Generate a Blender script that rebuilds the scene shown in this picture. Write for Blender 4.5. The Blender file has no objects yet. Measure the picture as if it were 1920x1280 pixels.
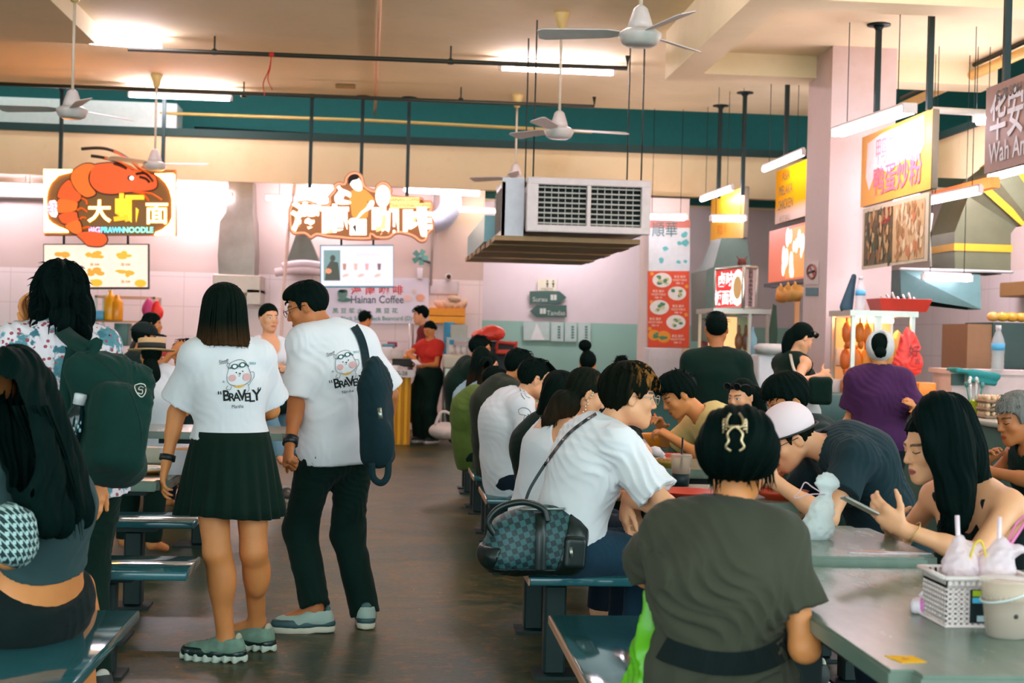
import bpy, bmesh, math, random
import numpy as np
from mathutils import Vector, Matrix, noise as mnoise
from mathutils.bvhtree import BVHTree
random.seed(7)
rng = np.random.RandomState(5)
SC = bpy.context.scene
COL = SC.collection
# ------------------------------------------------------------------ camera
F_PX = 2667.0
CAM_Z = 1.40
YAW = math.atan(220 / F_PX)
ROLL = 0.0255
PITCH = math.atan(12.5 / F_PX)
Fh = Vector((math.sin(YAW), math.cos(YAW), 0))
R0 = Vector((math.cos(YAW), -math.sin(YAW), 0))
CF = (Fh * math.cos(PITCH) - Vector((0, 0, 1)) * math.sin(PITCH)).normalized()
U0 = R0.cross(CF).normalized()
CX = (R0 * math.cos(ROLL) + U0 * math.sin(ROLL)).normalized()
CY = (U0 * math.cos(ROLL) - R0 * math.sin(ROLL)).normalized()
CO = Vector((0, 0, CAM_Z))
cam_d = bpy.data.cameras.new('camera'); cam = bpy.data.objects.new('camera', cam_d); COL.objects.link(cam)
m = Matrix.Identity(4)
for i in range(3):
    m[i][0] = CX[i]; m[i][1] = CY[i]; m[i][2] = -CF[i]; m[i][3] = CO[i]
cam.matrix_world = m
cam_d.sensor_width = 36; cam_d.lens = F_PX / 1920 * 36
cam_d.clip_start = .05; cam_d.clip_end = 200
cam_d.dof.use_dof = True; cam_d.dof.focus_distance = 6.2; cam_d.dof.aperture_fstop = 4.5
SC.camera = cam
SC.view_settings.view_transform = 'Standard'; SC.view_settings.look = 'None'
SC.view_settings.gamma = 1; SC.view_settings.use_curve_mapping = False
SC.view_settings.exposure = 0.36
try:
    SC.cycles.use_denoising = True
    SC.cycles.max_bounces = 7; SC.cycles.diffuse_bounces = 4; SC.cycles.glossy_bounces = 3
    SC.cycles.transparent_max_bounces = 10; SC.cycles.transmission_bounces = 5
    SC.cycles.caustics_reflective = False; SC.cycles.caustics_refractive = False
    SC.cycles.sample_clamp_indirect = 6
    SC.cycles.use_adaptive_sampling = True
except Exception: pass
# daylight that comes in from the open side of the hall behind the camera
wd = bpy.data.worlds.new('world'); SC.world = wd; wd.use_nodes = True
bg = wd.node_tree.nodes['Background']
bg.inputs[0].default_value = (.74, .93, .97, 1); bg.inputs[1].default_value = WORLD_STRENGTH = 3.5

def ray(px, py):
    return (CF + CX * ((px - 960) / F_PX) + CY * ((640 - py) / F_PX))
def P(px, py, w):
    "the point that lies at depth w on the sight line of a photo position"
    return CO + ray(px, py) * w
def PZ(px, py, z):
    r = ray(px, py); return CO + r * ((z - CAM_Z) / r.z)
def PY(px, py, Y):
    r = ray(px, py); return CO + r * (Y / r.y)
def PX(px, py, X):
    r = ray(px, py); return CO + r * (X / r.x)
def depth(p): return (Vector(p) - CO).dot(CF)
def V(*a): return Vector(a if len(a) > 1 else a[0])

# ------------------------------------------------------------------ object helpers
def tag(o, label=None, cat=None, group=None, kind=None):
    if label: o['label'] = label
    if cat: o['category'] = cat
    if group: o['group'] = group
    if kind: o['kind'] = kind
    return o
def empty(name, loc=(0, 0, 0), rz=0, label=None, cat=None, group=None):
    o = bpy.data.objects.new(name, None); COL.objects.link(o)
    o.location = loc; o.rotation_euler = (0, 0, rz); o.empty_display_size = .1
    return tag(o, label, cat, group)
def mesh_obj(name, verts, faces, mat, parent=None, smooth=False, world=True):
    me = bpy.data.meshes.new(name)
    me.from_pydata([tuple(v) for v in verts], [], faces)
    if smooth: me.polygons.foreach_set('use_smooth', [True] * len(me.polygons))
    me.update()
    o = bpy.data.objects.new(name, me); COL.objects.link(o)
    for mm in (mat if isinstance(mat, (list, tuple)) else [mat]):
        if mm: me.materials.append(mm)
    if parent: setpar(o, parent)
    return o
def setpar(o, parent):
    o.parent = parent
    loc, rz = parent.get('_b', None), None
    o.matrix_parent_inverse = Matrix.Identity(4)
class MB:
    "collects shapes (in the parent's own coordinates) and links them as one mesh"
    def __init__(s): s.v = []; s.f = []; s.mi = []; s.sm = []
    def add(s, v, f, mi=0, sm=False):
        n = len(s.v); s.v += [Vector(q) for q in v]; s.f += [tuple(i + n for i in q) for q in f]
        s.mi += [mi] * len(f); s.sm += [sm] * len(f); return s
    def box(s, a, b, mi=0, M=None):
        x0, y0, z0 = a; x1, y1, z1 = b
        v = [Vector(q) for q in ((x0,y0,z0),(x1,y0,z0),(x1,y1,z0),(x0,y1,z0),(x0,y0,z1),(x1,y0,z1),(x1,y1,z1),(x0,y1,z1))]
        if M: v = [M @ q for q in v]
        return s.add(v, [(3,2,1,0),(4,5,6,7),(0,1,5,4),(1,2,6,5),(2,3,7,6),(3,0,4,7)], mi)
    def rbox(s, a, b, r=.01, seg=2, mi=0, M=None):
        bm = bmesh.new(); bmesh.ops.create_cube(bm, size=1)
        c = (Vector(a) + Vector(b)) / 2; d = Vector(b) - Vector(a)
        for v in bm.verts: v.co = Vector((v.co.x * d.x, v.co.y * d.y, v.co.z * d.z)) + c
        r = min(r, min(abs(q) for q in d) * .49)
        bmesh.ops.bevel(bm, geom=bm.edges[:], offset=r, segments=seg, affect='EDGES', profile=.5)
        s.bm(bm, mi, M, seg > 1)
        return s
    def bm(s, bm, mi=0, M=None, sm=False):
        bm.verts.index_update()
        v = [(M @ q.co) if M else q.co.copy() for q in bm.verts]
        f = [tuple(q.index for q in fc.verts) for fc in bm.faces]
        bm.free(); return s.add(v, f, mi, sm)
    def tube(s, pts, r, n=8, mi=0, cap=True, sm=True, flat=None):
        pts = [Vector(p) for p in pts]; k = len(pts)
        rr = r if isinstance(r, (list, tuple)) else [r] * k
        T = [(pts[min(i + 1, k - 1)] - pts[max(i - 1, 0)]).normalized() for i in range(k)]
        up = Vector((0, 0, 1)) if abs(T[0].z) < .9 else Vector((1, 0, 0))
        u = T[0].cross(up).normalized(); v = []; f = []
        for i in range(k):
            u = (u - T[i] * u.dot(T[i])).normalized(); b = T[i].cross(u)
            for j in range(n):
                a = 2 * math.pi * j / n
                v.append(pts[i] + u * math.cos(a) * rr[i] + b * math.sin(a) * rr[i] * (flat or 1))
        for i in range(k - 1):
            for j in range(n):
                f.append((i * n + j, i * n + (j + 1) % n, (i + 1) * n + (j + 1) % n, (i + 1) * n + j))
        if cap: f.append(tuple(range(n - 1, -1, -1))); f.append(tuple((k - 1) * n + j for j in range(n)))
        return s.add(v, f, mi, sm)
    def lathe(s, prof, n=24, c=(0, 0, 0), mi=0, sm=True, M=None, sx=1, sy=1):
        v = []; f = []; c = Vector(c); k = len(prof)
        for r, z in prof:
            for j in range(n):
                a = 2 * math.pi * j / n; v.append(c + Vector((r * math.cos(a) * sx, r * math.sin(a) * sy, z)))
        if M: v = [M @ q for q in v]
        for i in range(k - 1):
            for j in range(n):
                f.append((i * n + j, i * n + (j + 1) % n, (i + 1) * n + (j + 1) % n, (i + 1) * n + j))
        if prof[0][0] > 1e-5: f.append(tuple(range(n - 1, -1, -1)))
        if prof[-1][0] > 1e-5: f.append(tuple((k - 1) * n + j for j in range(n)))
        return s.add(v, f, mi, sm)
    def ball(s, c, r, n=12, mi=0, M=None):
        r = r if isinstance(r, (list, tuple)) else (r, r, r)
        k = max(4, n // 2); v = []; f = []; c = Vector(c)
        for i in range(k + 1):
            t = math.pi * i / k
            for j in range(n):
                a = 2 * math.pi * j / n
                q = Vector((r[0] * math.sin(t) * math.cos(a), r[1] * math.sin(t) * math.sin(a), -r[2] * math.cos(t)))
                v.append(c + (M @ q if M else q))
        for i in range(k):
            for j in range(n):
                f.append((i * n + j, i * n + (j + 1) % n, (i + 1) * n + (j + 1) % n, (i + 1) * n + j))
        return s.add(v, f, mi, True)
    def prism(s, poly, o, ux, uy, t, mi=0):
        "polygon poly (2D) laid at o with axes ux, uy, thickened by vector t"
        o = Vector(o); ux = Vector(ux); uy = Vector(uy); t = Vector(t); n = len(poly)
        a = [o + ux * x + uy * y for x, y in poly]; b = [q + t for q in a]
        f = [tuple(range(n)), tuple(range(2 * n - 1, n - 1, -1))]
        f += [(j, j + n, (j + 1) % n + n, (j + 1) % n) for j in range(n)]
        return s.add(a + b, f, mi)
    def quad(s, a, b, c, d, mi=0): return s.add([a, b, c, d], [(0, 1, 2, 3)], mi)
    def build(s, name, mat, parent=None, fix=True, at=None):
        vs = s.v if at is None else [q - Vector(at) for q in s.v]
        o = mesh_obj(name, vs, s.f, mat, parent)
        o.data.polygons.foreach_set('use_smooth', s.sm)
        if any(s.mi): o.data.polygons.foreach_set('material_index', s.mi)
        if fix:
            bm = bmesh.new(); bm.from_mesh(o.data); bmesh.ops.remove_doubles(bm, verts=bm.verts[:], dist=1e-6)
            bmesh.ops.recalc_face_normals(bm, faces=bm.faces[:]); bm.to_mesh(o.data); bm.free()
        if at is not None and parent is None: o.location = at
        o.data.update(); return o
def rel(root):
    "matrix from world to the root's own coordinates"
    return (Matrix.Translation(root.location) @ Matrix.Rotation(root.rotation_euler.z, 4, 'Z')).inverted()
def copy_tree(o, parent=None):
    c = o.copy(); COL.objects.link(c)
    if parent: c.parent = parent
    for ch in list(o.children): copy_tree(ch, c)
    return c
def spline(pts, n=6):
    pts = [Vector(p) for p in pts]; out = []
    for i in range(len(pts) - 1):
        p0 = pts[max(i - 1, 0)]; p1 = pts[i]; p2 = pts[i + 1]; p3 = pts[min(i + 2, len(pts) - 1)]
        for j in range(n):
            t = j / n
            out.append(.5 * ((2 * p1) + (p2 - p0) * t + (2 * p0 - 5 * p1 + 4 * p2 - p3) * t * t + (3 * p1 - p0 - 3 * p2 + p3) * t ** 3))
    return out + [pts[-1]]
def sp2(pts, n=6, closed=True):
    q = [Vector((x, y, 0)) for x, y in pts]
    if closed:
        k = len(q); out = []
        for i in range(k):
            p0, p1, p2, p3 = q[i - 1], q[i], q[(i + 1) % k], q[(i + 2) % k]
            for j in range(n):
                t = j / n
                v = .5 * ((2 * p1) + (p2 - p0) * t + (2 * p0 - 5 * p1 + 4 * p2 - p3) * t * t + (3 * p1 - p0 - 3 * p2 + p3) * t ** 3)
                out.append((v.x, v.y))
        return out
    return [(v.x, v.y) for v in spline(q, n)]
def text_geo(s, size=1, bold=0, extrude=0, align='CENTER', sx=1):
    "vertices (2D in xy) and faces of a line of lettering, its height about size, centred on the origin"
    c = bpy.data.curves.new('lettering', 'FONT'); c.body = s; c.size = size; c.align_x = align; c.align_y = 'CENTER'
    c.offset = bold * size; c.extrude = extrude; c.resolution_u = 3
    o = bpy.data.objects.new('lettering', c); COL.objects.link(o)
    dg = bpy.context.evaluated_depsgraph_get()
    me = bpy.data.meshes.new_from_object(o.evaluated_get(dg))
    v = [Vector((q.co.x * sx, q.co.y, q.co.z)) for q in me.vertices]; f = [tuple(p.vertices) for p in me.polygons]
    bpy.data.objects.remove(o); bpy.data.curves.remove(c); bpy.data.meshes.remove(me)
    return v, f
def add_text(mb, s, o, ux, uy, size, bold=0, mi=0, align='CENTER', sx=1, depth=0.0, lift=0, rot=0):
    v, f = text_geo(s, size, bold, 0, align, sx)
    ux = Vector(ux).normalized(); uy = Vector(uy).normalized(); n = ux.cross(uy).normalized(); o = Vector(o)
    if rot:
        a, b = ux, uy; ux = a * math.cos(rot) + b * math.sin(rot); uy = b * math.cos(rot) - a * math.sin(rot)
    mb.add([o + ux * q.x + uy * q.y + n * lift for q in v], f, mi)
# ------------------------------------------------------------------ materials
class E:
    "a node socket one can do arithmetic with"
    def __init__(s, nt, k): s.nt = nt; s.k = k
    def _m(s, op, *o, clamp=False):
        n = s.nt.nodes.new('ShaderNodeMath'); n.operation = op; n.use_clamp = clamp
        for i, q in enumerate((s,) + o):
            if isinstance(q, E): s.nt.links.new(q.k, n.inputs[i])
            else: n.inputs[i].default_value = q
        return E(s.nt, n.outputs[0])
    def __add__(s, o): return s._m('ADD', o)
    def __sub__(s, o): return s._m('SUBTRACT', o)
    def __mul__(s, o): return s._m('MULTIPLY', o)
    def __truediv__(s, o): return s._m('DIVIDE', o)
    def abs(s): return s._m('ABSOLUTE')
    def lt(s, o): return s._m('LESS_THAN', o)
    def gt(s, o): return s._m('GREATER_THAN', o)
    def min(s, o): return s._m('MINIMUM', o)
    def max(s, o): return s._m('MAXIMUM', o)
    def pp(s, o): return s._m('PINGPONG', o)
    def frac(s): return s._m('FRACT')
    def floor(s): return s._m('FLOOR')
    def sin(s): return s._m('SINE')
    def mod(s, o): return s._m('FLOORED_MODULO', o)
    def soft(s, lo, hi):
        n = s.nt.nodes.new('ShaderNodeMapRange'); n.interpolation_type = 'SMOOTHSTEP'
        s.nt.links.new(s.k, n.inputs[0]); n.inputs[1].default_value = lo; n.inputs[2].default_value = hi
        return E(s.nt, n.outputs[0])
def c4(c): return (c[0], c[1], c[2], 1)
def srgb(r, g, b):
    f = lambda u: (u / 255 / 12.92) if u <= 10 else ((u / 255 + .055) / 1.055) ** 2.4
    return (f(r), f(g), f(b))
class Mat:
    def __init__(s, name, color=(.5, .5, .5), rough=.6, metal=0, spec=.5, **kw):
        s.m = bpy.data.materials.new(name); s.m.use_nodes = True; s.nt = s.m.node_tree
        s.b = s.nt.nodes['Principled BSDF']; s.out = s.nt.nodes['Material Output']
        s.set('Base Color', c4(color)); s.set('Roughness', rough); s.set('Metallic', metal); s.set('Specular IOR Level', spec)
        for k, v in kw.items(): s.set(k.replace('_', ' '), v)
        s.col = color; s._tc = None
    def set(s, k, v):
        if isinstance(v, E): s.nt.links.new(v.k, s.b.inputs[k])
        elif hasattr(v, 'is_output'): s.nt.links.new(v, s.b.inputs[k])
        else: s.b.inputs[k].default_value = v
    def node(s, t): return s.nt.nodes.new(t)
    def coord(s, kind='Object'):
        if s._tc is None: s._tc = s.node('ShaderNodeTexCoord')
        return s._tc.outputs[kind]
    def attr(s, name):
        n = s.node('ShaderNodeAttribute'); n.attribute_name = name; return n.outputs['Vector']
    def xyz(s, vec):
        n = s.node('ShaderNodeSeparateXYZ'); s.nt.links.new(vec, n.inputs[0]); return [E(s.nt, o) for o in n.outputs]
    def map(s, vec, scale=(1, 1, 1), rot=(0, 0, 0), loc=(0, 0, 0)):
        n = s.node('ShaderNodeMapping'); s.nt.links.new(vec, n.inputs[0])
        n.inputs['Scale'].default_value = scale; n.inputs['Rotation'].default_value = rot; n.inputs['Location'].default_value = loc
        return n.outputs[0]
    def noise(s, vec, scale=5, detail=3, rough=.55, dist=0):
        n = s.node('ShaderNodeTexNoise'); s.nt.links.new(vec, n.inputs['Vector'])
        n.inputs['Scale'].default_value = scale; n.inputs['Detail'].default_value = detail
        n.inputs['Roughness'].default_value = rough; n.inputs['Distortion'].default_value = dist
        return E(s.nt, n.outputs['Fac'])
    def voro(s, vec, scale=5, feat='F1', out='Distance'):
        n = s.node('ShaderNodeTexVoronoi'); n.feature = feat; s.nt.links.new(vec, n.inputs['Vector']); n.inputs['Scale'].default_value = scale
        return n.outputs[out]
    def mix(s, fac, a, b, mode='MIX'):
        n = s.node('ShaderNodeMix'); n.data_type = 'RGBA'; n.blend_type = mode
        for q, i in ((fac, 0), (a, 6), (b, 7)):
            if isinstance(q, E): s.nt.links.new(q.k, n.inputs[i])
            elif hasattr(q, 'is_output'): s.nt.links.new(q, n.inputs[i])
            elif i == 0: n.inputs[0].default_value = q
            else: n.inputs[i].default_value = c4(q)
        return n.outputs[2]
    def bump(s, h, strength=.3, dist=.01):
        n = s.node('ShaderNodeBump'); n.inputs['Strength'].default_value = strength; n.inputs['Distance'].default_value = dist
        s.nt.links.new(h.k if isinstance(h, E) else h, n.inputs['Height']); s.nt.links.new(n.outputs[0], s.b.inputs['Normal'])
    def ramp(s, fac, stops):
        n = s.node('ShaderNodeValToRGB'); s.nt.links.new(fac.k, n.inputs[0]); cr = n.color_ramp
        while len(cr.elements) < len(stops): cr.elements.new(.5)
        for e, (p, c) in zip(cr.elements, stops): e.position = p; e.color = c4(c)
        return n.outputs[0]
    def emit(s, color, strength):
        if hasattr(color, 'is_output'): s.nt.links.new(color, s.b.inputs['Emission Color'])
        else: s.b.inputs['Emission Color'].default_value = c4(color)
        s.b.inputs['Emission Strength'].default_value = strength
    def done(s): return s.m
_mc = {}
def plain(color, rough=.6, metal=0, spec=.5, var=.12, nscale=14, bump=0):
    if max(color) < .06: color = tuple(c * .55 for c in color)
    key = (tuple(round(c, 4) for c in color), rough, metal, spec, var, nscale, bump)
    if key not in _mc:
        a = Mat('surface', color, rough, metal, spec)
        n = a.noise(a.coord(), nscale, 3)
        a.set('Base Color', a.mix(n, [c * (1 - var) for c in color], [min(1, c * (1 + var)) for c in color]))
        if bump: a.bump(n, bump, .005)
        _mc[key] = a.done()
    return _mc[key]
def glow(color, strength, base=None):
    key = ('glow', tuple(color), strength)
    if key not in _mc:
        a = Mat('lit', base or tuple(q * .35 for q in color), .5); a.emit(color, strength)
        _mc[key] = a.done()
    return _mc[key]
def cloth(color, var=.1, weave=900, bump=.15, rough=.9):
    if max(color) < .13: color = tuple(c * .55 for c in color)
    key = ('cloth', tuple(color), var)
    if key not in _mc:
        a = Mat('cloth', color, rough, 0, .2)
        n = a.noise(a.coord(), 9, 4); f = a.noise(a.coord(), weave, 1)
        a.set('Base Color', a.mix(n, [c * (1 - var) for c in color], [min(1, c * (1 + var)) for c in color]))
        a.bump(f * .15 + a.noise(a.coord(), 28, 3), bump, .006)
        a.set('Sheen Weight', .04)
        _mc[key] = a.done()
    return _mc[key]
def hairmat(color, tip=None, rough=.6, tipz=.03, high=None):
    color = tuple(c * .6 for c in color); tip = tip and tuple(c * .6 for c in tip); high = high and tuple(c * .7 for c in high)
    key = ('hair', tuple(color), tuple(tip or ()), tuple(high or ()))
    if key not in _mc:
        a = Mat('hair', color, rough, 0, .02)
        n = a.noise(a.map(a.attr('hl'), (1, 1, .12)), 140, 2)
        c = a.mix(n, [q * .6 for q in color], [q * 1.35 for q in color])
        x, y, z = a.xyz(a.attr('hl'))
        if tip: c = a.mix((z * -1).soft(tipz, tipz + .12), c, a.mix(n, [q * .6 for q in tip], [q * 1.3 for q in tip]))
        if high:
            h = a.noise(a.map(a.attr('hl'), (1, 1, .25)), 55, 2).soft(.47, .62)
            c = a.mix(h * y.soft(-.04, .05), c, high)
        a.set('Base Color', c); a.bump(n, .5, .004)
        _mc[key] = a.done()
    return _mc[key]
def skin(tone, lip=None, brow=(.012, .012, .01), eyes='down', beard=0):
    key = ('skin', tuple(tone), tuple(lip or ()), eyes, beard)
    if key in _mc: return _mc[key]
    a = Mat('skin', tone, .5, 0, .4)
    x, y, z = a.xyz(a.attr('hl')); ax = x.abs()
    n = a.noise(a.coord(), 18, 4)
    c = a.mix(n, [tone[0] * .9, tone[1] * .86, tone[2] * .84], [min(1, q * 1.08) for q in tone])
    front = y.gt(.055)
    lipc = lip or (tone[0] * .72, tone[1] * .42, tone[2] * .42)
    lx = x / .025; lz = (z + .066) / .0115
    L = (lx * lx + lz * lz).soft(1.0, .7) * front
    c = a.mix(L, c, lipc)
    mouth = ((z + .0655).abs().soft(.0022, .0008)) * (ax.lt(.022)) * front
    c = a.mix(mouth * .8, c, [q * .3 for q in lipc])
    bz = (z - .0275 + (ax - .034) * (ax - .034) * 9).abs().soft(.0055, .003) * ax.gt(.012) * ax.lt(.05) * front
    c = a.mix(bz * .85, c, brow)
    ex = (ax - .031) / .0165
    if eyes == 'open':
        ez = (z - .002) / .0062
        ee = (ex * ex + ez * ez)
        c = a.mix(ee.soft(1.02, .9) * front, c, (.62, .6, .56))
        ir = ((ax - .031) * (ax - .031) + (z - .003) * (z - .003)).lt(.0055 ** 2)
        c = a.mix(ir * ee.lt(1) * front, c, (.012, .008, .006))
        lash = (ee.soft(1.35, 1.1) - ee.soft(1.02, .9)).max(0) * z.gt(.001) * front
        c = a.mix(lash, c, (.01, .01, .01))
    else:
        ez = (z + .002 - (ax - .031) * (ax - .031) * 14).abs()
        c = a.mix(ez.soft(.003, .0014) * (ex * ex).lt(1) * front, c, (.015, .012, .012))
    if beard:
        c = a.mix((z * -1).soft(.045, .07) * y.gt(.02) * beard, c, [q * .35 for q in tone])
    a.set('Base Color', c)
    a.set('Subsurface Weight', .08); a.set('Subsurface Radius', (.6, .2, .1)); a.set('Subsurface Scale', .02)
    a.bump(a.noise(a.coord(), 260, 2), .06, .002)
    _mc[key] = a.done(); return _mc[key]
BLACK = srgb(22, 48, 45)
M_black_metal = plain(srgb(18, 52, 52), .45, .3)
M_white_paint = plain(srgb(215, 205, 200), .5)
M_steel = Mat('brushed_steel', srgb(165, 170, 160), .32, .9)
_n = M_steel.noise(M_steel.map(M_steel.coord(), (1, 1, 14)), 12, 4)
M_steel.set('Base Color', M_steel.mix(_n, srgb(125, 140, 132), srgb(190, 190, 175)))
M_steel.set('Roughness', _n * .25 + .22)
M_steel = M_steel.done()
# ------------------------------------------------------------------ the setting
def struct(name, mb, mat):
    o = mb.build(name, mat); o['kind'] = 'structure'; return o
# floor: worn polished concrete with brown stains
a = Mat('worn_concrete', (.1, .1, .1), .3, 0, .22)
cw = a.coord('Object')
n1 = a.noise(a.map(cw, (.8, 1.1, 1)), .9, 6, .65, 1.2); n2 = a.noise(a.map(cw, (1.5, 2.1, 1)), 3.6, 7, .7, 1.6); n3 = a.noise(cw, 42, 3)
c = a.mix(n1.soft(.38, .66), srgb(18, 54, 38), srgb(78, 76, 46))
c = a.mix(n2.soft(.48, .66) * .6, c, srgb(138, 100, 58)); c = a.mix(n2.soft(.46, .36) * .7, c, srgb(14, 42, 30))
c = a.mix(n3.soft(.5, .75) * .35, c, srgb(38, 52, 46))
sp = a.voro(cw, 7)
c = a.mix(E(a.nt, sp).lt(.045) * n1.gt(.45) * .6, c, srgb(185, 170, 150))
a.set('Base Color', c); a.set('Roughness', n2 * .32 + n3 * .12 + .16); a.bump(n2 * .5 + n3 * .25, .22, .012)
M_floor = a.done()
mb = MB(); mb.quad((-14, -8, 0), (14, -8, 0), (14, 30, 0), (-14, 30, 0)); struct('floor', mb, M_floor)
def plaster(color, dirt, scale=1.3):
    a = Mat('painted_plaster', color, .85, 0, .2)
    n = a.noise(a.coord(), scale, 5, .6); n2 = a.noise(a.coord(), 9, 4)
    c = a.mix(n.soft(.45, .75) * .55, color, dirt); c = a.mix(n2.soft(.55, .8) * .2, c, dirt)
    a.set('Base Color', c); a.bump(n2, .08, .01); return a.done()
M_ceil = plaster(srgb(242, 226, 186), srgb(214, 202, 158), .6)
M_wall = plaster(srgb(226, 212, 208), srgb(200, 180, 172))
M_fascia = plaster(srgb(226, 200, 158), srgb(200, 165, 110), .8)
M_pillar = plaster(srgb(222, 202, 200), srgb(196, 160, 130), .9)
M_dark = plain(srgb(24, 92, 88), .8)
# tiled back wall of the stalls: plaster above, white square tiles below 2.17 m
def tiled(top, c_up, ax):
    a = Mat('tiled_wall', c_up, .4, 0, .5); x, y, z = a.xyz(a.coord('Object')); u = x if ax == 'x' else y
    line = (u / .60).frac().lt(.014).max((z / .42).frac().lt(.02))
    n = a.noise(a.coord(), .9, 4)
    t = a.mix(n.soft(.4, .7) * .5, srgb(236, 222, 222), srgb(222, 202, 200)); t = a.mix(line * .55, t, srgb(176, 160, 158))
    up = a.mix(n.soft(.4, .7) * .6, c_up, [q * .86 for q in c_up])
    low = z.lt(top)
    a.set('Base Color', a.mix(low, up, t)); a.set('Roughness', low * -.45 + .8); return a.done()
mb = MB(); mb.box((-14, 20.5, 0), (1.25, 20.65, 3.6)); struct('wall_back', mb, tiled(2.17, srgb(206, 188, 182), 'x'))
mb = MB(); mb.box((1.10, 20.65, 0), (1.25, 22.5, 3.6)); struct('wall_partition', mb, M_wall)
a = Mat('two_tone_wall', (.5, .5, .5), .75); x, y, z = a.xyz(a.coord('Object')); n = a.noise(a.coord(), 1.2, 4)
up = a.mix(n.soft(.4, .7) * .4, srgb(212, 204, 206), srgb(196, 186, 186)); lo_ = a.mix(n, srgb(132, 178, 166), srgb(150, 192, 178))
a.set('Base Color', a.mix(z.lt(1.62), up, lo_)); M_two = a.done()
mb = MB(); mb.box((1.25, 22.5, 0), (7.2, 22.65, 3.6)); struct('wall_corridor', mb, M_two)
mb = MB(); mb.box((7.2, 6.5, 0), (7.35, 22.65, 3.6)); struct('wall_right', mb, tiled(2.3, srgb(232, 214, 206), 'y'))
mb = MB(); mb.box((-12.2, 2, 0), (-12, 20.5, 4.4)); struct('wall_left', mb, M_wall)
# ceiling with dropped beams
mb = MB(); mb.box((-12, -3, 4.4), (5.75, 18.5, 4.6)); struct('ceiling', mb, M_ceil)
mb = MB(); mb.box((-12, 0, 4.2), (-3.05, 14.55, 4.4)); struct('ceiling_soffit', mb, M_ceil)
mb = MB(); mb.box((2.57, 0, 3.93), (2.86, 13.35, 4.4)); struct('ceiling_beam', mb, M_ceil)
mb = MB(); mb.box((2.57, 13.35, 3.93), (5.75, 13.75, 4.4)); struct('ceiling_beam', mb, M_ceil)
mb = MB(); mb.box((2.86, 10.3, 3.93), (5.75, 10.65, 4.4)); struct('ceiling_beam', mb, M_ceil)
mb = MB(); mb.box((2.86, 10.65, 4.14), (5.75, 13.35, 4.4)); struct('ceiling_soffit', mb, M_ceil)
# beige fascia over the stalls and the dark service void above it
mb = MB(); mb.box((-12, 19.2, 3.35), (6.75, 19.3, 3.92)); struct('wall_fascia', mb, M_fascia)
mb = MB(); mb.box((6.6, 7, 3.28), (6.75, 19.2, 3.92)); struct('wall_fascia', mb, M_fascia)
mb = MB(); mb.box((-14, 20.9, 3.4), (9.5, 21.0, 6)); struct('wall_service', mb, M_dark)
mb = MB(); mb.box((9.3, 5, 3.4), (9.5, 21, 6)); struct('wall_service', mb, M_dark)
mb = MB(); mb.box((-14, 18.3, 5.3), (9.5, 21, 5.5)); mb.box((5.6, 4, 5.3), (9.5, 18.3, 5.5)); struct('roof_service', mb, M_dark)
mb = MB(); mb.box((-12, 19.15, 3.92), (6.75, 19.35, 4.02)); struct('trim_1', mb, plain(srgb(20, 66, 60), .7))
mb = MB(); mb.box((6.55, 7, 3.92), (6.8, 19.15, 4.0)); struct('trim_2', mb, plain(srgb(20, 66, 60), .7))
# stall partition ceiling (light panel soffit behind the fascia)
mb = MB(); mb.box((-12, 19.3, 3.5), (6.6, 20.5, 3.56)); struct('ceiling_stalls', mb, M_ceil)
mb = MB(); mb.box((1.25, 20.65, 3.5), (7.2, 22.5, 3.56)); struct('ceiling_corridor', mb, M_ceil)
# pillars
mb = MB(); mb.box((3.96, 12.85, 0), (4.57, 13.6, 4.14)); struct('pillar', mb, M_pillar)
mb = MB(); mb.box((3.38, 19.0, 0), (3.93, 19.7, 3.3)); struct('pillar', mb, plaster(srgb(228, 214, 208), srgb(200, 196, 190)))
mb = MB(); mb.box((3.36, 18.97, 0), (4.7, 19.0, .78)); struct('wall_low', mb, plain(srgb(70, 128, 122), .6))

# ------------------------------------------------------------------ lamps: fluorescent battens
LAMP = 6.6
TUBE = (1.0, .84, .95)
def ceil_z(x, y):
    if y > 20.6: return 3.5 if x > 1.25 else 3.5
    if y > 19.3: return 3.5
    if x < -3.05 and y < 14.55: return 4.2
    if x > 2.86 and 10.65 < y < 13.35: return 4.14
    return 4.4
def tube_lamp(a, b, label, strength=14, r=.019, twin=False, group='fluorescent tube lamps', hang=0, color=TUBE, face=None):
    a = Vector(a); b = Vector(b); d = (b - a).normalized(); c = (a + b) / 2
    t = empty('tube_light', c, 0, label, 'lamp', group)
    up = Vector((0, 0, 1)); sd = d.cross(up).normalized()
    f = MB(); M = Matrix((sd, d, up)).transposed().to_4x4(); L = (b - a).length / 2 + .03
    f.rbox((-.016 if not twin else -.06, -L, .035), (.016 if not twin else .06, L, .06), .006, 1, M=M)
    for e in (-1, 1): f.box((-.02 if not twin else -.055, e * L - .012, -.02), (.02 if not twin else .055, e * L + .012, .04), M=M)
    f.build('housing', M_white_paint, t)
    for o in ((0,) if not twin else (-.035, .035)):
        g = MB(); g.tube([(a - c) + sd * o, (b - c) + sd * o], r, 10)
        g.build('tube', glow(color, strength * LAMP), t)
    if hang is not None:
        for e in (-.7, .7):
            h = MB(); p = d * L * e; hg = ceil_z(c.x + p.x, c.y + p.y) - c.z - p.z
            if hg < .07: continue
            h.tube([p + up * .06, p + up * hg], .004, 5); h.build('hanger', M_black_metal, t)
    return t
Z4 = 4.31
tube_lamp(PZ(942, 128, 4.28), PZ(1146, 138, 4.28), 'pinkish fluorescent tube on the ceiling left of the nearest fan pole', 17, .022)
tube_lamp(PZ(246, 179, 4.25), PZ(430, 186, 4.25), 'fluorescent tube on the ceiling above the prawn sign', 17, .022)
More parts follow.
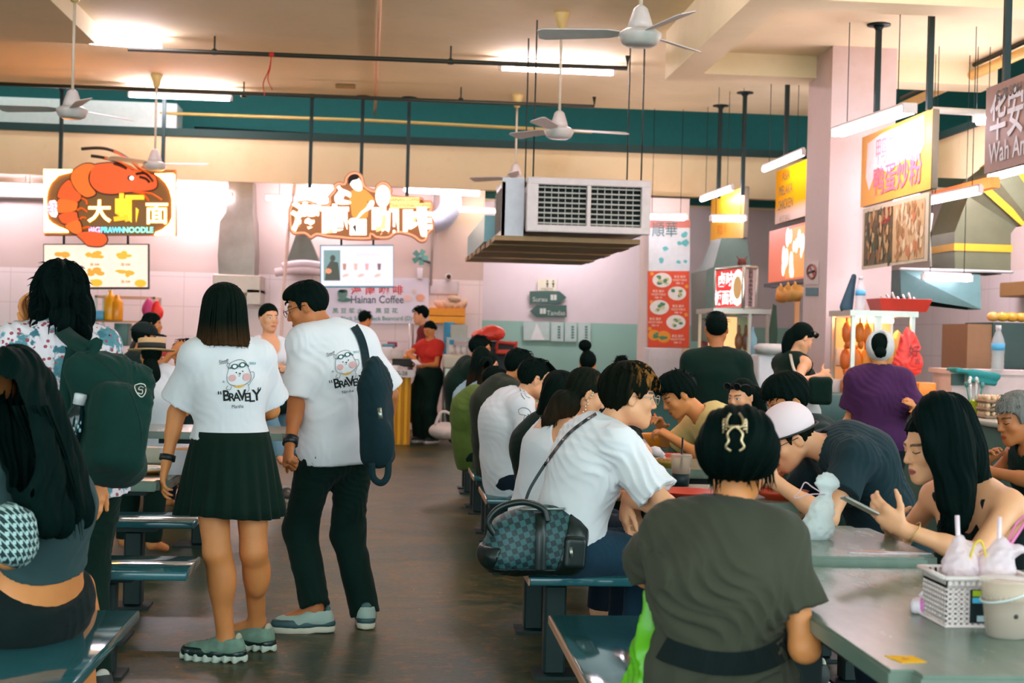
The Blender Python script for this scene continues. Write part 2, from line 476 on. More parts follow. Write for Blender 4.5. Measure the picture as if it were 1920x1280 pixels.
tube_lamp(PZ(168, 76, 4.30), PZ(297, 86, 4.30), 'wide bright ceiling lamp at the end of the left soffit', 17, .035)
for i, (X, Y) in enumerate(((-1.2, 9.5), (1.2, 10.2), (2.0, 6.2), (3.6, 8.2), (-4.5, 10.0))):  # extra tubes out of view, added to light the hall
    z = 4.30 if X > -3.05 else 4.10
    if X > 2.86: z = 4.30
    tube_lamp((X - .6, Y, z), (X + .6, Y, z), ['added unseen fluorescent tube on the ceiling ahead of the aisle', 'added unseen fluorescent tube on the ceiling over the right tables', 'added unseen fluorescent tube on the ceiling over the phone table', 'added unseen fluorescent tube on the ceiling right of the beam', 'added unseen fluorescent tube under the left soffit'][i], 15, .022)
# ------------------------------------------------------------------ smooth solids (bodies, clothes, hair, bags)
def A3(v): return np.array(v, dtype=np.float32)
class Field:
    def __init__(s, lo, hi, vox):
        s.vox = vox; s.lo = A3(lo) - 2 * vox
        s.n = np.maximum(4, np.ceil((A3(hi) + 2 * vox - s.lo) / vox).astype(int) + 1)
        s.a = np.full(tuple(s.n), .06, np.float32)
    def block(s, lo, hi):
        i0 = np.clip(np.floor((A3(lo) - s.lo) / s.vox).astype(int), 0, s.n)
        i1 = np.clip(np.ceil((A3(hi) - s.lo) / s.vox).astype(int) + 1, 0, s.n)
        if np.any(i1 <= i0): return None, None
        ax = [(s.lo[d] + s.vox * np.arange(i0[d], i1[d])).astype(np.float32) for d in range(3)]
        X, Y, Z = np.meshgrid(*ax, indexing='ij')
        return tuple(slice(i0[d], i1[d]) for d in range(3)), (X, Y, Z)
    def put(s, sl, d, k, sub=False):
        a = s.a[sl]
        if sub:
            b = -d
            if k > 0:
                h = np.maximum(k - np.abs(a - b), 0) / k; s.a[sl] = np.maximum(a, b) + h * h * k * .25
            else: s.a[sl] = np.maximum(a, b)
        elif k > 0:
            h = np.maximum(k - np.abs(a - d), 0) / k; s.a[sl] = np.minimum(a, d) - h * h * k * .25
        else: s.a[sl] = np.minimum(a, d)
    def cone(s, a, b, ra, rb, k=.03, flat=None, cut=None, sub=False, cap=None, disp=None):
        "tapered limb from a to b; flat=(axis, factor) squeezes the section; cut = list of (point, normal) half spaces to remove; cap: flat ends"
        a = A3(a); b = A3(b); rm = max(ra, rb) * (max(1, flat[1]) if flat else 1); g = k + 3 * s.vox
        sl, xyz = s.block(np.minimum(a, b) - rm - g, np.maximum(a, b) + rm + g)
        if sl is None: return
        X, Y, Z = xyz; ba = b - a; L2 = float(ba @ ba) + 1e-12
        px, py, pz = X - a[0], Y - a[1], Z - a[2]
        tt = (px * ba[0] + py * ba[1] + pz * ba[2]) / L2; t = np.clip(tt, 0, 1)
        px = px - t * ba[0]; py = py - t * ba[1]; pz = pz - t * ba[2]
        r = ra + (rb - ra) * t
        if flat:
            ax = A3(flat[0]); ax = ax / np.linalg.norm(ax); q = px * ax[0] + py * ax[1] + pz * ax[2]
            e = 1 / flat[1] - 1; px = px + q * ax[0] * e; py = py + q * ax[1] * e; pz = pz + q * ax[2] * e
        d = np.sqrt(px * px + py * py + pz * pz) - r
        if flat: d = d * (.5 + .5 * min(1, flat[1]))
        if cap:
            L = math.sqrt(L2)
            if cap & 1: d = np.maximum(d, -tt * L)
            if cap & 2: d = np.maximum(d, (tt - 1) * L)
        if cut is not None:
            for c in cut: d = np.maximum(d, c(X, Y, Z))
        if disp is not None: d = d + disp(X, Y, Z)
        s.put(sl, d, k, sub)
    def ell(s, c, r, M=None, k=.03, sub=False, cut=None, disp=None):
        "ellipsoid, M: 3x3 whose columns are its axes"
        c = A3(c); r = A3(r); g = k + 3 * s.vox; rm = float(r.max()) + g
        if M is None: e = r + g
        else: M = np.array(M, np.float32); e = np.sqrt(((M * r[None, :]) ** 2).sum(1)) + g
        sl, xyz = s.block(c - e, c + e)
        if sl is None: return
        X, Y, Z = xyz; p = [X - c[0], Y - c[1], Z - c[2]]
        if M is not None: q = [p[0] * M[0, i] + p[1] * M[1, i] + p[2] * M[2, i] for i in range(3)]
        else: q = p
        k0 = np.sqrt((q[0] / r[0]) ** 2 + (q[1] / r[1]) ** 2 + (q[2] / r[2]) ** 2)
        k1 = np.sqrt((q[0] / r[0] ** 2) ** 2 + (q[1] / r[1] ** 2) ** 2 + (q[2] / r[2] ** 2) ** 2) + 1e-9
        d = k0 * (k0 - 1) / k1
        if cut is not None:
            for f in cut: d = np.maximum(d, f(X, Y, Z))
        if disp is not None: d = d + disp(X, Y, Z)
        s.put(sl, d, k, sub)
    def rbox(s, c, h, M, r=.02, k=.02, disp=None, sub=False):
        c = A3(c); h = A3(h); M = np.array(M, np.float32); g = k + 3 * s.vox
        e = np.abs(M * h[None, :]).sum(1) + g
        sl, xyz = s.block(c - e, c + e)
        if sl is None: return
        X, Y, Z = xyz; p = [X - c[0], Y - c[1], Z - c[2]]
        q = [np.abs(p[0] * M[0, i] + p[1] * M[1, i] + p[2] * M[2, i]) - (h[i] - r) for i in range(3)]
        d = np.sqrt(sum(np.maximum(v, 0) ** 2 for v in q)) + np.minimum(np.maximum(q[0], np.maximum(q[1], q[2])), 0) - r
        if disp is not None: d = d + disp(X, Y, Z)
        s.put(sl, d, k, sub)
    def all(s, f):
        ax = [(s.lo[d] + s.vox * np.arange(s.n[d])).astype(np.float32) for d in range(3)]
        X, Y, Z = np.meshgrid(*ax, indexing='ij'); s.a = f(s.a, X, Y, Z).astype(np.float32)
    def near(s, f, band=.03):
        "apply f(X,Y,Z) as a displacement to the samples close to the surface only"
        idx = np.nonzero(np.abs(s.a) < band)
        X, Y, Z = [(s.lo[d] + s.vox * idx[d]).astype(np.float32) for d in range(3)]
        s.a[idx] += f(X, Y, Z)
    def mesh(s):
        a = s.a; vox = s.vox; nx, ny, nz = a.shape
        sg = a < 0
        c = [sg[i:nx - 1 + i, j:ny - 1 + j, k:nz - 1 + k] for i in (0, 1) for j in (0, 1) for k in (0, 1)]
        tot = sum(q.astype(np.int8) for q in c); act = (tot > 0) & (tot < 8)
        ids = np.nonzero(act); n = len(ids[0])
        if n == 0: return np.zeros((0, 3)), np.zeros((0, 4), int)
        vi = np.full(act.shape, -1, np.int32); vi[ids] = np.arange(n)
        i, j, k = ids
        val = {(x, y, z): a[i + x, j + y, k + z] for x in (0, 1) for y in (0, 1) for z in (0, 1)}
        acc = np.zeros((n, 3), np.float32); cnt = np.zeros(n, np.float32)
        for ax in range(3):
            for u in (0, 1):
                for w in (0, 1):
                    o0 = [u, w]; o0.insert(ax, 0); o1 = [u, w]; o1.insert(ax, 1)
                    va, vb = val[tuple(o0)], val[tuple(o1)]; cr = (va < 0) != (vb < 0)
                    t = np.where(cr, va / np.where(cr, va - vb, 1), 0)
                    for d in range(3):
                        acc[:, d] += np.where(cr, t if d == ax else o0[d], 0)
                    cnt += cr
        v = (acc / cnt[:, None] + np.stack(ids, 1)) * vox + s.lo
        F = []
        for ax in range(3):
            sl0 = [slice(None)] * 3; sl1 = [slice(None)] * 3; sl0[ax] = slice(0, -1); sl1[ax] = slice(1, None)
            s0 = sg[tuple(sl0)]; s1 = sg[tuple(sl1)]; cr = s0 != s1
            u, w = [(1, 2), (2, 0), (0, 1)][ax]
            for flip in (False, True):
                e = np.nonzero(cr & (s0 if not flip else s1))
                e = [q.copy() for q in e]
                ok = (e[u] > 0) & (e[w] > 0) & (e[u] < a.shape[u] - 1) & (e[w] < a.shape[w] - 1)
                e = [q[ok] for q in e]
                def g(du, dw):
                    x = [q.copy() for q in e]; x[u] = x[u] - du; x[w] = x[w] - dw; return vi[tuple(x)]
                q = [g(1, 1), g(0, 1), g(0, 0), g(1, 0)]
                if flip: q = q[::-1]
                F.append(np.stack(q, 1))
        F = np.concatenate(F); F = F[(F >= 0).all(1)]
        return v, F
def np_obj(name, v, f, mat, parent=None, attrs=None, extra=None):
    "mesh object from numpy quads (world coordinates); extra = MB with more faces"
    off = np.array(parent.location if parent else (0, 0, 0), np.float32)
    ev = np.zeros((0, 3), np.float32); ef = []
    if extra is not None and extra.v:
        ev = np.array([tuple(q) for q in extra.v], np.float32); ef = extra.f
    n0 = len(v); allv = np.concatenate([np.asarray(v, np.float32).reshape(-1, 3), ev])
    me = bpy.data.meshes.new(name)
    loops = [f.astype(np.int32).ravel()] if len(f) else []
    tots = [np.full(len(f), 4, np.int32)] if len(f) else []
    if ef:
        loops.append(np.array([i + n0 for q in ef for i in q], np.int32)); tots.append(np.array([len(q) for q in ef], np.int32))
    loops = np.concatenate(loops); tots = np.concatenate(tots)
    me.vertices.add(len(allv)); me.vertices.foreach_set('co', (allv - off).ravel())
    me.loops.add(len(loops)); me.loops.foreach_set('vertex_index', loops)
    me.polygons.add(len(tots)); st = np.concatenate([[0], np.cumsum(tots)[:-1]]).astype(np.int32)
    me.polygons.foreach_set('loop_start', st); me.polygons.foreach_set('use_smooth', np.ones(len(tots), bool))
    if attrs:
        for k, fn in attrs.items():
            at = me.attributes.new(k, 'FLOAT_VECTOR', 'POINT'); at.data.foreach_set('vector', fn(allv).astype(np.float32).ravel())
    me.update(calc_edges=True); me.validate()
    o = bpy.data.objects.new(name, me); COL.objects.link(o); me.materials.append(mat)
    if parent: o.parent = parent
    return o
def folds(seed, amp, f=28, up=(0, 0, 1), shear=.35):
    r = np.random.RandomState(seed); ph = r.rand(6) * 6.28; dx = r.randn(3) * .4
    def g(X, Y, Z):
        k = f * 2.1
        q = X * (1 + dx[0]) + Y * (.8 + dx[1]) + Z * shear
        wv = np.sin(X * 9 + Z * 11 + ph[0]) + np.sin(Y * 8 - Z * 7 + ph[1]) + .6 * np.sin(X * 23 - Z * 19 + Y * 17 + ph[5])
        a = np.sin(q * k * .8 + 3.6 * wv + ph[2]); b = np.sin((X * .6 - Y + Z * 1.1) * k * .8 + 3.0 * wv + ph[3]); c = np.sin((X + Y * .5) * k * .45 - Z * k * .5 + wv + ph[5])
        big = (1 - np.abs(a)) * .7 + (1 - np.abs(b)) * .5 + c * .5 - .6
        m = .3 + .7 * np.clip(.35 + .9 * np.sin(X * 6 + Y * 5 + Z * 8 + ph[4]), 0, 1)
        return (-amp * .85 * big * m).astype(np.float32)
    return g
def plane(p, n):
    p = A3(p); n = A3(n); n = n / np.linalg.norm(n)
    return lambda X, Y, Z: (X - p[0]) * n[0] + (Y - p[1]) * n[1] + (Z - p[2]) * n[2]
def sphere_out(c, r):
    c = A3(c); return lambda X, Y, Z: r - np.sqrt((X - c[0]) ** 2 + (Y - c[1]) ** 2 + (Z - c[2]) ** 2)
def ik(a, target, hint, l1, l2):
    "elbow / knee and end point of a two bone limb"
    a = Vector(a); d = Vector(target) - a; L = max(1e-4, d.length); dn = d / L
    L = min(max(L, abs(l1 - l2) + .02), (l1 + l2) * .999)
    x = (l1 * l1 - l2 * l2 + L * L) / (2 * L); h = math.sqrt(max(0, l1 * l1 - x * x))
    e = Vector(hint) - a; e = e - dn * e.dot(dn)
    if e.length < 1e-5: e = Vector((0, 0, -1)) - dn * dn.z * -1
    return a + dn * x + e.normalized() * h, a + dn * L
def basis(yaw, pitch=0, roll=0):
    "columns: right, forward, up. yaw degrees counterclockwise from +Y, pitch down positive, roll towards the right shoulder positive"
    return (Matrix.Rotation(math.radians(yaw), 3, 'Z') @ Matrix.Rotation(math.radians(-pitch), 3, 'X') @ Matrix.Rotation(math.radians(roll), 3, 'Y'))
class Frame:
    def __init__(s, c, B, k=1): s.c = Vector(c); s.B = B; s.k = k; s.M = np.array([list(r) for r in B], np.float32)
    def __call__(s, x, y, z): return s.c + s.B @ Vector((x, y, z)) * s.k
    def loc(s, v): return ((np.asarray(v, np.float32) - A3(s.c)) @ s.M) / s.k
    def locX(s, X, Y, Z):
        a, b, c = X - s.c.x, Y - s.c.y, Z - s.c.z; M = s.M
        return [(a * M[0, i] + b * M[1, i] + c * M[2, i]) / s.k for i in range(3)]
def hand(F, wr, d, n, side, s, pose='relax', thin=1.0):
    """palm and five fingers. wr wrist, d direction of the palm, n palm normal (the side that the fingers curl to), side +1 right -1 left"""
    d = Vector(d).normalized(); n = Vector(n); n = (n - d * n.dot(d)).normalized(); t = d.cross(n) * side   # t: towards the thumb
    if pose == 'relax': curl = (18, 28, 26); spread = .0; th = (35, 20)
    elif pose == 'grip': curl = (45, 65, 45); th = (50, 35)
    elif pose == 'fist': curl = (75, 90, 60); th = (55, 45)
    elif pose == 'pinch': curl = (38, 45, 30); th = (55, 25)
    elif pose == 'flat': curl = (6, 10, 8); th = (35, 10)
    else: curl = pose[0]; th = pose[1]
    k = .008 * s
    F.cone(wr - d * .02 * s, wr + d * .045 * s, .026 * s, .032 * s, .012 * s, flat=(n, .6))
    F.cone(wr + d * .03 * s + t * .018 * s, wr + d * .08 * s + t * .022 * s, .022 * s, .018 * s, .012 * s, flat=(n, .72))
    F.cone(wr + d * .03 * s - t * .012 * s, wr + d * .075 * s - t * .018 * s, .022 * s, .017 * s, .012 * s, flat=(n, .72))
    L = [(.027, (.043, .026, .022)), (.009, (.047, .030, .024)), (-.010, (.043, .027, .023)), (-.028, (.034, .021, .020))]
    for i, (off, ls) in enumerate(L):
        p = wr + d * (.085 - abs(i - 1) * .004) * s + t * off * s
        a = 0; r = (.0095 - (.0012 if i == 3 else 0)) * s * thin
        dd = (d + t * off * 1.6).normalized()
        p0 = p - d * .012 * s
        for j in range(3):
            a += math.radians(curl[j] + (i - 1) * 4)
            q = p + (dd * math.cos(a) + n * math.sin(a)) * ls[j] * s
            F.cone(p0 if j == 0 else p, q, r * (1.02 - .08 * j), r * (.95 - .1 * j), .004 * s); p = q
    p = wr + d * .018 * s + t * .024 * s; a = math.radians(th[0]); b = math.radians(th[1])
    v = (d * math.cos(a) + t * math.sin(a)).normalized()
    for j, l in enumerate((.045, .032, .026)):
        v2 = (v + n * math.sin(b) * (.6 if j == 0 else 1) + d * (.35 * j)).normalized()
        q = p + v2 * l * s; F.cone(p, q, (.0135 - .002 * j) * s, (.011 - .0018 * j) * s, .007 * s); p = q
# ------------------------------------------------------------------ people
def head_shape(F, H, fem, k):
    s = H.k; M = H.M; c = H
    F.ell(c(0, -.012, .030), A3((.073, .092, .085)) * s, M, .02 * s)
    F.ell(c(0, .030, -.030), A3((.058, .060, .078)) * s, M, .03 * s)
    for x in (-1, 1):
        F.cone(c(.052 * x, .0, -.05), c(.018 * x, .066, -.092), .020 * s, .018 * s, .03 * s)      # jaw
        F.ell(c(.040 * x, .060, -.022), A3((.022, .020, .022)) * s, M, .02 * s)                   # cheek
    F.ell(c(0, .072, -.096), A3((.020, .017, .017)) * s, M, .02 * s)                              # chin
    F.cone(c(-.034, .076, .022), c(.034, .076, .022), .012 * s, .012 * s, .015 * s)               # brow
    for x in (-1, 1): F.ell(c(.031 * x, .096, .002), A3((.017, .015, .010)) * s, M, .01 * s, sub=True)
    for x in (-1, 1): F.ell(c(.031 * x, .0755, .002), A3((.0145, .012, .0125)) * s, M, .004 * s)
    F.cone(c(0, .084, .014), c(0, .104, -.026), .0075 * s, .0115 * s, .008 * s)                   # nose
    for x in (-1, 1): F.ell(c(.0115 * x, .094, -.031), A3((.008, .009, .007)) * s, M, .005 * s)
    F.ell(c(0, .080, -.064), A3((.026, .014, .020)) * s, M, .015 * s)                             # muzzle
    F.ell(c(0, .0915, -.0605), A3((.019, .008, .0055)) * s, M, .004 * s)                          # lips
    F.ell(c(0, .0905, -.0715), A3((.017, .008, .0065)) * s, M, .004 * s)
    for x in (-1, 1):                                                                             # ears
        B = H.B @ Matrix.Rotation(x * .35, 3, 'Z') @ Matrix.Rotation(-.15, 3, 'X'); MM = np.array([list(r) for r in B], np.float32)
        F.ell(c(.077 * x, -.008, -.006), A3((.0085, .019, .031)) * s, MM, .006 * s)
        F.ell(c(.0865 * x, -.006, -.004), A3((.006, .011, .020)) * s, MM, .004 * s, sub=True)
HL = lambda H: (lambda v: H.loc(v))
PEOPLE = {}
def person(key, label, w, yaw, pelvis, neck, head, hyaw=None, hpitch=10, hroll=0, h=1.68, fem=False, sit=True,
           armR=None, armL=None, legR=None, legL=None, tone=None, eyes='down', shirt=None, bottom=None, hair=None, shoes=None,
           twist=0, broad=1.0, fat=1.0, bow=None, group=None, vox=None, beard=0, lip=None):
    s = h / 1.70
    def pt(q, dw=w):
        if isinstance(q, Vector): return q.copy()
        return P(q[0], q[1], q[2] if len(q) > 2 else dw)
    hyaw = yaw if hyaw is None else hyaw
    vox = vox or min(.016, max(.0055, .00105 * w))
    tone = tone or srgb(205, 150, 112)
    B = basis(yaw); T = basis(yaw + twist); rt = B @ Vector((1, 0, 0)); fw = B @ Vector((0, 1, 0)); rts = T @ Vector((1, 0, 0)); fws = T @ Vector((0, 1, 0))
    S0 = pt(pelvis); NB = pt(neck); HC = pt(head)
    d = NB - S0; L = d.length; d.normalize()
    back = -fw - d * (-fw).dot(d)
    slouch = (bow if bow is not None else .10 if sit else .02) * s
    S1 = S0 + d * L * .30 + back * slouch * .55 + Vector((0, 0, .0)); S2 = S0 + d * L * .66 + back * slouch * .9
    chest_up = (NB - S2).normalized()
    root = empty('person', (S0.x, S0.y, 0), 0, label, 'person', group)
    H = Frame(HC, basis(hyaw, hpitch, hroll), s * (.98 if fem else 1.02))
    sw = (.158 if fem else .178) * s * broad
    SH = {1: NB - chest_up * .055 * s + rts * sw, -1: NB - chest_up * .055 * s - rts * sw}
    ua, fa = .285 * s, .245 * s
    J = {'S0': S0, 'S1': S1, 'S2': S2, 'NB': NB, 'H': H, 'rt': rt, 'fw': fw, 'rts': rts, 'fws': fws, 'up': chest_up, 'root': root, 's': s, 'SH': SH, 'w': w, 'vox': vox}
    for side, arm in ((1, armR), (-1, armL)):
        arm = arm or {}
        a = SH[side]
        if 'w' in arm: wt = pt(arm['w'])
        elif sit: wt = a + fws * .34 * s + Vector((0, 0, -.27 * s)) - rts * side * .10 * s
        else: wt = a + Vector((0, 0, -.52 * s)) + fws * .03 * s + rts * side * .04 * s
        hint = pt(arm['e']) if 'e' in arm else a + Vector((0, 0, -.3)) - fws * .05 + rts * side * .12
        J['E', side], J['W', side] = ik(a, wt, hint, ua, fa)
    hw = .092 * s * (1.05 if fem else 1)
    for side, lg in ((1, legR), (-1, legL)):
        lg = lg or {}
        a = S0 + rt * side * hw - Vector((0, 0, .02 * s))
        if sit:
            at = pt(lg['a']) if 'a' in lg else Vector((a.x, a.y, .085 * s)) + fw * .38 * s + rt * side * .02
            hint = pt(lg['k']) if 'k' in lg else a + fw * .6 + Vector((0, 0, .30))
        else:
            at = pt(lg['a']) if 'a' in lg else Vector((a.x, a.y, .085 * s)) + rt * side * .01
            hint = pt(lg['k']) if 'k' in lg else a + fw * .5 + Vector((0, 0, -.4))
        J['HP', side] = a; J['K', side], J['A', side] = ik(a, at, hint, .43 * s, .415 * s)
        J['toe', side] = Vector(lg.get('toe', fw)) if not isinstance(lg.get('toe'), (int, float)) else basis(yaw + lg['toe']) @ Vector((0, 1, 0))
    pts = [S0, S1, S2, NB, HC, H(0, .1, -.12), H(0, 0, .13), H(0, -.1, 0)] + [J[q, i] for q in ('E', 'W', 'HP', 'K', 'A') for i in (1, -1)]
    lo = np.min([tuple(q) for q in pts], 0) - .2 * s; hi = np.max([tuple(q) for q in pts], 0) + .2 * s
    lo[2] = max(lo[2], 0.0); J['lo'] = lo; J['hi'] = hi
    # ---- the body, one continuous surface
    F = Field(lo, hi, vox); f = fat
    torso(F, J, fem, f, 0)
    F.cone(NB - chest_up * .05 * s, HC + (NB - HC) * .25, .056 * s * (.88 if fem else 1), .050 * s * (.9 if fem else 1.05), .03 * s)
    head_shape(F, H, fem, s)
    for side in (1, -1):
        a, e, wv = SH[side], J['E', side], J['W', side]; m = (.9 if fem else 1) * f
        F.ell(a, A3((.052, .052, .052)) * s * m, None, .03)
        F.cone(a, e, .046 * s * m, .036 * s * m, .02); F.cone(e, wv, .038 * s * m, .0255 * s * m, .02)
        F.cone(e, e + (wv - e) * .4, .040 * s * m, .036 * s * m, .02)
        arm = (armR if side == 1 else armL) or {}
        if arm.get('hand', 'relax') != 'none':
            dr = (wv - e).normalized()
            if 'dir' in arm: dr = Vector(arm['dir']).normalized()
            n = Vector(arm.get('palm', tuple(-rts * side + fws * .2 + Vector((0, 0, -.2)))))
            hand(F, wv, dr, n, side, s * (.93 if fem else 1), arm.get('hand', 'relax'))
        hp, kn, an = J['HP', side], J['K', side], J['A', side]; m = (1.0 if fem else .95) * f
        F.cone(hp, kn, .088 * s * m, .058 * s * m, .03); F.cone(kn, an, .055 * s * m, .037 * s * m, .03)
        cf = kn + (an - kn) * .3 - (J['toe', side]) * .018 * s
        F.ell(cf, A3((.054, .052, .100)) * s * m, np.array([list(r) for r in Matrix.Identity(3)]) if abs((an - kn).normalized().z) > .9 else None, .04)
        F.cone(an, an - Vector((0, 0, .045 * s)) + J['toe', side] * .13 * s, .034 * s, .026 * s, .03)
    v, q = F.mesh()
    hl = HL(H)
    J['body'] = np_obj('body', v, q, skin(tone, eyes=eyes, beard=beard, lip=lip), root, {'hl': hl})
    if bottom: make_bottom(J, fem, f, bottom, sit)
    if shirt: make_shirt(J, fem, f, shirt)
    if hair: make_hair(J, hair)
    if shoes: make_shoes(J, shoes)
    PEOPLE[key] = J
    return J
def torso(F, J, fem, f, e, cut=None, disp=None):
    s = J['s']; S0, S1, S2, NB, rt, fw, rts, fws = [J[k] for k in ('S0', 'S1', 'S2', 'NB', 'rt', 'fw', 'rts', 'fws')]
    up = J['up']; hipw = 1.08 if fem else .98
    a = dict(cut=cut, disp=disp)
    r = lambda v: v * s * f + e
    F.cone(S0 - rt * .06 * s, S0 + rt * .06 * s, r(.105 * hipw), r(.105 * hipw), .05, flat=(fw, .98), **a)
    F.cone(S0, S1, r(.145 * hipw), r(.118 if fem else .130), .05, flat=(fw, .74), **a)
    F.cone(S1, S2, r(.118 if fem else .132), r(.138 if fem else .155), .05, flat=(fws, .74), **a)
    F.cone(S2, NB - up * .09 * s, r(.138 if fem else .155), r(.115 if fem else .130), .06, flat=(fws, .68), **a)
    F.cone(J['SH'][1] - rts * .02 * s, J['SH'][-1] + rts * .02 * s, r(.050), r(.050), .06, **a)
    F.cone(NB - up * .03 * s + rts * .02 * s, J['SH'][1] - rts * .01, r(.045), r(.042), .05, **a)
    F.cone(NB - up * .03 * s - rts * .02 * s, J['SH'][-1] + rts * .01, r(.045), r(.042), .05, **a)
    if fem:
        for x in (-1, 1): F.ell(S2 + rts * .07 * x * s + fws * .088 * s + up * .0, A3((.058, .052, .058)) * s * f + e, np.array([list(q) for q in basis(0)]), .04, **a)
def make_shirt(J, fem, f, o):
    s = J['s']; e = o.get('ease', .018); vox = o.get('vox', J['vox'] * 1.0); root = J['root']
    S0, S1, S2, NB, rt, fw, rts, fws, up = [J[k] for k in ('S0', 'S1', 'S2', 'NB', 'rt', 'fw', 'rts', 'fws', 'up')]
    F = Field(J['lo'] - .06, J['hi'] + .06, vox)
    hem = o.get('hem', .02)
    sp = (S1 - S0).normalized()
    cut = [plane(S0 + sp * hem * s, -sp)]
    if o.get('low') is not None:      # loose lower part that hangs below the pelvis
        F.cone(S0 + (S1 - S0) * .8, S0 + sp * (hem - .005) * s, .135 * s * f + e, .150 * s * f + e + o['low'], .05, flat=(fw, .8), cap=2)
    torso(F, J, fem, f, e, cut)
    n0 = o.get('neckr', .066) * s
    sl = o.get('sleeve', .6)
    for side in (1, -1):
        a, el, wr = J['SH'][side], J['E', side], J['W', side]
        if sl > 0:
            t = min(sl, 1); q = a + (el - a) * t; rr = o.get('cuff', .066) * s * f
            F.cone(a - rts * side * .03, q, .058 * s * f + e * .6, rr + e * .2, .035, cap=2)
            if o.get('droop'):
                F.cone(a + (el - a) * t * .3 - Vector((0, 0, .01)), q - Vector((0, 0, o['droop'])), .05 * s * f, rr, .04, cut=[plane(q, el - a)])
            if sl > 1:
                F.cone(el, el + (wr - el) * (sl - 1), rr, .045 * s, .04, cap=2)
        elif o.get('tank'):
            pass
    if o.get('fold', .004): F.near(folds(int(abs(S0.x) * 991 + S0.y * 77) % 9999, o.get('fold', .004), o.get('ff', 26)))
    if sl <= 0:
        ah = o.get('armhole', .075)
        for side in (1, -1):
            a = J['SH'][side]; F.ell(a + rts * side * o.get('ao', .035) * s + up * .02, A3((ah, ah * 1.1, ah * 1.5)) * s, np.array([list(q) for q in basis(0)]), 0, sub=True)
    # neckline
    F.cone(NB + up * -.02 * s + fws * .01, J['H'].c, n0, n0 * .95, 0, sub=True)
    if o.get('scoop'):
        sc = o['scoop']; F.ell(NB + fws * .09 * s - up * .02 * s, A3((sc, sc * .9, sc * 1.4)) * s, J['H'].M * 0 + np.array([list(q) for q in basis(0)]), 0, sub=True)
    if o.get('scoopb'):
        sc = o['scoopb']; F.ell(NB - fws * .07 * s - up * .01 * s, A3((sc, sc * .9, sc * 1.2)) * s, np.array([list(q) for q in basis(0)]), 0, sub=True)
    v, q = F.mesh()
    ob = np_obj(o.get('name', 'shirt'), v, q, o['mat'], root, {'tl': lambda v: Frame(S2, basis(0), 1).loc(v)})
    if o.get('label'): ob['label'] = o['label']
    J['shirt'] = ob
    if o.get('collar'):               # ribbed neckband or polo collar
        mb = MB(); ang = np.linspace(0, 2 * math.pi, 29); ax = (J['H'].c - NB).normalized()
        c = NB + up * o.get('ch', -.004) * s; ux = rts; uy = fws - ax * fws.dot(ax); uy.normalize()
        pts = [c + (ux * math.cos(t) * n0 * 1.08 + uy * math.sin(t) * n0 * 1.12 + uy * .008 - ax * (.022 * max(0, math.sin(t)))) for t in ang]
        mb.tube(pts, o['collar'], 8, cap=False, flat=1)
        cb = mb.build('collar', o.get('cmat', o['mat']), None, fix=False); shift(cb, root)
    return ob
def shift(ob, root):
    "re-express a mesh that was laid out in world coordinates in its root's coordinates"
    ob.data.transform(Matrix.Translation(-root.location)); ob.parent = root
    return ob
def make_bottom(J, fem, f, o, sit):
    s = J['s']; e = o.get('ease', .014); root = J['root']; vox = J['vox'] * 1.1
    S0, S1, rt, fw = J['S0'], J['S1'], J['rt'], J['fw']
    top = o.get('top', .13); sp = (S1 - S0).normalized()
    kind = o.get('kind', 'trousers')
    F = Field(J['lo'] - .05, J['hi'] + .05, vox); hipw = 1.08 if fem else .98
    cut = [plane(S0 + sp * top * s, sp)]
    r = lambda v: v * s * f + e
    F.cone(S0 - rt * .06 * s, S0 + rt * .06 * s, r(.108 * hipw), r(.108 * hipw), .05, flat=(fw, .98), cut=cut)
    F.cone(S0, S1, r(.146 * hipw), r(.122 if fem else .134), .05, flat=(fw, .75), cut=cut)
    if kind == 'skirt':
        hem = o['hem']
    for side in (1, -1):
        hp, kn, an = J['HP', side], J['K', side], J['A', side]; m = (1.0 if fem else .97) * f
        if kind == 'shorts':
            q = hp + (kn - hp) * o.get('len', .45); F.cone(hp, q, r(.09), r(.08) + o.get('flare', 0), .04, cap=2)
        elif kind == 'trousers':
            F.cone(hp, kn, .090 * s * m + e, .070 * s * m + e, .04)
            an2 = an + (kn - an) * o.get('short', .02); F.cone(kn, an2, .069 * s * m + e, o.get('cuff', .05) * s + e * .5, .04, cap=2)
    F.near(folds(int(abs(S0.x) * 517 + S0.y * 31) % 9999, o.get('fold', .004), 30))
    v, q = F.mesh()
    ob = np_obj(o.get('name', kind), v, q, o['mat'], root)
    if o.get('label'): ob['label'] = o['label']
    J['bottom'] = ob
    if kind == 'skirt':
        return ob
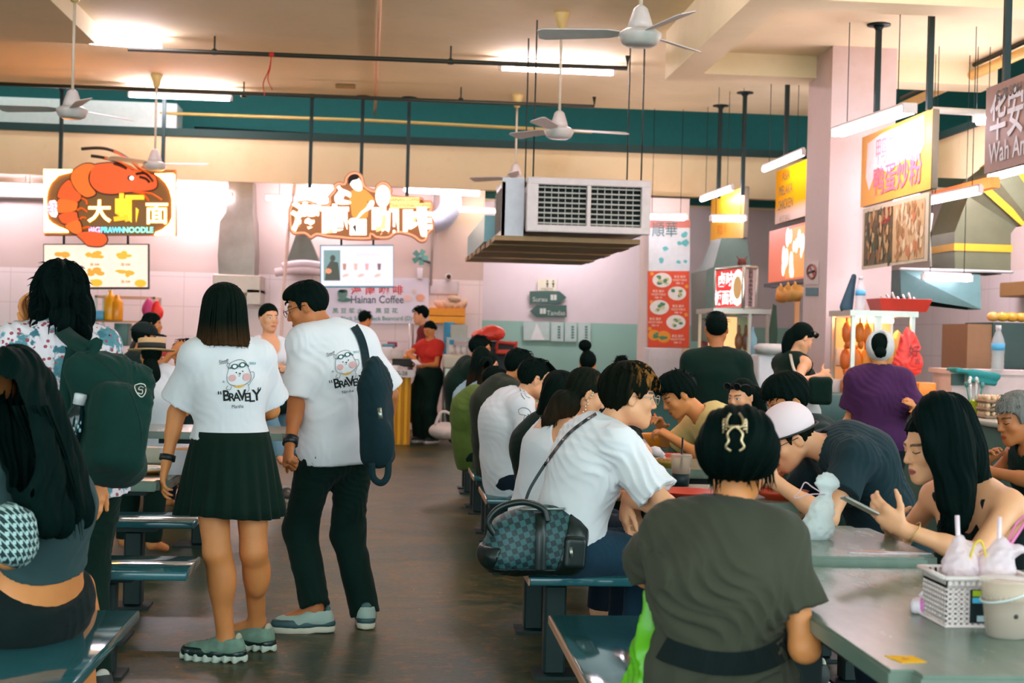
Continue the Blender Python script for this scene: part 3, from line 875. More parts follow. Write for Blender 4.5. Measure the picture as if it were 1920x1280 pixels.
# ---- hair
def zline(pts):
    ys = np.array([p[0] for p in pts], np.float32); zs = np.array([p[1] for p in pts], np.float32)
    return lambda H: (lambda X, Y, Z: (lambda l: (np.interp(l[1], ys, zs).astype(np.float32) - l[2]) * H.k)(H.locX(X, Y, Z)))
SHORT = zline([(-.13, -.072), (-.06, -.066), (-.03, -.030), (-.012, .02), (.004, .025), (.016, -.012), (.026, -.012), (.034, .035), (.060, .062), (.085, .066), (.12, .070)])
NAPE = zline([(-.13, -.11), (-.05, -.10), (-.03, -.03), (-.012, .015), (.004, .02), (.018, -.015), (.03, -.01), (.04, .03), (.06, .055), (.085, .055), (.12, .055)])
COVER = zline([(-.13, -.13), (-.03, -.13), (.0, -.12), (.02, -.05), (.04, .02), (.06, .05), (.085, .062), (.12, .066)])
def grooves(H, n, amp, seed=0, crown=(0, -.035)):
    def g(X, Y, Z):
        x, y, z = H.locX(X, Y, Z)
        ph = np.arctan2(x - crown[0], y - crown[1])
        rr = np.sqrt((x - crown[0]) ** 2 + (y - crown[1]) ** 2)
        wv = np.sin(z * 22 + ph * 2 + seed) * 1.2 + np.sin(z * 41 - ph * 3 + seed * 2) * .5
        return (amp * H.k * (np.sin(ph * n + wv) * .6 + np.sin(ph * n * 2.3 + wv * 1.7 + 1) * .4) * np.clip(rr / .05, 0, 1)).astype(np.float32)
    return g
def locks(mb, H, n, fn, r=.006, seed=0, k=6):
    "thin tapered locks; fn(random generator) gives a list of head-frame points"
    R = random.Random(seed)
    for i in range(n):
        p = fn(R); q = spline([H(*a) for a in p], 4); m = len(q)
        rr = r * H.k * R.uniform(.6, 1.2)
        mb.tube(q, [rr * (1 - .93 * (j / (m - 1)) ** 1.6) for j in range(m)], 5, flat=.6)
def make_hair(J, o):
    H = J['H']; k = H.k; st = o['style']; root = J['root']; vox = max(.004, J['vox'] * .8)
    pts = [H(x, y, z) for x in (-.16, .16) for y in (-.19, .15) for z in (-.14, .19)] + [Vector(p) for g in o.get('guides', []) for p in g[0]]
    lo = np.min([tuple(p) for p in pts], 0) - .03; hi = np.max([tuple(p) for p in pts], 0) + .03
    F = Field(lo, hi, vox); M = H.M; mb = MB(); puff = o.get('puff', 0)
    line = {'short': SHORT, 'nape': NAPE}.get(st, COVER)(H)
    if 'line' in o: line = zline(o['line'])(H)
    F.ell(H(0, -.014, .034), A3((.081 + puff, .100 + puff, .094 + puff)) * k, M, .01, cut=[line])
    if o.get('top'):
        F.ell(H(0, .02, .075), A3((.066, .080, .05 + o['top'])) * k, M, .02, cut=[line])
    if st == 'bob':
        L = o.get('len', .16)
        cutf = [lambda X, Y, Z: (lambda l: np.minimum(l[1] - .035, .3) * k)(H.locX(X, Y, Z))]
        F.cone(H(0, -.02, .03), H(0, -.028, -L), .098 * k, .126 * k, .03, flat=(H.B @ Vector((0, 1, 0)), .92), cap=2, cut=cutf)
    for g in o.get('guides', []):        # thick hanks: (points, radius0, radius1[, flat])
        q = [Vector(p) for p in g[0]]
        q = spline(q, 4); m = len(q)
        for i in range(m - 1):
            t0, t1 = i / (m - 1), (i + 1) / (m - 1)
            F.cone(q[i], q[i + 1], g[1] + (g[2] - g[1]) * t0, g[1] + (g[2] - g[1]) * t1, g[4] if len(g) > 4 else .025, flat=g[3] if len(g) > 3 else None)
    if st == 'bun' or o.get('bun'):
        c, r = o.get('bun', ((0, -.06, .14), .045)); F.ell(H(*c), A3((r, r, r * .9)) * k, M, .012)
    F.near(grooves(H, o.get('gn', 16), o.get('ga', .0035), o.get('seed', 1)))
    sd = o.get('seed', 1)
    if st in ('short', 'nape'):
        def f1(R):
            a = R.uniform(-3.1, 3.1); el = R.uniform(.15, 1.25)
            x, y = math.sin(a) * math.cos(el), math.cos(a) * math.cos(el); z = math.sin(el)
            b = (x * .080, -.014 + y * .098, .036 + z * .092); o2 = R.uniform(.006, .02) * o.get('mess', 1); c = R.uniform(-.02, .02)
            return [b, (b[0] * 1.04 + c, b[1] + .01 + y * o2, b[2] + z * o2 * .7), (b[0] * 1.08 + c * 2, b[1] + .018 + y * o2 * 1.5, b[2] - .012 + z * o2)]
        locks(mb, H, o.get('nl', 60), f1, .006, sd)
        if o.get('fringe'):
            fl = o['fringe']
            def f2(R):
                x = R.uniform(-.062, .062); t = R.uniform(.6, 1.1)
                return [(x * .7, .045, .115), (x, .085, .088), (x * 1.1 + R.uniform(-.01, .01), .099, .088 - fl * .5 * t), (x * 1.15 + R.uniform(-.018, .018), .098, .088 - fl * t)]
            locks(mb, H, o.get('nf', 34), f2, .009, sd + 1)
    if st == 'bob':
        def f3(R):
            a = R.uniform(-1.9, 1.9) + math.pi; L = o.get('len', .16)
            x, y = math.sin(a), math.cos(a)
            return [(x * .06, -.03 + y * .06, .11), (x * .096, -.02 + y * .100, .05), (x * .112, -.025 + y * .106, -.06), (x * .124, -.028 + y * .114, -L + .02), (x * .126 + R.uniform(-.01, .01), -.028 + y * .105, -L - R.uniform(-.02, .012))]
        locks(mb, H, 120, f3, .007, sd)
    if o.get('frizz'):
        n, spec = o['frizz']
        for i in range(n):
            R = random.Random(sd * 100 + i); g = spec(R)
            q = spline([Vector(p) for p in g], 4); m = len(q)
            mb.tube(q, [.004 * k * (1 - .9 * j / (m - 1)) for j in range(m)], 4)
    v, q = F.mesh()
    ob = np_obj('hair', v, q, o['mat'], root, {'hl': HL(H)}, extra=mb)
    if o.get('label'): ob['label'] = o['label']
    J['hair'] = ob
def make_shoes(J, o):
    s = J['s']
    for side in (1, -1):
        an = J['A', side]; t = J['toe', side].copy(); t.z = 0; t.normalize(); r = t.cross(Vector((0, 0, 1)))
        c = Vector((an.x, an.y, 0)); Bm = np.array([[r.x, t.x, 0], [r.y, t.y, 0], [0, 0, 1]], np.float32)
        q = lambda x, y, z: c + r * x * s + t * y * s + Vector((0, 0, z * s))
        F = Field(A3(c) - .2, A3(c) + .25, max(.005, J['vox']))
        h0 = o.get('sole', .035)
        flr = [plane((0, 0, h0 * s * .9), (0, 0, -1))]
        F.cone(q(0, -.045, .06), q(0, .02, .075), .044 * s, .044 * s, .03, cut=flr)
        F.cone(q(0, .02, .062), q(0, .145, .048), .046 * s, .036 * s, .03, flat=(Vector((0, 0, 1)), .85), cut=flr)
        F.cone(q(0, .08, .045), q(.005, .165, .040), .048 * s, .038 * s, .03, flat=(Vector((0, 0, 1)), .7), cut=flr)
        if o.get('high', True): F.cone(q(0, -.035, .06), q(0, -.03, .105), .044 * s, .043 * s, .02, cap=2)
        F.ell(q(0, -.025, .115), A3((.034, .040, .03)) * s, Bm, .0, sub=True)
        v, f = F.mesh(); sh = np_obj('shoe', v, f, o['mat'], J['root'])
        if o.get('label'): sh['label'] = o['label']
        G = Field(A3(c) - .2, A3(c) + .25, max(.005, J['vox']))
        for a, b, ra, rb in ((-.05, .05, .046, .044), (.05, .15, .044, .046), (.12, .175, .047, .034)):
            G.cone(q(0, a, h0 * .5), q(0, b, h0 * .5), ra * s, rb * s, .03, cut=[plane((0, 0, h0 * s), (0, 0, 1)), plane((0, 0, .003), (0, 0, -1))])
        if o.get('ridge'):
            G.near(lambda X, Y, Z: (.006 * np.sin(((X - c.x) * t.x + (Y - c.y) * t.y) * 150) * (Z < .03)).astype(np.float32), .02)
        v, f = G.mesh()
        so = np_obj('sole', v, f, o['smat'], J['root'], None); so.parent = sh
        if o.get('band'):
            G = Field(A3(c) - .2, A3(c) + .25, max(.005, J['vox']))
            for a, b, ra, rb in ((-.05, .05, .048, .046), (.05, .15, .046, .048), (.12, .175, .048, .034)):
                G.cone(q(0, a, h0), q(0, b, h0), ra * s, rb * s, .03, cut=[plane((0, 0, (h0 + .018) * s), (0, 0, 1)), plane((0, 0, (h0 - .006) * s), (0, 0, -1))])
            v, f = G.mesh(); so = np_obj('midsole_band', v, f, o['band'], J['root']); so.parent = sh
        mb = MB()
        for k in range(5): y_ = .045 + k * .020; z_ = .103 - k * .0065; mb.tube(spline([q(-.026, y_, z_ - .012), q(0, y_ + .006, z_ + .002), q(.026, y_, z_ - .012)], 3), .0035 * s, 5)
        lc = mb.build('laces', o.get('lace', o['smat'])); shift(lc, J['root']); lc.parent = sh
        G = Field(A3(c) - .2, A3(c) + .25, max(.005, J['vox'])); G.cone(q(0, -.062, .05), q(0, -.058, .10), .034 * s, .030 * s, .01, flat=(t, .5)); G.cone(q(0, .0, .105), q(0, .03, .098), .03 * s, .032 * s, .01, flat=(Vector((0, 0, 1)), .35))
        v, f = G.mesh(); hc = np_obj('heel_tab', v, f, o.get('heel', o['smat']), J['root']); hc.parent = sh
        if o.get('sock'):
            mb = MB(); mb.tube([an + Vector((0, 0, -.02)), an + Vector((0, 0, .022))], .043 * s, 14); cb = mb.build('sock', o['sock']); shift(cb, J['root'])
# ------------------------------------------------------------------ tables and benches
a = Mat('steel_grey_laminate', srgb(150, 146, 124), .26, 0, .5)
n = a.noise(a.map(a.coord(), (3, 1, 1)), 6, 4)
a.set('Base Color', a.mix(n, srgb(96, 114, 102), srgb(122, 136, 122))); a.set('Roughness', n * .14 + .18); M_table = a.done()
M_edge = plain(srgb(118, 132, 112), .5)
a = Mat('blue_bench_gloss', srgb(58, 112, 118), .14, 0, .6)
n = a.noise(a.coord(), 7, 4)
a.set('Base Color', a.mix(n, srgb(30, 82, 92), srgb(52, 104, 110))); a.set('Roughness', n * .07 + .035); M_bench = a.done()
M_bedge = plain(srgb(40, 98, 108), .4)
M_bworn = plain(srgb(172, 128, 100), .5)
M_leg = plain(srgb(16, 50, 50), .55, .2)
def bench(x0, x1, y0, y1, z, label, axis='y', worn=True):
    t = empty('bench', ((x0 + x1) / 2, (y0 + y1) / 2, 0), 0, label, 'bench', 'blue benches fixed beside the tables')
    cx, cy = (x0 + x1) / 2, (y0 + y1) / 2; hx, hy = (x1 - x0) / 2, (y1 - y0) / 2
    m = MB(); m.rbox((-hx, -hy, z - .035), (hx, hy, z), .008, 2); m.build('seat', M_bench, t)
    e = MB(); e.rbox((-hx - .004, -hy - .004, z - .034), (-hx + .004, hy + .004, z - .004), .003, 1); 
    e.build('edge_strip', M_bworn if worn else M_bedge, t)['label'] = 'worn brown edge strip'
    for q in (-1, 1):
        if axis == 'y': px, py = -hx * .35, q * hy * .62
        else: px, py = q * hx * .62, 0
        l = MB(); l.rbox((px - .045, py - .045, .012), (px + .045, py + .045, z - .07), .01, 1); l.box((px - .085, py - .085, 0), (px + .085, py + .085, .014)); l.box((px - .11, py - .05, z - .07), (px + .11, py + .05, z - .035))
        l.build('leg', M_leg, t)
    return t
def table(x0, x1, y0, y1, z, label, legs=1):
    t = empty('food_court_table', ((x0 + x1) / 2, (y0 + y1) / 2, 0), 0, label, 'table', 'grey food court tables')
    hx, hy = (x1 - x0) / 2, (y1 - y0) / 2
    bm = bmesh.new(); bmesh.ops.create_cube(bm, size=1)
    for v in bm.verts: v.co = Vector((v.co.x * 2 * hx, v.co.y * 2 * hy, v.co.z * .045 + z - .0225))
    bmesh.ops.bevel(bm, geom=[e for e in bm.edges if abs(e.verts[0].co.z - e.verts[1].co.z) > .01], offset=.05, segments=4, affect='EDGES')
    bmesh.ops.bevel(bm, geom=[e for e in bm.edges if abs(e.verts[0].co.z - e.verts[1].co.z) < .001], offset=.007, segments=2, affect='EDGES')
    m = MB(); m.bm(bm, 0, None, False); m.build('table_top', M_table, t)
    for q in ((-.55, .55) if legs == 2 else (0,)):
        l = MB(); px, py = (q * hx, 0) if hx > hy else (0, q * hy)
        l.rbox((px - .055, py - .055, .012), (px + .055, py + .055, z - .085), .01, 1); l.box((px - .16, py - .13, 0), (px + .16, py + .13, .014)); l.box((px - .25, py - .2, z - .085), (px + .25, py + .2, z - .045))
        l.build('leg', M_leg, t)
    return t
# right hand row: table depths (y0, y1) and their aisle side benches
TX0, TX1 = 1.03, 1.68
RT = [(2.80, 4.16, .73), (4.20, 4.92, .755), (5.56, 6.26, .755), (6.95, 7.65, .755), (8.30, 8.98, .755), (9.62, 10.3, .755), (11.0, 11.7, .755)]
names = ['large grey table nearest the camera, with the white basket on it', 'grey table under the woman looking at her phone', 'grey table of the person in the white cap', 'grey table with the orange bowl', 'grey table in front of the woman with sunglasses on her head', 'grey table before the person with a hair bun', 'grey table farthest down the right row']
for (y0, y1, z), nm in zip(RT, names): table(TX0, TX1 if y0 > 3 else 2.4, y0, y1, z, nm, 2 if y0 < 3 else 1)
RB = [(3.2, 4.82, 'blue bench nearest the camera at right, under the person in olive'), (5.56, 6.98, 'blue bench under the checked travel bag'), (8.20, 8.88, 'blue bench third along the right side of the aisle'), (9.50, 10.15, 'blue bench fourth along the right side of the aisle'), (10.95, 11.65, 'blue bench fifth along the right side of the aisle'), (12.35, 13.0, 'blue bench with a pale bag on it, farthest along the aisle')]
for y0, y1, nm in RB: bench(.55, .965, y0, y1, .45, nm)
for y0, y1, nm in ((4.25, 4.95, 'blue bench under the woman looking at her phone'), (5.6, 6.3, 'blue bench under the person in the white cap'), (6.95, 7.65, 'blue bench under the boy in the yellow shirt'), (8.25, 9.0, 'blue bench under the woman with sunglasses on her head')):
    bench(1.78, 2.18, y0, y1, .45, nm)
bench(2.55, 2.95, 5.7, 6.4, .45, 'blue bench under the person with short grey hair')
# left hand rows run across the hall
xr = lambda px, w: (px - 740) / F_PX * w
bench(-2.4, xr(277, 4.75), 3.3, 4.83, .45, 'blue bench nearest the camera at left, reflecting a red sign')
bench(-2.6, xr(366, 5.55), 5.58, 5.98, .45, 'blue bench at left with a bright reflection, before the laid table', 'x', False)
table(-2.6, -.93, 6.05, 6.85, .75, 'grey table at left with the plate and the takeaway box', 2)
bench(-2.6, -.95, 7.02, 7.38, .45, 'blue bench at left behind the laid table', 'x', False)
table(-3.2, xr(560, 9.3), 8.9, 9.6, .75, 'grey table at left behind the woman with the straw hat', 2)
bench(-3.2, xr(470, 10.2), 10.05, 10.45, .45, 'blue bench at left under the woman with the straw hat', 'x', False)
# ------------------------------------------------------------------ ceiling fans
def fan(px, py, w, label, ang=0, topz=4.4):
    p = P(px, py, w); t = empty('ceiling_fan', (p.x, p.y, topz), 0, label, 'fan', 'white ceiling fans')
    z = p.z - topz; s = 1.0
    c = MB(); c.lathe([(.075, 0), (.075, -.02), (.035, -.15), (.018, -.16)], 20); c.build('canopy', plain(srgb(214, 186, 116), .5), t)['label'] = 'yellowed canopy'
    r = MB(); r.tube([(0, 0, -.15), (0, 0, z + .19)], .013, 8); r.build('rod', plain(srgb(214, 200, 175), .5), t)
    h = MB(); h.lathe([(.02, z + .21), (.045, z + .19), (.075, z + .10), (.085, z + .055)], 24); h.build('motor_cover', M_white_paint, t)
    m = MB(); m.lathe([(.10, z + .055), (.138, z + .03), (.138, z + .012), (.115, z - .035), (.085, z - .05), (0, z - .052)], 28); m.build('motor', plain(srgb(205, 200, 192), .35), t)
    for k in range(3):
        a = ang + k * 2.0944; u = Vector((math.cos(a), math.sin(a), 0)); v = Vector((-math.sin(a), math.cos(a), .28)).normalized()
        b = MB(); q = [(.13, -.03), (.2, -.055), (.62, -.075), (.66, -.05), (.66, .05), (.62, .07), (.2, .055), (.13, .03)]
        b.prism(q, (0, 0, z + .03), u, v, (0, 0, .006)); b.build('blade', M_white_paint, t)
    return t
fan(1200, 72, 9.1, 'white ceiling fan nearest the camera, cut by the top of the photo', 2.9)
fan(1048, 250, 13.2, 'white ceiling fan above the air conditioning vent', .1)
fan(135, 212, 12.6, 'white ceiling fan above the prawn sign at left', .9)
fan(966, 338, 17.8, 'small far ceiling fan behind the air conditioning vent', .4)
fan(290, 312, 17.0, 'far ceiling fan whose blades show behind the prawn sign', -.2)
# ------------------------------------------------------------------ pipes under the ceiling
def pipe(name, pts, r, mat, label, cat='pipe', group=None, n=8):
    pts = [Vector(p) for p in pts]; m = MB(); m.tube(pts, r, n); o = m.build(name, mat); return tag(o, label, cat, group)
M_pipe = plain(srgb(62, 66, 50), .5, .3); M_gold = plain(srgb(214, 172, 96), .5)
a0, b0 = PZ(240, 92, 4.22), PZ(1176, 128, 4.22)
pipe('sprinkler_pipe', [a0, b0, b0 + Vector((0, 0, .13))], .024, M_pipe, 'dark sprinkler pipe under the ceiling with an upturned end, the nearer one')
a0, b0 = PZ(-60, 155, 4.22), PZ(1114, 200, 4.22)
pipe('sprinkler_pipe', [a0, b0, b0 + Vector((0, 0, .12))], .024, M_pipe, 'dark sprinkler pipe under the ceiling with an upturned end, the farther one')
for px, py in ((402, 97), (845, 115), (457, 178), (864, 188)):
    q = PZ(px, py, 4.24); m = MB(); m.tube([(0, 0, 0), (0, 0, .16)], .010, 6); m.lathe([(.032, -.03), (.034, .01), (.02, .03)], 10)
    o = m.build('pipe_hanger', M_pipe); o.location = q; tag(o, 'dark pipe hanger clamp holding a sprinkler pipe to the ceiling', 'hanger', 'pipe hangers')
pipe('conduit', [PZ(713, -30, 4.37), PZ(703, 214, 4.37)], .020, plain(srgb(222, 170, 130), .5), 'pinkish conduit running along the ceiling towards the camera')
pipe('conduit', [P(300, 212, 18.9), P(700, 226, 18.9), P(1110, 247, 19.0)], .022, M_gold, 'long yellow conduit below the far edge of the ceiling')
pipe('conduit', [PZ(2050, 40, 4.02), PZ(1690, 200, 4.02)], .05, M_gold, 'thick golden pipe along the right edge of the ceiling')
pipe('conduit', [PZ(2050, 20, 4.12), PZ(1690, 184, 4.12)], .022, M_pipe, 'thin dark pipe above the thick golden pipe')
pipe('water_pipe', [P(375, 258, 19.9), P(820, 266, 19.9)], .045, plain(srgb(120, 190, 190), .5), 'pale blue pipe in the dark void above the fascia')
pipe('water_pipe', [P(365, 240, 20.2), P(1060, 278, 20.2)], .025, M_black_metal, 'thin dark pipe in the void above the fascia')
m = MB(); q = PZ(648, 160, 4.39); m.box((-.12, -.05, -.03), (.12, .05, 0)); o = m.build('ceiling_vent', plain(srgb(150, 112, 50), .6)); o.location = q; tag(o, 'small brown ceiling plate', 'plate')
m = MB(); p0 = PZ(509, 102.5, 4.215); R = random.Random(3)
for k, (dx, dz) in enumerate(((-.05, -.42), (-.02, -.36))):
    pts = [(0, 0, 0), (dx * .4, 0, dz * .35), (dx * 1.5, 0, dz * .7), (dx * 1.2 + k * .04, 0, dz)]
    m.tube(spline(pts, 6), .02, 6, flat=.25)
m.ball((0, 0, 0), .03, 8); o = m.build('ribbon', plain(srgb(205, 48, 24), .7)); o.location = p0; tag(o, 'red ribbon tied to the nearer sprinkler pipe', 'ribbon')
# long grey duct and air conditioner
m = MB(); a0 = P(331, 250, 18.9); m.rbox((-11, a0.y, a0.z), (a0.x, a0.y + .5, a0.z + .40), .01, 1); o = m.build('ventilation_duct', plain(srgb(186, 190, 182), .6)); tag(o, 'long pale duct above the fascia at left', 'duct')
p = P(990, 430, 13.4); q = P(1213, 345, 13.6)
t = empty('air_conditioner_vent', (p.x, p.y, p.z), 0, 'white ceiling hung air conditioning unit with two dark grilles', 'air conditioner')
Wd = q.x - p.x; Hh = q.z - p.z; Dp = 1.1
M_ac = plain(srgb(212, 204, 200), .45)
m = MB(); m.box((0, .02, 0), (Wd, Dp, .04)); m.box((0, .02, Hh - .04), (Wd, Dp, Hh)); m.box((0, .02, 0), (.03, Dp, Hh)); m.box((Wd - .03, .02, 0), (Wd, Dp, Hh)); m.box((0, Dp - .03, 0), (Wd, Dp, Hh)); m.build('casing', M_ac, t)
m = MB()
for x0, x1 in ((-.02, .09), (Wd / 2 - .02, Wd / 2 + .02), (Wd - .07, Wd + .02)): m.rbox((x0, -.02, -.02), (x1, .05, Hh + .02), .008, 1)
m.rbox((-.018, -.023, -.018), (Wd + .018, .047, .05), .008, 1); m.rbox((-.018, -.023, Hh - .05), (Wd + .018, .047, Hh + .018), .008, 1); m.build('frame', M_ac, t)
m = MB(); m.quad((0, .10, 0), (Wd, .10, 0), (Wd, .10, Hh), (0, .10, Hh)); m.build('filter', plain(srgb(16, 34, 34), .8), t)
for side in (0, 1):
    x0 = .09 if side == 0 else Wd / 2 + .02; x1 = Wd / 2 - .02 if side == 0 else Wd - .07; m = MB()
    for k in range(8): z = .07 + k * (Hh - .14) / 7; m.box((x0, .03, z - .007), (x1, .045, z + .007))
    for k in range(1, 7): x = x0 + k * (x1 - x0) / 7; m.box((x - .004, .05, .05), (x + .004, .06, Hh - .05))
    m.build('grille', plain(srgb(170, 172, 160), .5), t)
m = MB()
sx = -.24
m.box((sx, .15, -.06), (sx + .03, .95, Hh - .02)); m.box((sx, .15, -.06), (-.03, .18, Hh + .02)); m.box((sx, .92, -.06), (-.03, .95, Hh + .02)); m.build('side_panel', plain(srgb(198, 204, 210), .4), t)
for x_ in (.05, Wd - .05):
    for y_ in (.15, Dp - .1): m = MB(); m.tube([(x_, y_, Hh), (x_, y_, 4.4 - p.z)], .008, 6); m.build('hanger', M_black_metal, t)
m = MB()
for k in range(8): m.box((sx - .015, .2 + k * .09, 0), (sx - .003, .215 + k * .09, Hh - .08))
m.build('side_grille', plain(srgb(110, 100, 90), .5), t)
m = MB()
for k in range(7):
    y = .12 + k * .62; m.box((sx - .06 - k * .012, y, -.10 - (k % 2) * .01), (Wd - .05, y + .55, -.055))
m.build('louvre', plain(srgb(150, 120, 78), .6), t)['label'] = 'row of brown louvres under the duct'
m = MB()
m.box((sx - .1, 1.2, -.05), (sx + .12, 4.6, .22)); m.build('duct', plain(srgb(130, 176, 182), .4, .3), t)
# ------------------------------------------------------------------ signs and screens
class Flat:
    "shapes laid on one upright plane of the hall; positions are given where the photo shows them"
    def __init__(s, fn, n, root=None, ux=None): s.fn = fn; s.n = Vector(n); s.root = root; s.ux = ux
    def g(s, x, y, lift=0): return s.fn(x, y) + s.n * lift
    def unit(s, x=960, y=500): return (s.fn(x + 1, y) - s.fn(x, y)).length
    def out(s, mb, name, mat):
        o = mb.build(name, mat, None); 
        if s.root: shift(o, s.root)
        return o
    def poly(s, pts, mat, name, lift=.01, t=.01, mb=None):
        a = [s.g(x, y, lift) for x, y in pts]; k = len(a); b = [q + s.n * t for q in a]
        m_ = mb or MB(); m_.add(a + b, [tuple(range(k)), tuple(range(2 * k - 1, k - 1, -1))] + [(j, j + k, (j + 1) % k + k, (j + 1) % k) for j in range(k)])
        return m_ if mb else s.out(m_, name, mat)
    def rect(s, x0, y0, x1, y1, mat, name, lift=.01, t=.01, mb=None):
        return s.poly([(x0, y0), (x1, y0), (x1, y1), (x0, y1)], mat, name, lift, t, mb)
    def disc(s, x, y, rx, ry, mat, name, lift=.01, t=.006, mb=None, n=20):
        return s.poly([(x + rx * math.cos(2 * math.pi * i / n), y + ry * math.sin(2 * math.pi * i / n)) for i in range(n)], mat, name, lift, t, mb)
    def line(s, pts, r, mat, name, lift=.02, mb=None):
        q = spline([s.g(x, y, lift) for x, y in pts], 5); u = s.unit(*pts[0]); m_ = mb or MB()
        k = len(q); m_.tube(q, [r * u] * k, 6)
        return m_ if mb else s.out(m_, name, mat)
    def text(s, txt, x, y, h, mat, name='lettering', lift=.02, bold=0, sx=1, mb=None, rot=0, align='CENTER'):
        o = s.fn(x, y); ux = s.ux if s.ux is not None else (s.fn(x + 1, y) - o); uy = s.fn(x, y - 1) - o
        m_ = mb or MB(); add_text(m_, txt, o + s.n * lift, ux, uy, h * uy.length * 1.25, bold, 0, align, sx, rot=rot)
        return m_ if mb else s.out(m_, name, mat)
def planeY(Y): return lambda x, y: PY(x, y, Y)
def planeX(X): return lambda x, y: PX(x, y, X)
def zm(ox, oy, k): return lambda pts: [(ox + x / k, oy + y / k) for x, y in pts]
def inset(pts, d):
    n = len(pts); out = []; ar = sum(pts[i][0] * pts[(i + 1) % n][1] - pts[(i + 1) % n][0] * pts[i][1] for i in range(n)); sg = 1 if ar > 0 else -1
    for i in range(n):
        a, b, c = pts[i - 1], pts[i], pts[(i + 1) % n]
        e1 = Vector((b[0] - a[0], b[1] - a[1])).normalized(); e2 = Vector((c[0] - b[0], c[1] - b[1])).normalized()
        t = (e1 + e2); t = t.normalized() if t.length > 1e-6 else e1
        out.append((b[0] - t.y * d * sg, b[1] + t.x * d * sg))
    return out
def sign_root(name, c, label, cat='sign', group=None): return empty(name, c, 0, label, cat, group)
def pole(px, py0, py1, w, label, r=.022, flange=True):
    p = P(px, py1, w); t = empty('hanging_pole', (p.x, p.y, p.z), 0, label, 'pole', 'black poles that hang from the ceiling')
    top = ceil_z(p.x, p.y) - p.z
    m_ = MB(); m_.box((-r, -r, 0), (r, r, top)); m_.build('pole', M_black_metal, t)
    if flange:
        f = MB(); f.lathe([(.10, top - .012), (.10, top)], 20); f.lathe([(.022, top - .06), (.05, top - .012)], 12); f.build('ceiling_flange', M_black_metal, t)
    return t
for a in ((113, 165, 322, 18.1, 'black pole holding the left side of the prawn sign'), (305, 185, 326, 18.1, 'black pole holding the right side of the prawn sign'),
          (581, 189, 352, 18.2, 'black pole above the left characters of the coffee sign'), (677, 196, 334, 18.2, 'black pole behind the head of the coffee sign figure'), (763, 197, 370, 18.2, 'black pole above the right part of the coffee sign'),
          (1347, 217, 372, 18.2, 'black pole left of the small yellow sign'), (1392, 188, 366, 17.2, 'black pole right of the small yellow sign'), (1473, 150, 295, 15.2, 'black pole above the yellow chicken rice sign'),
          (1643, 70, 232, 12.2, 'black pole in front of the tall pillar'), (1742, -20, 206, 11.3, 'black pole at the near end of the pork noodle sign'), (1886, -30, 166, 9.9, 'black pole above the brown sign at the right edge')): pole(*a)
# --- big prawn noodle sign
Y = 17.95; Z1 = zm(60, 260, 5.817)
t = sign_root('prawn_sign', PY(205, 440, Y), 'lit sign with a big orange prawn and yellow characters')
B = Flat(planeY(Y), (0, -1, 0), t)
m_ = MB(); a0 = PY(83, 440, Y); b0 = PY(328, 320, Y)
B.rect(83, 318, 329, 441, None, '', -.12, .115, m_); B.out(m_, 'sign_box', plain(srgb(190, 110, 40), .5))
B.rect(86, 320, 326, 439, glow((.20, .085, .01), .6, srgb(70, 45, 12)), 'back_panel', 0, .006)
gl = glow((1, .32, .05), 56)
m_ = MB()
for q in ([(133, 335), (440, 340), (430, 365), (360, 380), (290, 400), (250, 440), (210, 480), (175, 560), (160, 640), (160, 780), (180, 880), (220, 920), (290, 960), (390, 1000), (400, 1020), (140, 1020)],
          [(1340, 385), (1545, 380), (1560, 400), (1558, 1055), (1340, 1050), (1350, 1025), (1430, 990), (1500, 930), (1530, 860), (1530, 660), (1505, 560), (1460, 480), (1400, 420)]):
    B.poly(Z1(q), None, '', .01, .012, m_)
B.out(m_, 'glowing_border', gl)
ora = glow((1, .13, .006), .62, srgb(150, 40, 8)); ora2 = glow((1, .19, .008), .70, srgb(160, 50, 8)); drk = plain(srgb(60, 20, 8), .6)
segs = [[(690,290),(760,275),(880,268),(1000,300),(1100,330),(1230,375),(1330,395),(1360,440),(1365,520),(1310,560),(1180,575),(1000,590),(880,605),(760,590),(680,540),(640,470),(640,400),(660,330)],
        [(470,340),(560,285),(640,275),(690,300),(640,360),(620,430),(640,510),(700,600),(600,640),(500,570),(440,470),(435,400)],
        [(330,520),(400,455),(430,470),(470,550),(540,620),(520,680),(460,690),(300,650),(295,590)],
        [(290,680),(330,660),(490,690),(500,740),(470,790),(300,810),(282,740)], [(310,830),(480,800),(500,850),(510,890),(380,930),(320,900)],
        [(375,945),(510,890),(550,990),(540,1020),(480,1040),(400,990)], [(500,1050),(560,1020),(680,1015),(790,1040),(825,1100),(800,1150),(740,1175),(620,1165),(560,1110)]]
m1 = MB(); m2 = MB()
for i, q in enumerate(segs):
    q = sp2(q, 4); B.poly(Z1(inset(q, -12)), None, '', .02, .008, m1)
    o = B.poly(Z1(q), ora2 if i % 2 else ora, 'prawn_segment' if 0 < i < 6 else ('prawn_tail' if i else 'prawn_head'), .03, .012 + .002 * i)
for q in ([(545,115),(700,105),(820,115),(950,160),(1080,240),(1200,350)], [(650,190),(760,205),(900,240),(1000,280),(1120,340)]): B.line(Z1(q), 3.2, None, '', .03, m1)
B.out(m1, 'prawn_outline', drk)
m1 = MB()
for q in ([(900,140),(1050,225),(1150,300),(1290,390)], [(800,215),(950,250),(1080,320),(1200,360)], [(550,650),(600,680),(605,720)], [(500,785),(550,760),(610,800)], [(530,880),(560,860),(600,870)], [(560,980),(620,965),(650,985)], [(1150,585),(1300,600),(1420,670)], [(1100,575),(1220,610),(1280,680)]): B.line(Z1(q), 2.0, None, '', .045, m1)
B.out(m1, 'prawn_legs', ora)
m1 = MB()
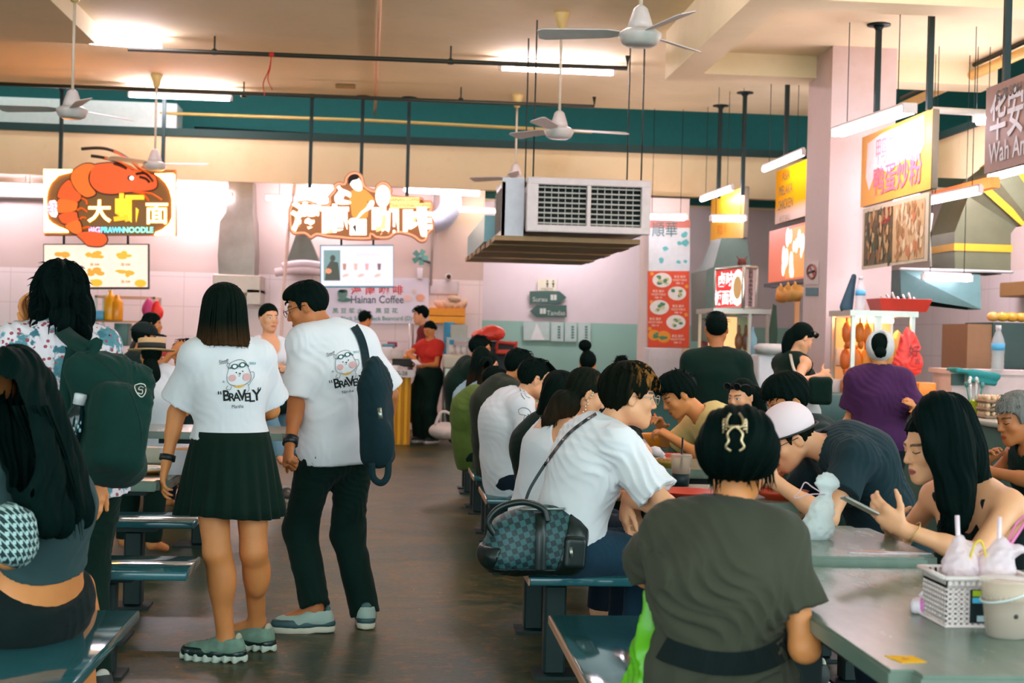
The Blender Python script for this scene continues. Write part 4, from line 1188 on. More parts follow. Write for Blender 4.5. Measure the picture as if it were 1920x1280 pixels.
for q in ([(1140,390),(1230,380),(1290,420),(1330,470)], [(1180,420),(1250,440),(1290,480)], [(900,275),(980,300),(1040,330)]): B.line(Z1(q), 2.6, None, '', .05, m1)
B.disc(*Z1([(1080, 432)])[0], 5, 5, None, '', .05, .006, m1); B.out(m1, 'prawn_face_lines', drk)
B.disc(*Z1([(1097, 435)])[0], 3.6, 3.6, glow((1, .85, .75), 4), 'prawn_eye', .06)
B.poly(Z1([(200,680),(255,672),(280,700),(285,820),(265,860),(220,850),(180,800),(172,730)]), glow((1, .55, .6), 2.2), 'pink_badge', .02)
B.text('虾', *Z1([(228, 768)])[0], 18, glow((.8, .1, .25), .8), 'badge_character', .04)
yel = glow((1, .42, .01), 1.3)
for c_, x, y, h in (('大', 745, 812, 35), ('虾', 1068, 785, 45), ('面', 1370, 832, 35)):
    q = Z1([(x, y)])[0]; B.text(c_, q[0], q[1], h, yel, 'neon_glow_outline', .05, .04); B.text(c_, q[0], q[1], h, glow((1, .90, .5), 3.5) if c_ != '虾' else glow((1, .56, .02), 1.5), 'neon_tube', .06, .012 if c_ != '虾' else .03)  # wider lettering behind draws the glow of the neon
for c_, x, col in (('BIG', 690, (1, .5, .95)), ('PRAWN', 885, (.12, .75, 1)), ('NOODLE', 1165, (.25, 1, .72))):
    q = Z1([(x, 1000)])[0]; B.text(c_, q[0], q[1], 11.5, glow(col, 1.6), 'neon_word', .05, .03, {'BIG': .98, 'PRAWN': .82, 'NOODLE': .93}[c_])
# --- coffee sign
Y = 18.05; Z2 = zm(530, 310, 5.12)
t = sign_root('coffee_sign', PY(680, 450, Y), 'lit cut-out sign with four white characters and a figure in an orange shirt')
B = Flat(planeY(Y), (0, -1, 0), t)
outl = [(70,400),(130,350),(250,335),(350,380),(440,370),(440,300),(490,240),(490,190),(540,160),(590,170),(600,120),(650,70),(720,65),(770,110),(790,190),(880,240),(900,190),(960,155),(1020,180),(1050,240),(1060,290),(1330,310),(1340,340),(1430,345),(1440,430),(1410,450),(1440,520),(1450,600),(1400,660),(1380,720),(1320,735),(1240,680),(1100,650),(1020,700),(900,700),(850,665),(840,710),(640,710),(560,700),(430,690),(330,670),(270,700),(210,660),(110,660),(70,610),(60,480)]
so = sp2(outl, 3)
B.poly(Z2(inset(so, -6)), plain(srgb(210, 140, 100), .5), 'sign_box', -.10, .10)
B.poly(Z2(inset(so, 6)), glow((1, .42, .22), .75, srgb(225, 140, 100)), 'rim', .002, .01)
B.poly(Z2(inset(so, 22)), glow((.32, .11, .03), .7, srgb(110, 60, 25)), 'back_panel', .012, .008)
for c_, x, y, h in (('海', 225, 515, 45), ('南', 500, 535, 44), ('咖', 985, 545, 43), ('啡', 1290, 565, 45)):
    q = Z2([(x, y)])[0]; B.text(c_, q[0], q[1], h, glow((1, .50, .22), 1.3), 'character_halo', .024, .05); B.text(c_, q[0], q[1], h, glow((1, .80, .68), 5), 'character', .034, .03)  # halo lettering paints the glow around each white character
pale = glow((1, .84, .74), 2.2); orr = glow((1, .36, .06), .8)
B.poly(Z2(sp2([(655,250),(740,228),(800,240),(880,330),(840,372),(812,340),(815,500),(680,500),(655,400),(640,300)], 3)), orr, 'figure_shirt', .03)
B.poly(Z2(sp2([(640,170),(660,120),(720,115),(755,170),(765,230),(735,250),(690,235)], 3)), pale, 'figure_face', .034)
B.poly(Z2(sp2([(630,170),(640,110),(690,88),(730,100),(725,135),(670,150),(645,185)], 3)), plain(srgb(50, 24, 18), .7), 'figure_hair', .046)
B.poly(Z2(sp2([(650,262),(570,225),(545,195),(520,215),(540,245),(500,300),(510,360),(560,378),(650,372),(645,345),(585,330),(600,290),(650,310)], 3)), pale, 'figure_arm', .038)
B.poly(Z2(sp2([(840,345),(880,350),(860,410),(790,450),(720,520),(700,570),(650,578),(632,540),(660,510),(710,505),(750,450),(800,410)], 3)), pale, 'figure_arm', .042)
B.poly(Z2([(690,520),(805,515),(805,670),(645,670),(645,580),(700,580)]), pale, 'figure_apron', .028)
B.poly(Z2([(672,590),(705,570),(708,660)]), plain(srgb(80, 66, 60), .6), 'figure_dark_mark', .042)  # dark wedge on the figure's apron
B.disc(*Z2([(962, 297)])[0], 14, 21, glow((1, .80, .62), 2), 'oval_badge', .03)
B.text('古', *Z2([(962, 265)])[0], 13, glow((1, .5, .2), 1.2), 'badge_character', .05); B.text('早', *Z2([(962, 330)])[0], 13, glow((1, .5, .2), 1.2), 'badge_character', .05)
m1 = MB(); B.rect(*Z2([(1030, 308)])[0], *Z2([(1312, 360)])[0], None, '', .026, .008, m1); B.rect(*Z2([(1030, 364)])[0], *Z2([(1418, 412)])[0], None, '', .026, .008, m1); B.out(m1, 'name_strip', glow((1, .56, .22), 1.5))
B.text('HAINAN COFFEE', *Z2([(1170, 334)])[0], 6.5, glow((1, .26, .03), 1.0), 'lettering', .04, .02, .95); B.text('TRADITIONAL COFFEE', *Z2([(1224, 389)])[0], 6.0, glow((1, .26, .03), 1.0), 'lettering', .04, .02, .98)
# --- screens
def dish(B, x, y, rx, ry, cols, root=None):
    m1 = MB(); B.disc(x, y, rx, ry, None, '', .012, .003, m1); B.out(m1, 'dish_picture', cols[0])
    m1 = MB(); R = random.Random(int(x * 7 + y))
    for k in range(7): B.disc(x + R.uniform(-.5, .5) * rx, y - ry * .15 + R.uniform(-.4, .4) * ry, rx * R.uniform(.2, .4), ry * R.uniform(.2, .4), None, '', .016 + k * .0005, .003, m1, 9)
    B.out(m1, 'dish_food', cols[1])
Y = 18.0
t = sign_root('menu_screen', PY(180, 541, Y), 'bright menu screen with six noodle dishes under the prawn sign', 'screen')
B = Flat(planeY(Y), (0, -1, 0), t)
B.rect(81, 457, 279, 542, plain(srgb(40, 40, 30), .5), 'casing', -.07, .07); B.rect(83, 459, 277, 538, glow((1, .76, .62), .80), 'screen', .002, .006)
m1 = MB()
for x in (120, 240): m1.tube([PY(x, 458, 18.03), PY(x, 438, 18.03)], .015, 6)
B.out(m1, 'hanger', M_black_metal)
for i, (x, y) in enumerate(((122, 482), (178, 481), (236, 481), (178, 512), (236, 513), (122, 512))):
    dish(B, x, y, 23, 13, (glow((1, .72, .5), 1.1), glow((1, .30 + .05 * (i % 3), .03), .95)))
    B.text('面 RM', x, y + 15, 5, glow((.9, .22, .03), .8), 'price', .02, .02)
for x, y in ((182, 530), (264, 531)): B.disc(x, y, 11, 7, glow((1, .42, .02), .9), 'price_burst', .022)
Y = 18.1
t = sign_root('drinks_screen', PY(669, 537, Y), 'white menu screen with four drinks under the coffee sign', 'screen')
B = Flat(planeY(Y), (0, -1, 0), t)
B.rect(600, 459, 738, 539, plain(srgb(70, 150, 165), .5), 'casing', -.06, .06); B.rect(602, 461, 737, 536, glow((.92, .86, 1), .72), 'screen', .002, .006)
m1 = MB()
for x in (640, 700): m1.tube([PY(x, 460, 18.13), PY(x, 436, 18.13)], .015, 6)
B.out(m1, 'hanger', M_black_metal)
B.rect(607, 469, 638, 526, glow((.22, .36, .36), .7), 'photograph', .012, .003)
m1 = MB(); B.poly([(609, 526), (613, 500), (620, 489), (634, 492), (638, 526)], None, '', .017, .002, m1); B.disc(624, 484, 5, 6, None, '', .017, .002, m1); B.out(m1, 'photographed_person', glow((.07, .08, .06), .7)); B.disc(616, 508, 6, 5, glow((.8, .3, .15), .8), 'photographed_cup', .022)
for x, c in ((646, (.45, .22, .16)), (667, (.9, .42, .34)), (688, (.85, .35, .36)), (711, (.22, .12, .12))):
    B.poly([(x - 3.5, 494), (x + 3.5, 494), (x + 2.4, 506), (x - 2.4, 506)], glow(c, .9), 'drink_picture', .012)
for x in (648, 677, 708): B.poly([(x - 6, 517), (x - 1, 513), (x + 7, 514), (x + 3, 518), (x - 5, 520)], glow((1, .45, .35), .9), 'cake_picture', .012)
B.text('海南咖啡 MENU', 690, 478, 5, glow((.8, .62, .72), .8), 'lettering', .012); B.text('RM 2.50   RM 3.00   RM 3.00   RM 2.80', 682, 528, 3, glow((.75, .6, .7), .8), 'lettering', .012)

# --- coffee stall wall board
Y = 20.48
t = sign_root('wall_signboard', PY(750, 635, Y), 'pale signboard with a painted coffee cup and red characters on the tiled wall')
B = Flat(planeY(Y), (0, -1, 0), t)
B.rect(610, 521, 804, 606, plain(srgb(216, 214, 228), .5, var=.03), 'board', .002, .012)
B.text('海 南 咖 啡', 707, 545, 14.5, plain(srgb(205, 78, 84), .6), 'red_characters', .018, .02, 1.12)
B.text('Hainan Coffee', 707, 562, 16, plain(srgb(70, 88, 96), .6), 'lettering', .018, .012, .86)
B.text('黑 豆 浆 水', 652, 583, 8.5, plain(srgb(80, 140, 122), .6), 'green_characters', .018, .01, 1.12); B.text('黑 豆 花', 725, 583, 8.5, plain(srgb(80, 140, 122), .6), 'green_characters', .018, .01, 1.12)
B.text('Black Soya / Black Beancurd (D)', 706, 597, 8.8, plain(srgb(80, 150, 135), .6), 'lettering', .018, .01, .93)
B.poly(sp2([(634, 545), (650, 543), (651, 553), (645, 562), (636, 561)], 3), plain(srgb(96, 138, 128), .5), 'coffee_cup_picture', .018); B.disc(643, 546, 8, 3, plain(srgb(30, 44, 40), .5), 'coffee_picture', .022); B.disc(646, 562, 13, 4, plain(srgb(70, 120, 112), .5), 'saucer_picture', .015)
for x, y, r, c in ((764, 559, 8, (226, 196, 192)), (776, 546, 4.5, (216, 200, 190)), (788, 558, 8.5, (214, 160, 138))): B.disc(x, y, r, r * .8, plain(srgb(*c), .6), 'bun_picture', .018)
# --- toilet signs, notices
Y = 22.46
def arrow(x0, x1, y0, y1, right, txt, label):
    t = sign_root('direction_sign', PY((x0 + x1) / 2, y1, Y), label); B = Flat(planeY(Y), (0, -1, 0), t); c = (y0 + y1) / 2
    p_ = [(x0, y0), (x1 - 13, y0), (x1, c), (x1 - 13, y1), (x0, y1)] if right else [(x0, c), (x0 + 13, y0), (x1, y0), (x1, y1), (x0 + 13, y1)]
    B.poly(p_, plain(srgb(48, 84, 76), .6), 'board', .01, .02)
    B.text(txt, 1012 if right else 1042, c + 4, 10, plain(srgb(190, 198, 188), .6), 'lettering', .034, 0, 1)
    m1 = MB()
    for k in ((1032, 1038) if right else (1012, 1018)): B.rect(k, c - 5, k + 5, c + 5, None, '', .032, .004, m1)
    B.out(m1, 'pictogram', plain(srgb(190, 198, 188), .6))
arrow(993, 1062, 546, 569, True, 'Surau', 'dark green arrow sign pointing right that reads Surau')
arrow(993, 1062, 572, 594, False, 'Tandas', 'dark green arrow sign pointing left that reads Tandas')
t = sign_root('toilet_sign', PY(1026, 545, Y), 'small pale sign with two figures above the arrow signs'); B = Flat(planeY(Y), (0, -1, 0), t)
B.rect(1008, 523, 1043, 545, plain(srgb(206, 206, 182), .6), 'board', .01, .01)
m1 = MB()
for x in (1026, 1037): B.disc(x, 527, 1.6, 1.8, None, '', .022, .002, m1); B.poly([(x - 2.5, 530), (x + 2.5, 530), (x + 1.2, 535), (x + 1, 539), (x - 1, 539), (x - 1.2, 535)], None, '', .022, .002, m1)
B.out(m1, 'pictogram', plain(srgb(40, 60, 50), .6)); B.text('TOILETS', 1025, 542, 4, plain(srgb(60, 70, 60), .6), 'lettering', .022, .01, 1.2)
for x0, x1, nm in ((981, 1030, 'wide white notice sheet with a light triangle, leftmost of the row'), (1033, 1056, 'narrow white notice sheet right beside the wide one'), (1059, 1081, 'narrow white notice sheet second from the right end'), (1084, 1107, 'narrow white notice sheet at the right end of the row')):
    t = sign_root('notice_sheet', PY((x0 + x1) / 2, 640, Y), nm, 'notice'); B = Flat(planeY(Y), (0, -1, 0), t); B.rect(x0, 603 + (x0 - 981) * .02, x1, 638 + (x0 - 981) * .03, plain(srgb(176, 200, 194), .5), 'sheet', .01, .004)
    m1 = MB()
    if x1 - x0 > 30: B.poly([(1006, 606), (1021, 637), (995, 637)], None, '', .016, .002, m1); B.out(m1, 'triangle', plain(srgb(216, 222, 220), .6))
    else:
        for k in range(5): B.rect((x0 + x1) / 2 + 1, 611 + k * 5, (x0 + x1) / 2 + 6, 614.5 + k * 5, None, '', .016, .002, m1)
        B.out(m1, 'printed_lines', plain(srgb(70, 120, 112), .6))
# --- posters on the far pillar
Y = 18.98
t = sign_root('menu_poster', PY(1253, 510, Y), 'pale poster with two dark characters and small teal pictures on the far pillar', 'poster'); B = Flat(planeY(Y), (0, -1, 0), t)
B.rect(1216, 413, 1293, 508, plain(srgb(206, 220, 224), .5), 'sheet', .006, .008); B.rect(1216, 413, 1294, 427, plain(srgb(200, 124, 112), .6), 'red_strip', .016, .003)
B.text('順華', 1246, 432, 24, plain(srgb(74, 112, 112), .6), 'characters', .022, .005, .82)
R = random.Random(4); m1 = MB()
for x, y, r in ((1283, 440, 7), (1284, 455, 8), (1273, 456, 5), (1247, 466, 6), (1240, 488, 6), (1272, 491, 5), (1285, 490, 4)): B.poly([(x + r * R.uniform(.6, 1.1) * math.cos(a), y + r * R.uniform(.6, 1) * math.sin(a)) for a in np.linspace(0, 5.8, 9)], None, '', .016, .003, m1)
B.out(m1, 'small_pictures', plain(srgb(84, 178, 182), .5))
t = sign_root('food_poster', PY(1253, 651, Y), 'orange red poster with six plates of vegetables on the far pillar', 'poster'); B = Flat(planeY(Y), (0, -1, 0), t)
B.rect(1214, 508, 1292, 651, plain(srgb(214, 74, 34), .5), 'sheet', .006, .008)
m1 = MB(); m2 = MB(); m3 = MB()
for x, y, r in ((1241, 525, 18), (1269, 550, 17), (1236, 576, 18), (1267, 604, 18)):
    B.disc(x, y, r, r * .76, None, '', .016, .003, m1, 26)
    for k in range(10): B.disc(x + R.uniform(-.5, .5) * r, y + R.uniform(-.4, .4) * r, r * R.uniform(.12, .28), r * R.uniform(.08, .2), None, '', .021 + k * .0004, .002, m2 if k % 3 else m3, 8)
for x, y in ((1226, 628), (1243, 631)):
    for k in range(6): B.disc(x + R.uniform(-6, 6), y + R.uniform(-4, 4), 3.5, 2.5, None, '', .022 + k * .0004, .002, m2, 8)
B.out(m1, 'plates', plain(srgb(226, 224, 214), .5)); B.out(m2, 'vegetables', plain(srgb(70, 136, 96), .6)); B.out(m3, 'garnish', plain(srgb(196, 190, 130), .6))
m1 = MB(); B.disc(1226, 628, 11, 10, None, '', .016, .003, m1); B.disc(1244, 631, 13, 11, None, '', .0165, .003, m1)
for x, y in ((1222, 513), (1287, 537), (1221, 566), (1286, 590), (1218, 616)): B.disc(x, y, 3.5, 3.5, None, '', .016, .003, m1, 10)
B.out(m1, 'yellow_rings', plain(srgb(226, 150, 40), .5))
for x, y in ((1274, 524), (1234, 551), (1271, 579), (1228, 603), (1270, 635)):
    for k in range(3): B.text(['青菜 香炒', 'VEGETABLE', 'RM 10'][k], x, y - 5 + k * 6, 4.2, plain(srgb(240, 200, 180), .6), 'lettering', .018, .02)
# --- signs along the right hand stalls
XS = 4.2
def side_sign(name, px0, px1, pt0, pb0, label, mat, z=None, X=XS, t_=.06):
    "px0: far edge with its top pt0 and bottom pb0; px1: near edge"
    a = PX(px0, pt0, X); b = PX(px0, pb0, X); c = PX(px1, 400, X)
    t = sign_root(name, (X, (a.y + c.y) / 2, b.z), label)
    hy = (a.y - c.y) / 2; h = a.z - b.z
    m1 = MB(); m1.rbox((0, -hy, 0), (t_, hy, h), .012, 2); m1.build('board', plain(srgb(120, 110, 90), .6), t)
    m1 = MB(); m1.quad((-.002, hy, 0), (-.002, -hy, 0), (-.002, -hy, h), (-.002, hy, h)); m1.build('face', mat, t, fix=False)
    return t, hy, h
def stext(t, txt, y, z, size, mat, name='lettering', bold=0, sx=1, lift=.006):
    m1 = MB(); add_text(m1, txt, (-.002 - lift, y, z), (0, -1, 0), (0, 0, 1), size, bold, 0, 'CENTER', sx, lift=0); m1.build(name, mat, t, fix=False)
def sblob(t, pts, mat, name, lift=.004):
    m1 = MB(); m1.add([(-.002 - lift, -y, z) for y, z in pts], [tuple(range(len(pts)))]); m1.build(name, mat, t, fix=False)
# pork noodle sign
a = Mat('yellow_sign', srgb(240, 180, 80), .45); y_ = a.noise(a.coord(), 3, 3); a.set('Base Color', a.mix(y_, srgb(238, 158, 44), srgb(244, 178, 66))); M_ysign = a.done()
t, hy, h = side_sign('noodle_sign', 1617, 1744, 258, 388, 'yellow sign with pale pink characters beside the tall pillar', M_ysign)
sblob(t, [(-hy * .8 + hy * 1.6 * u, h * (.5 + v)) for u, v in ((0, .38), (.25, .44), (1, .46), (1.02, .1), (.9, -.1), (.7, -.02), (.4, -.12), (.2, 0), (.05, -.30), (-.02, -.1))], plain(srgb(250, 226, 222), .5), 'glare_patch')  # lamp glare on the upper sign painted in white
stext(t, '鸭肉粉', 0, h * .68, .26, plain(srgb(240, 150, 170), .5), 'pink_characters', .005, 1.2); stext(t, '鸭蛋炒粉', -.08, h * .27, .27, plain(srgb(238, 110, 140), .5), 'pink_characters', .012, 1.1)
t, hy, h = side_sign('food_picture_board', 1619, 1742, 392, 505, 'two worn pictures of noodle dishes hanging under the yellow sign', plain(srgb(206, 190, 160), .5), t_=.02)
R = random.Random(8)
for y0, cols in ((-.47, ((96, 78, 44), (150, 104, 60), (52, 74, 50), (196, 160, 110))), (.44, ((206, 170, 120), (190, 120, 70), (230, 200, 160), (160, 120, 70)))):
    sblob(t, [(y0 * hy - hy * .46, .03), (y0 * hy + hy * .46, .03), (y0 * hy + hy * .46, h - .04), (y0 * hy - hy * .46, h - .04)], plain(srgb(*cols[0]), .6), 'food_photograph', .003)
    for j in range(1, 4):
        m1 = MB()
        for k in range(30):
            cy, cz = y0 * hy + R.uniform(-.40, .40) * hy, h * R.uniform(.10, .88); r_ = R.uniform(.02, .075)
            q = [(-.006 - j * .001 - k * .0001, -(cy + r_ * .6 * R.uniform(.5, 1) * math.cos(a)), cz + r_ * R.uniform(.6, 1) * math.sin(a)) for a in np.linspace(0, 5.6, 8)]
            m1.add(q, [tuple(range(8))])
        m1.build('food_detail', plain(srgb(*cols[j]), .6), t, fix=False)
stext(t, '上鲜', .30 * hy, h - .12, .16, plain(srgb(176, 60, 50), .6), 'red_characters', .02)
# chicken rice sign and the bright board under it
a = Mat('yellow_sign_white_foot', (1, 1, 1), .9, 0, .05); x, y, z = a.xyz(a.coord('Object')); a.set('Base Color', a.mix(z.soft(.06, .20), srgb(236, 214, 200), srgb(240, 168, 0))); 
t, hy, h = side_sign('chicken_rice_sign', 1456, 1520, 322, 420, 'yellow sign with dark capital letters, partly behind the tall pillar', a.done())
for i, s_ in enumerate(('ASIA', 'MELAKA', 'CHICKEN', 'RICE BALL')): stext(t, s_, .26, h - .09 - i * .155, .15 if i < 3 else .10, plain(srgb(120, 96, 20) if i < 3 else srgb(190, 150, 120), .6), 'lettering', 0, .95)
t, hy, h = side_sign('lit_food_sign', 1443, 1520, 434, 530, 'bright red and yellow lit food picture below the chicken sign', glow((.9, .16, .05), .5), X=4.2)
sblob(t, [(-hy * .1, .02), (hy * .9, .02), (hy * .9, h - .03), (hy * .2, h - .03), (-hy * .2, h * .5)], glow((1, .36, .03), .55), 'orange_area')
m1 = MB()
for k in range(18):
    cy, cz, r_ = R.uniform(-.25, .75) * hy, h * R.uniform(.12, .85), R.uniform(.05, .11); m1.add([(-.008 - k * .0002, -(cy + r_ * .8 * math.cos(a)), cz + r_ * math.sin(a)) for a in np.linspace(0, 5.6, 9)], [tuple(range(9))])
m1.build('chicken_picture', glow((1, .86, .74), .95), t, fix=False)
m1 = MB(); m1.box((-.05, -hy, -.05), (.06, hy, -.01)); m1.build('dark_ledge', M_black_metal, t)
# small yellow sign far along
t, hy, h = side_sign('yellow_sign', 1334, 1395, 375, 462, 'small bright yellow sign with a lamp across it, far along the right stalls', plain(srgb(244, 176, 0), .4))
stext(t, '鸡饭 川', .25 * hy, h * .28, .16, plain(srgb(210, 120, 20), .6), 'characters', .005)
# brown sign at the right edge
t, hy, h = side_sign('stall_name_sign', 1850, 2040, 166, 325, 'brown sign with big white characters at the right edge', plain(srgb(150, 112, 98), .5), X=4.15, t_=.05)
stext(t, 'G-70 SOH ENG WAH', hy - .62, h - .09, .105, plain(srgb(84, 92, 90), .6), 'stall_number', .012, .9)
M_letter = plain(srgb(205, 202, 206), .4)
stext(t, '华安', hy - .36, h * .57, .34, M_letter, 'white_characters', .016, .82); stext(t, 'Wah Ann', hy - .42, h * .20, .20, M_letter, 'white_lettering', .012, .86)
# no smoking sign on the pillar
t = sign_root('no_smoking_sign', PY(1520, 553, 12.84), 'small no smoking sign with a blue plate below it on the tall pillar'); B = Flat(planeX(3.955), (-1, 0, 0), t, Vector((0, -1, 0)))
B.rect(1512, 490, 1535, 533, plain(srgb(214, 200, 192), .5), 'sheet', .001, .004)
m1 = MB(); q = [B.g(1523.5 + 8 * math.cos(a), 509 + 13 * math.sin(a), .008) for a in np.linspace(0, 6.2832, 25)]; m1.tube(q, .012, 5, cap=False); m1.tube([B.g(1519, 500, .008), B.g(1529, 518, .008)], .010, 5); B.out(m1, 'red_ring', plain(srgb(150, 70, 64), .5))
m1 = MB(); m1.tube([B.g(1517, 511, .007), B.g(1530, 508, .007)], .012, 5); B.out(m1, 'cigarette', plain(srgb(60, 56, 56), .5))
B.rect(1511, 539, 1534, 554, plain(srgb(60, 112, 124), .5), 'blue_plate', .001, .004)
# --- tube lamps of the stalls
def tl(x0, y0, w0, x1, y1, w1, label, s=14, **k): return tube_lamp(P(x0, y0, w0), P(x1, y1, w1), label, s, **k)
tl(330, 379, 19.8, 428, 381, 19.8, 'fluorescent tube right of the prawn sign, lower one', 4, r=.03)
tl(300, 345, 20.0, 430, 351, 20.0, 'fluorescent tube right of the prawn sign, upper one', 3, r=.025)
tl(582, 351, 20.0, 640, 353, 20.0, 'fluorescent tube behind the top left of the coffee sign', 3, r=.025)
tl(760, 356, 19.8, 898, 363, 19.8, 'long fluorescent tube right of the coffee sign', 4, r=.035)
tl(850, 394, 20.2, 938, 397, 20.2, 'warm fluorescent tube between the coffee sign and the air conditioner', 3, r=.02, color=(1, .8, .5))
tl(1215, 407, 18.6, 1283, 409, 18.6, 'fluorescent tube right of the air conditioning grilles', 4, r=.03)
tube_lamp(PX(1316, 374, 3.95), PX(1372, 354, 3.95), 'fluorescent tube above the small yellow sign', 4, .028)
tl(1337, 411, 16.9, 1394, 411, 16.9, 'fluorescent tube across the small yellow sign', 3.5, r=.03)
tube_lamp(PX(1433, 318, 3.95), PX(1505, 288, 3.95), 'fluorescent tube above the yellow chicken sign', 3.5, .026)
tube_lamp(PX(1572, 251, 3.8), PX(1703, 208, 3.85), 'twin fluorescent lamp above the pork noodle sign', 5, .024, True)
tube_lamp(PX(1742, 378, 4.9), PX(1836, 358, 4.9), 'fluorescent tube right of the noodle sign below an orange beam', 3, .03)
tl(1832, 224, 13.0, 1852, 223, 13.0, 'short bright lamp left of the brown sign', 12, r=.05)
tl(-40, 350, 19.9, 60, 349, 19.9, 'fluorescent tube at the left edge behind the fascia', 3, r=.03)
m1 = MB(); m1.box((0, -.04, 0), (.08, 1.4, .10)); o = m1.build('orange_beam', plain(srgb(236, 130, 40), .5)); q = PX(1855, 352, 5.2); o.location = q; tag(o, 'orange beam end above a lamp right of the noodle sign', 'beam')
for x0, x1, Y_, z, nm in ((-6.2, -4.8, 19.8, 3.2, 'added fluorescent tube over the far left counter'), (-3.5, -2.3, 19.8, 3.2, 'added fluorescent tube over the prawn stall counter'), (-1.8, -.6, 19.9, 3.2, 'added fluorescent tube over the coffee stall counter'), (2.0, 3.2, 21.3, 3.2, 'added fluorescent tube over the corridor')):
    tube_lamp((x0, Y_, z), (x1, Y_, z), nm, 18 if Y_ > 21 else 9, .025)  # tubes added to brighten the stall walls and the corridor
for Y_, nm in ((10.0, 'added unseen fluorescent tube inside the right stall nearest the camera'), (12.5, 'added unseen fluorescent tube inside the right stall behind the pillar'), (15.5, 'added unseen fluorescent tube inside the far right stall')):
    tube_lamp((5.6, Y_ - .6, 3.0), (5.6, Y_ + .6, 3.0), nm, 18, .025)  # hidden tubes added to light the right stalls
# ------------------------------------------------------------------ people
WHITE = cloth(srgb(228, 226, 230), .04); WHITE2 = cloth(srgb(222, 220, 224), .05)
DK = cloth(srgb(5, 44, 34), .3); DK2 = cloth(srgb(26, 52, 50), .25); NAVY = cloth(srgb(24, 44, 60), .25)
HB = hairmat(srgb(15, 30, 26)); HBB = hairmat(srgb(20, 34, 28), srgb(84, 58, 36), tipz=.04)
SK1 = srgb(216, 138, 80); SK2 = srgb(228, 164, 122); SK3 = srgb(186, 112, 64)
SHOE = dict(mat=plain(srgb(60, 66, 64), .7), smat=plain(srgb(190, 185, 175), .6))
def bvh_of(ob):
    me = ob.data; off = ob.parent.location if ob.parent else Vector()
    return BVHTree.FromPolygons([v.co + off for v in me.vertices], [tuple(p.vertices) for p in me.polygons])
def on_cloth(J, ob, name, items, lift=.003, parent=None):
    "items: list of (geometry function, material); vertices are photo positions laid onto the garment"
    bv = bvh_of(ob)
    for nm, verts, faces, mat in items:
        out = []; 
        for x, y in verts:
            r = ray(x, y).normalized(); h = bv.ray_cast(CO, r)
            out.append(h[0] - r * lift if h[0] is not None else CO + r * (J['w'] / r.dot(CF)))
        o = mesh_obj(nm, out, faces, mat); shift(o, J['root']); o.parent = ob
def tx(s, x, y, h, rot=0, bold=0, sx=1):
    v, f = text_geo(s, h * 1.3, bold, 0, 'CENTER', sx); c, s_ = math.cos(rot), math.sin(rot)
    return [(x + q.x * c + q.y * s_, y - q.y * c + q.x * s_) for q in v], f
def ln(pts, wd, n=4):
    q = [(v.x, v.y) for v in spline([(x, y, 0) for x, y in pts], n)]; V_ = []; F_ = []
    for i, (x, y) in enumerate(q):
        a = q[max(i - 1, 0)]; b = q[min(i + 1, len(q) - 1)]; dx, dy = b[0] - a[0], b[1] - a[1]; L = math.hypot(dx, dy) or 1
        V_ += [(x - dy / L * wd / 2, y + dx / L * wd / 2), (x + dy / L * wd / 2, y - dx / L * wd / 2)]
        if i: F_.append((2 * i - 2, 2 * i - 1, 2 * i + 1, 2 * i))
    return V_, F_
def ds(x, y, rx, ry, rot=0, n=14):
    c, s_ = math.cos(rot), math.sin(rot)
    V_ = [(x + rx * math.cos(t) * c - ry * math.sin(t) * s_, y + rx * math.cos(t) * s_ + ry * math.sin(t) * c) for t in np.linspace(0, 2 * math.pi, n, endpoint=False)]
    return V_, [tuple(range(n))]
def join(*g):
    V_ = []; F_ = []
    for v, f in g: n = len(V_); V_ += list(v); F_ += [tuple(i + n for i in q) for q in f]
    return V_, F_
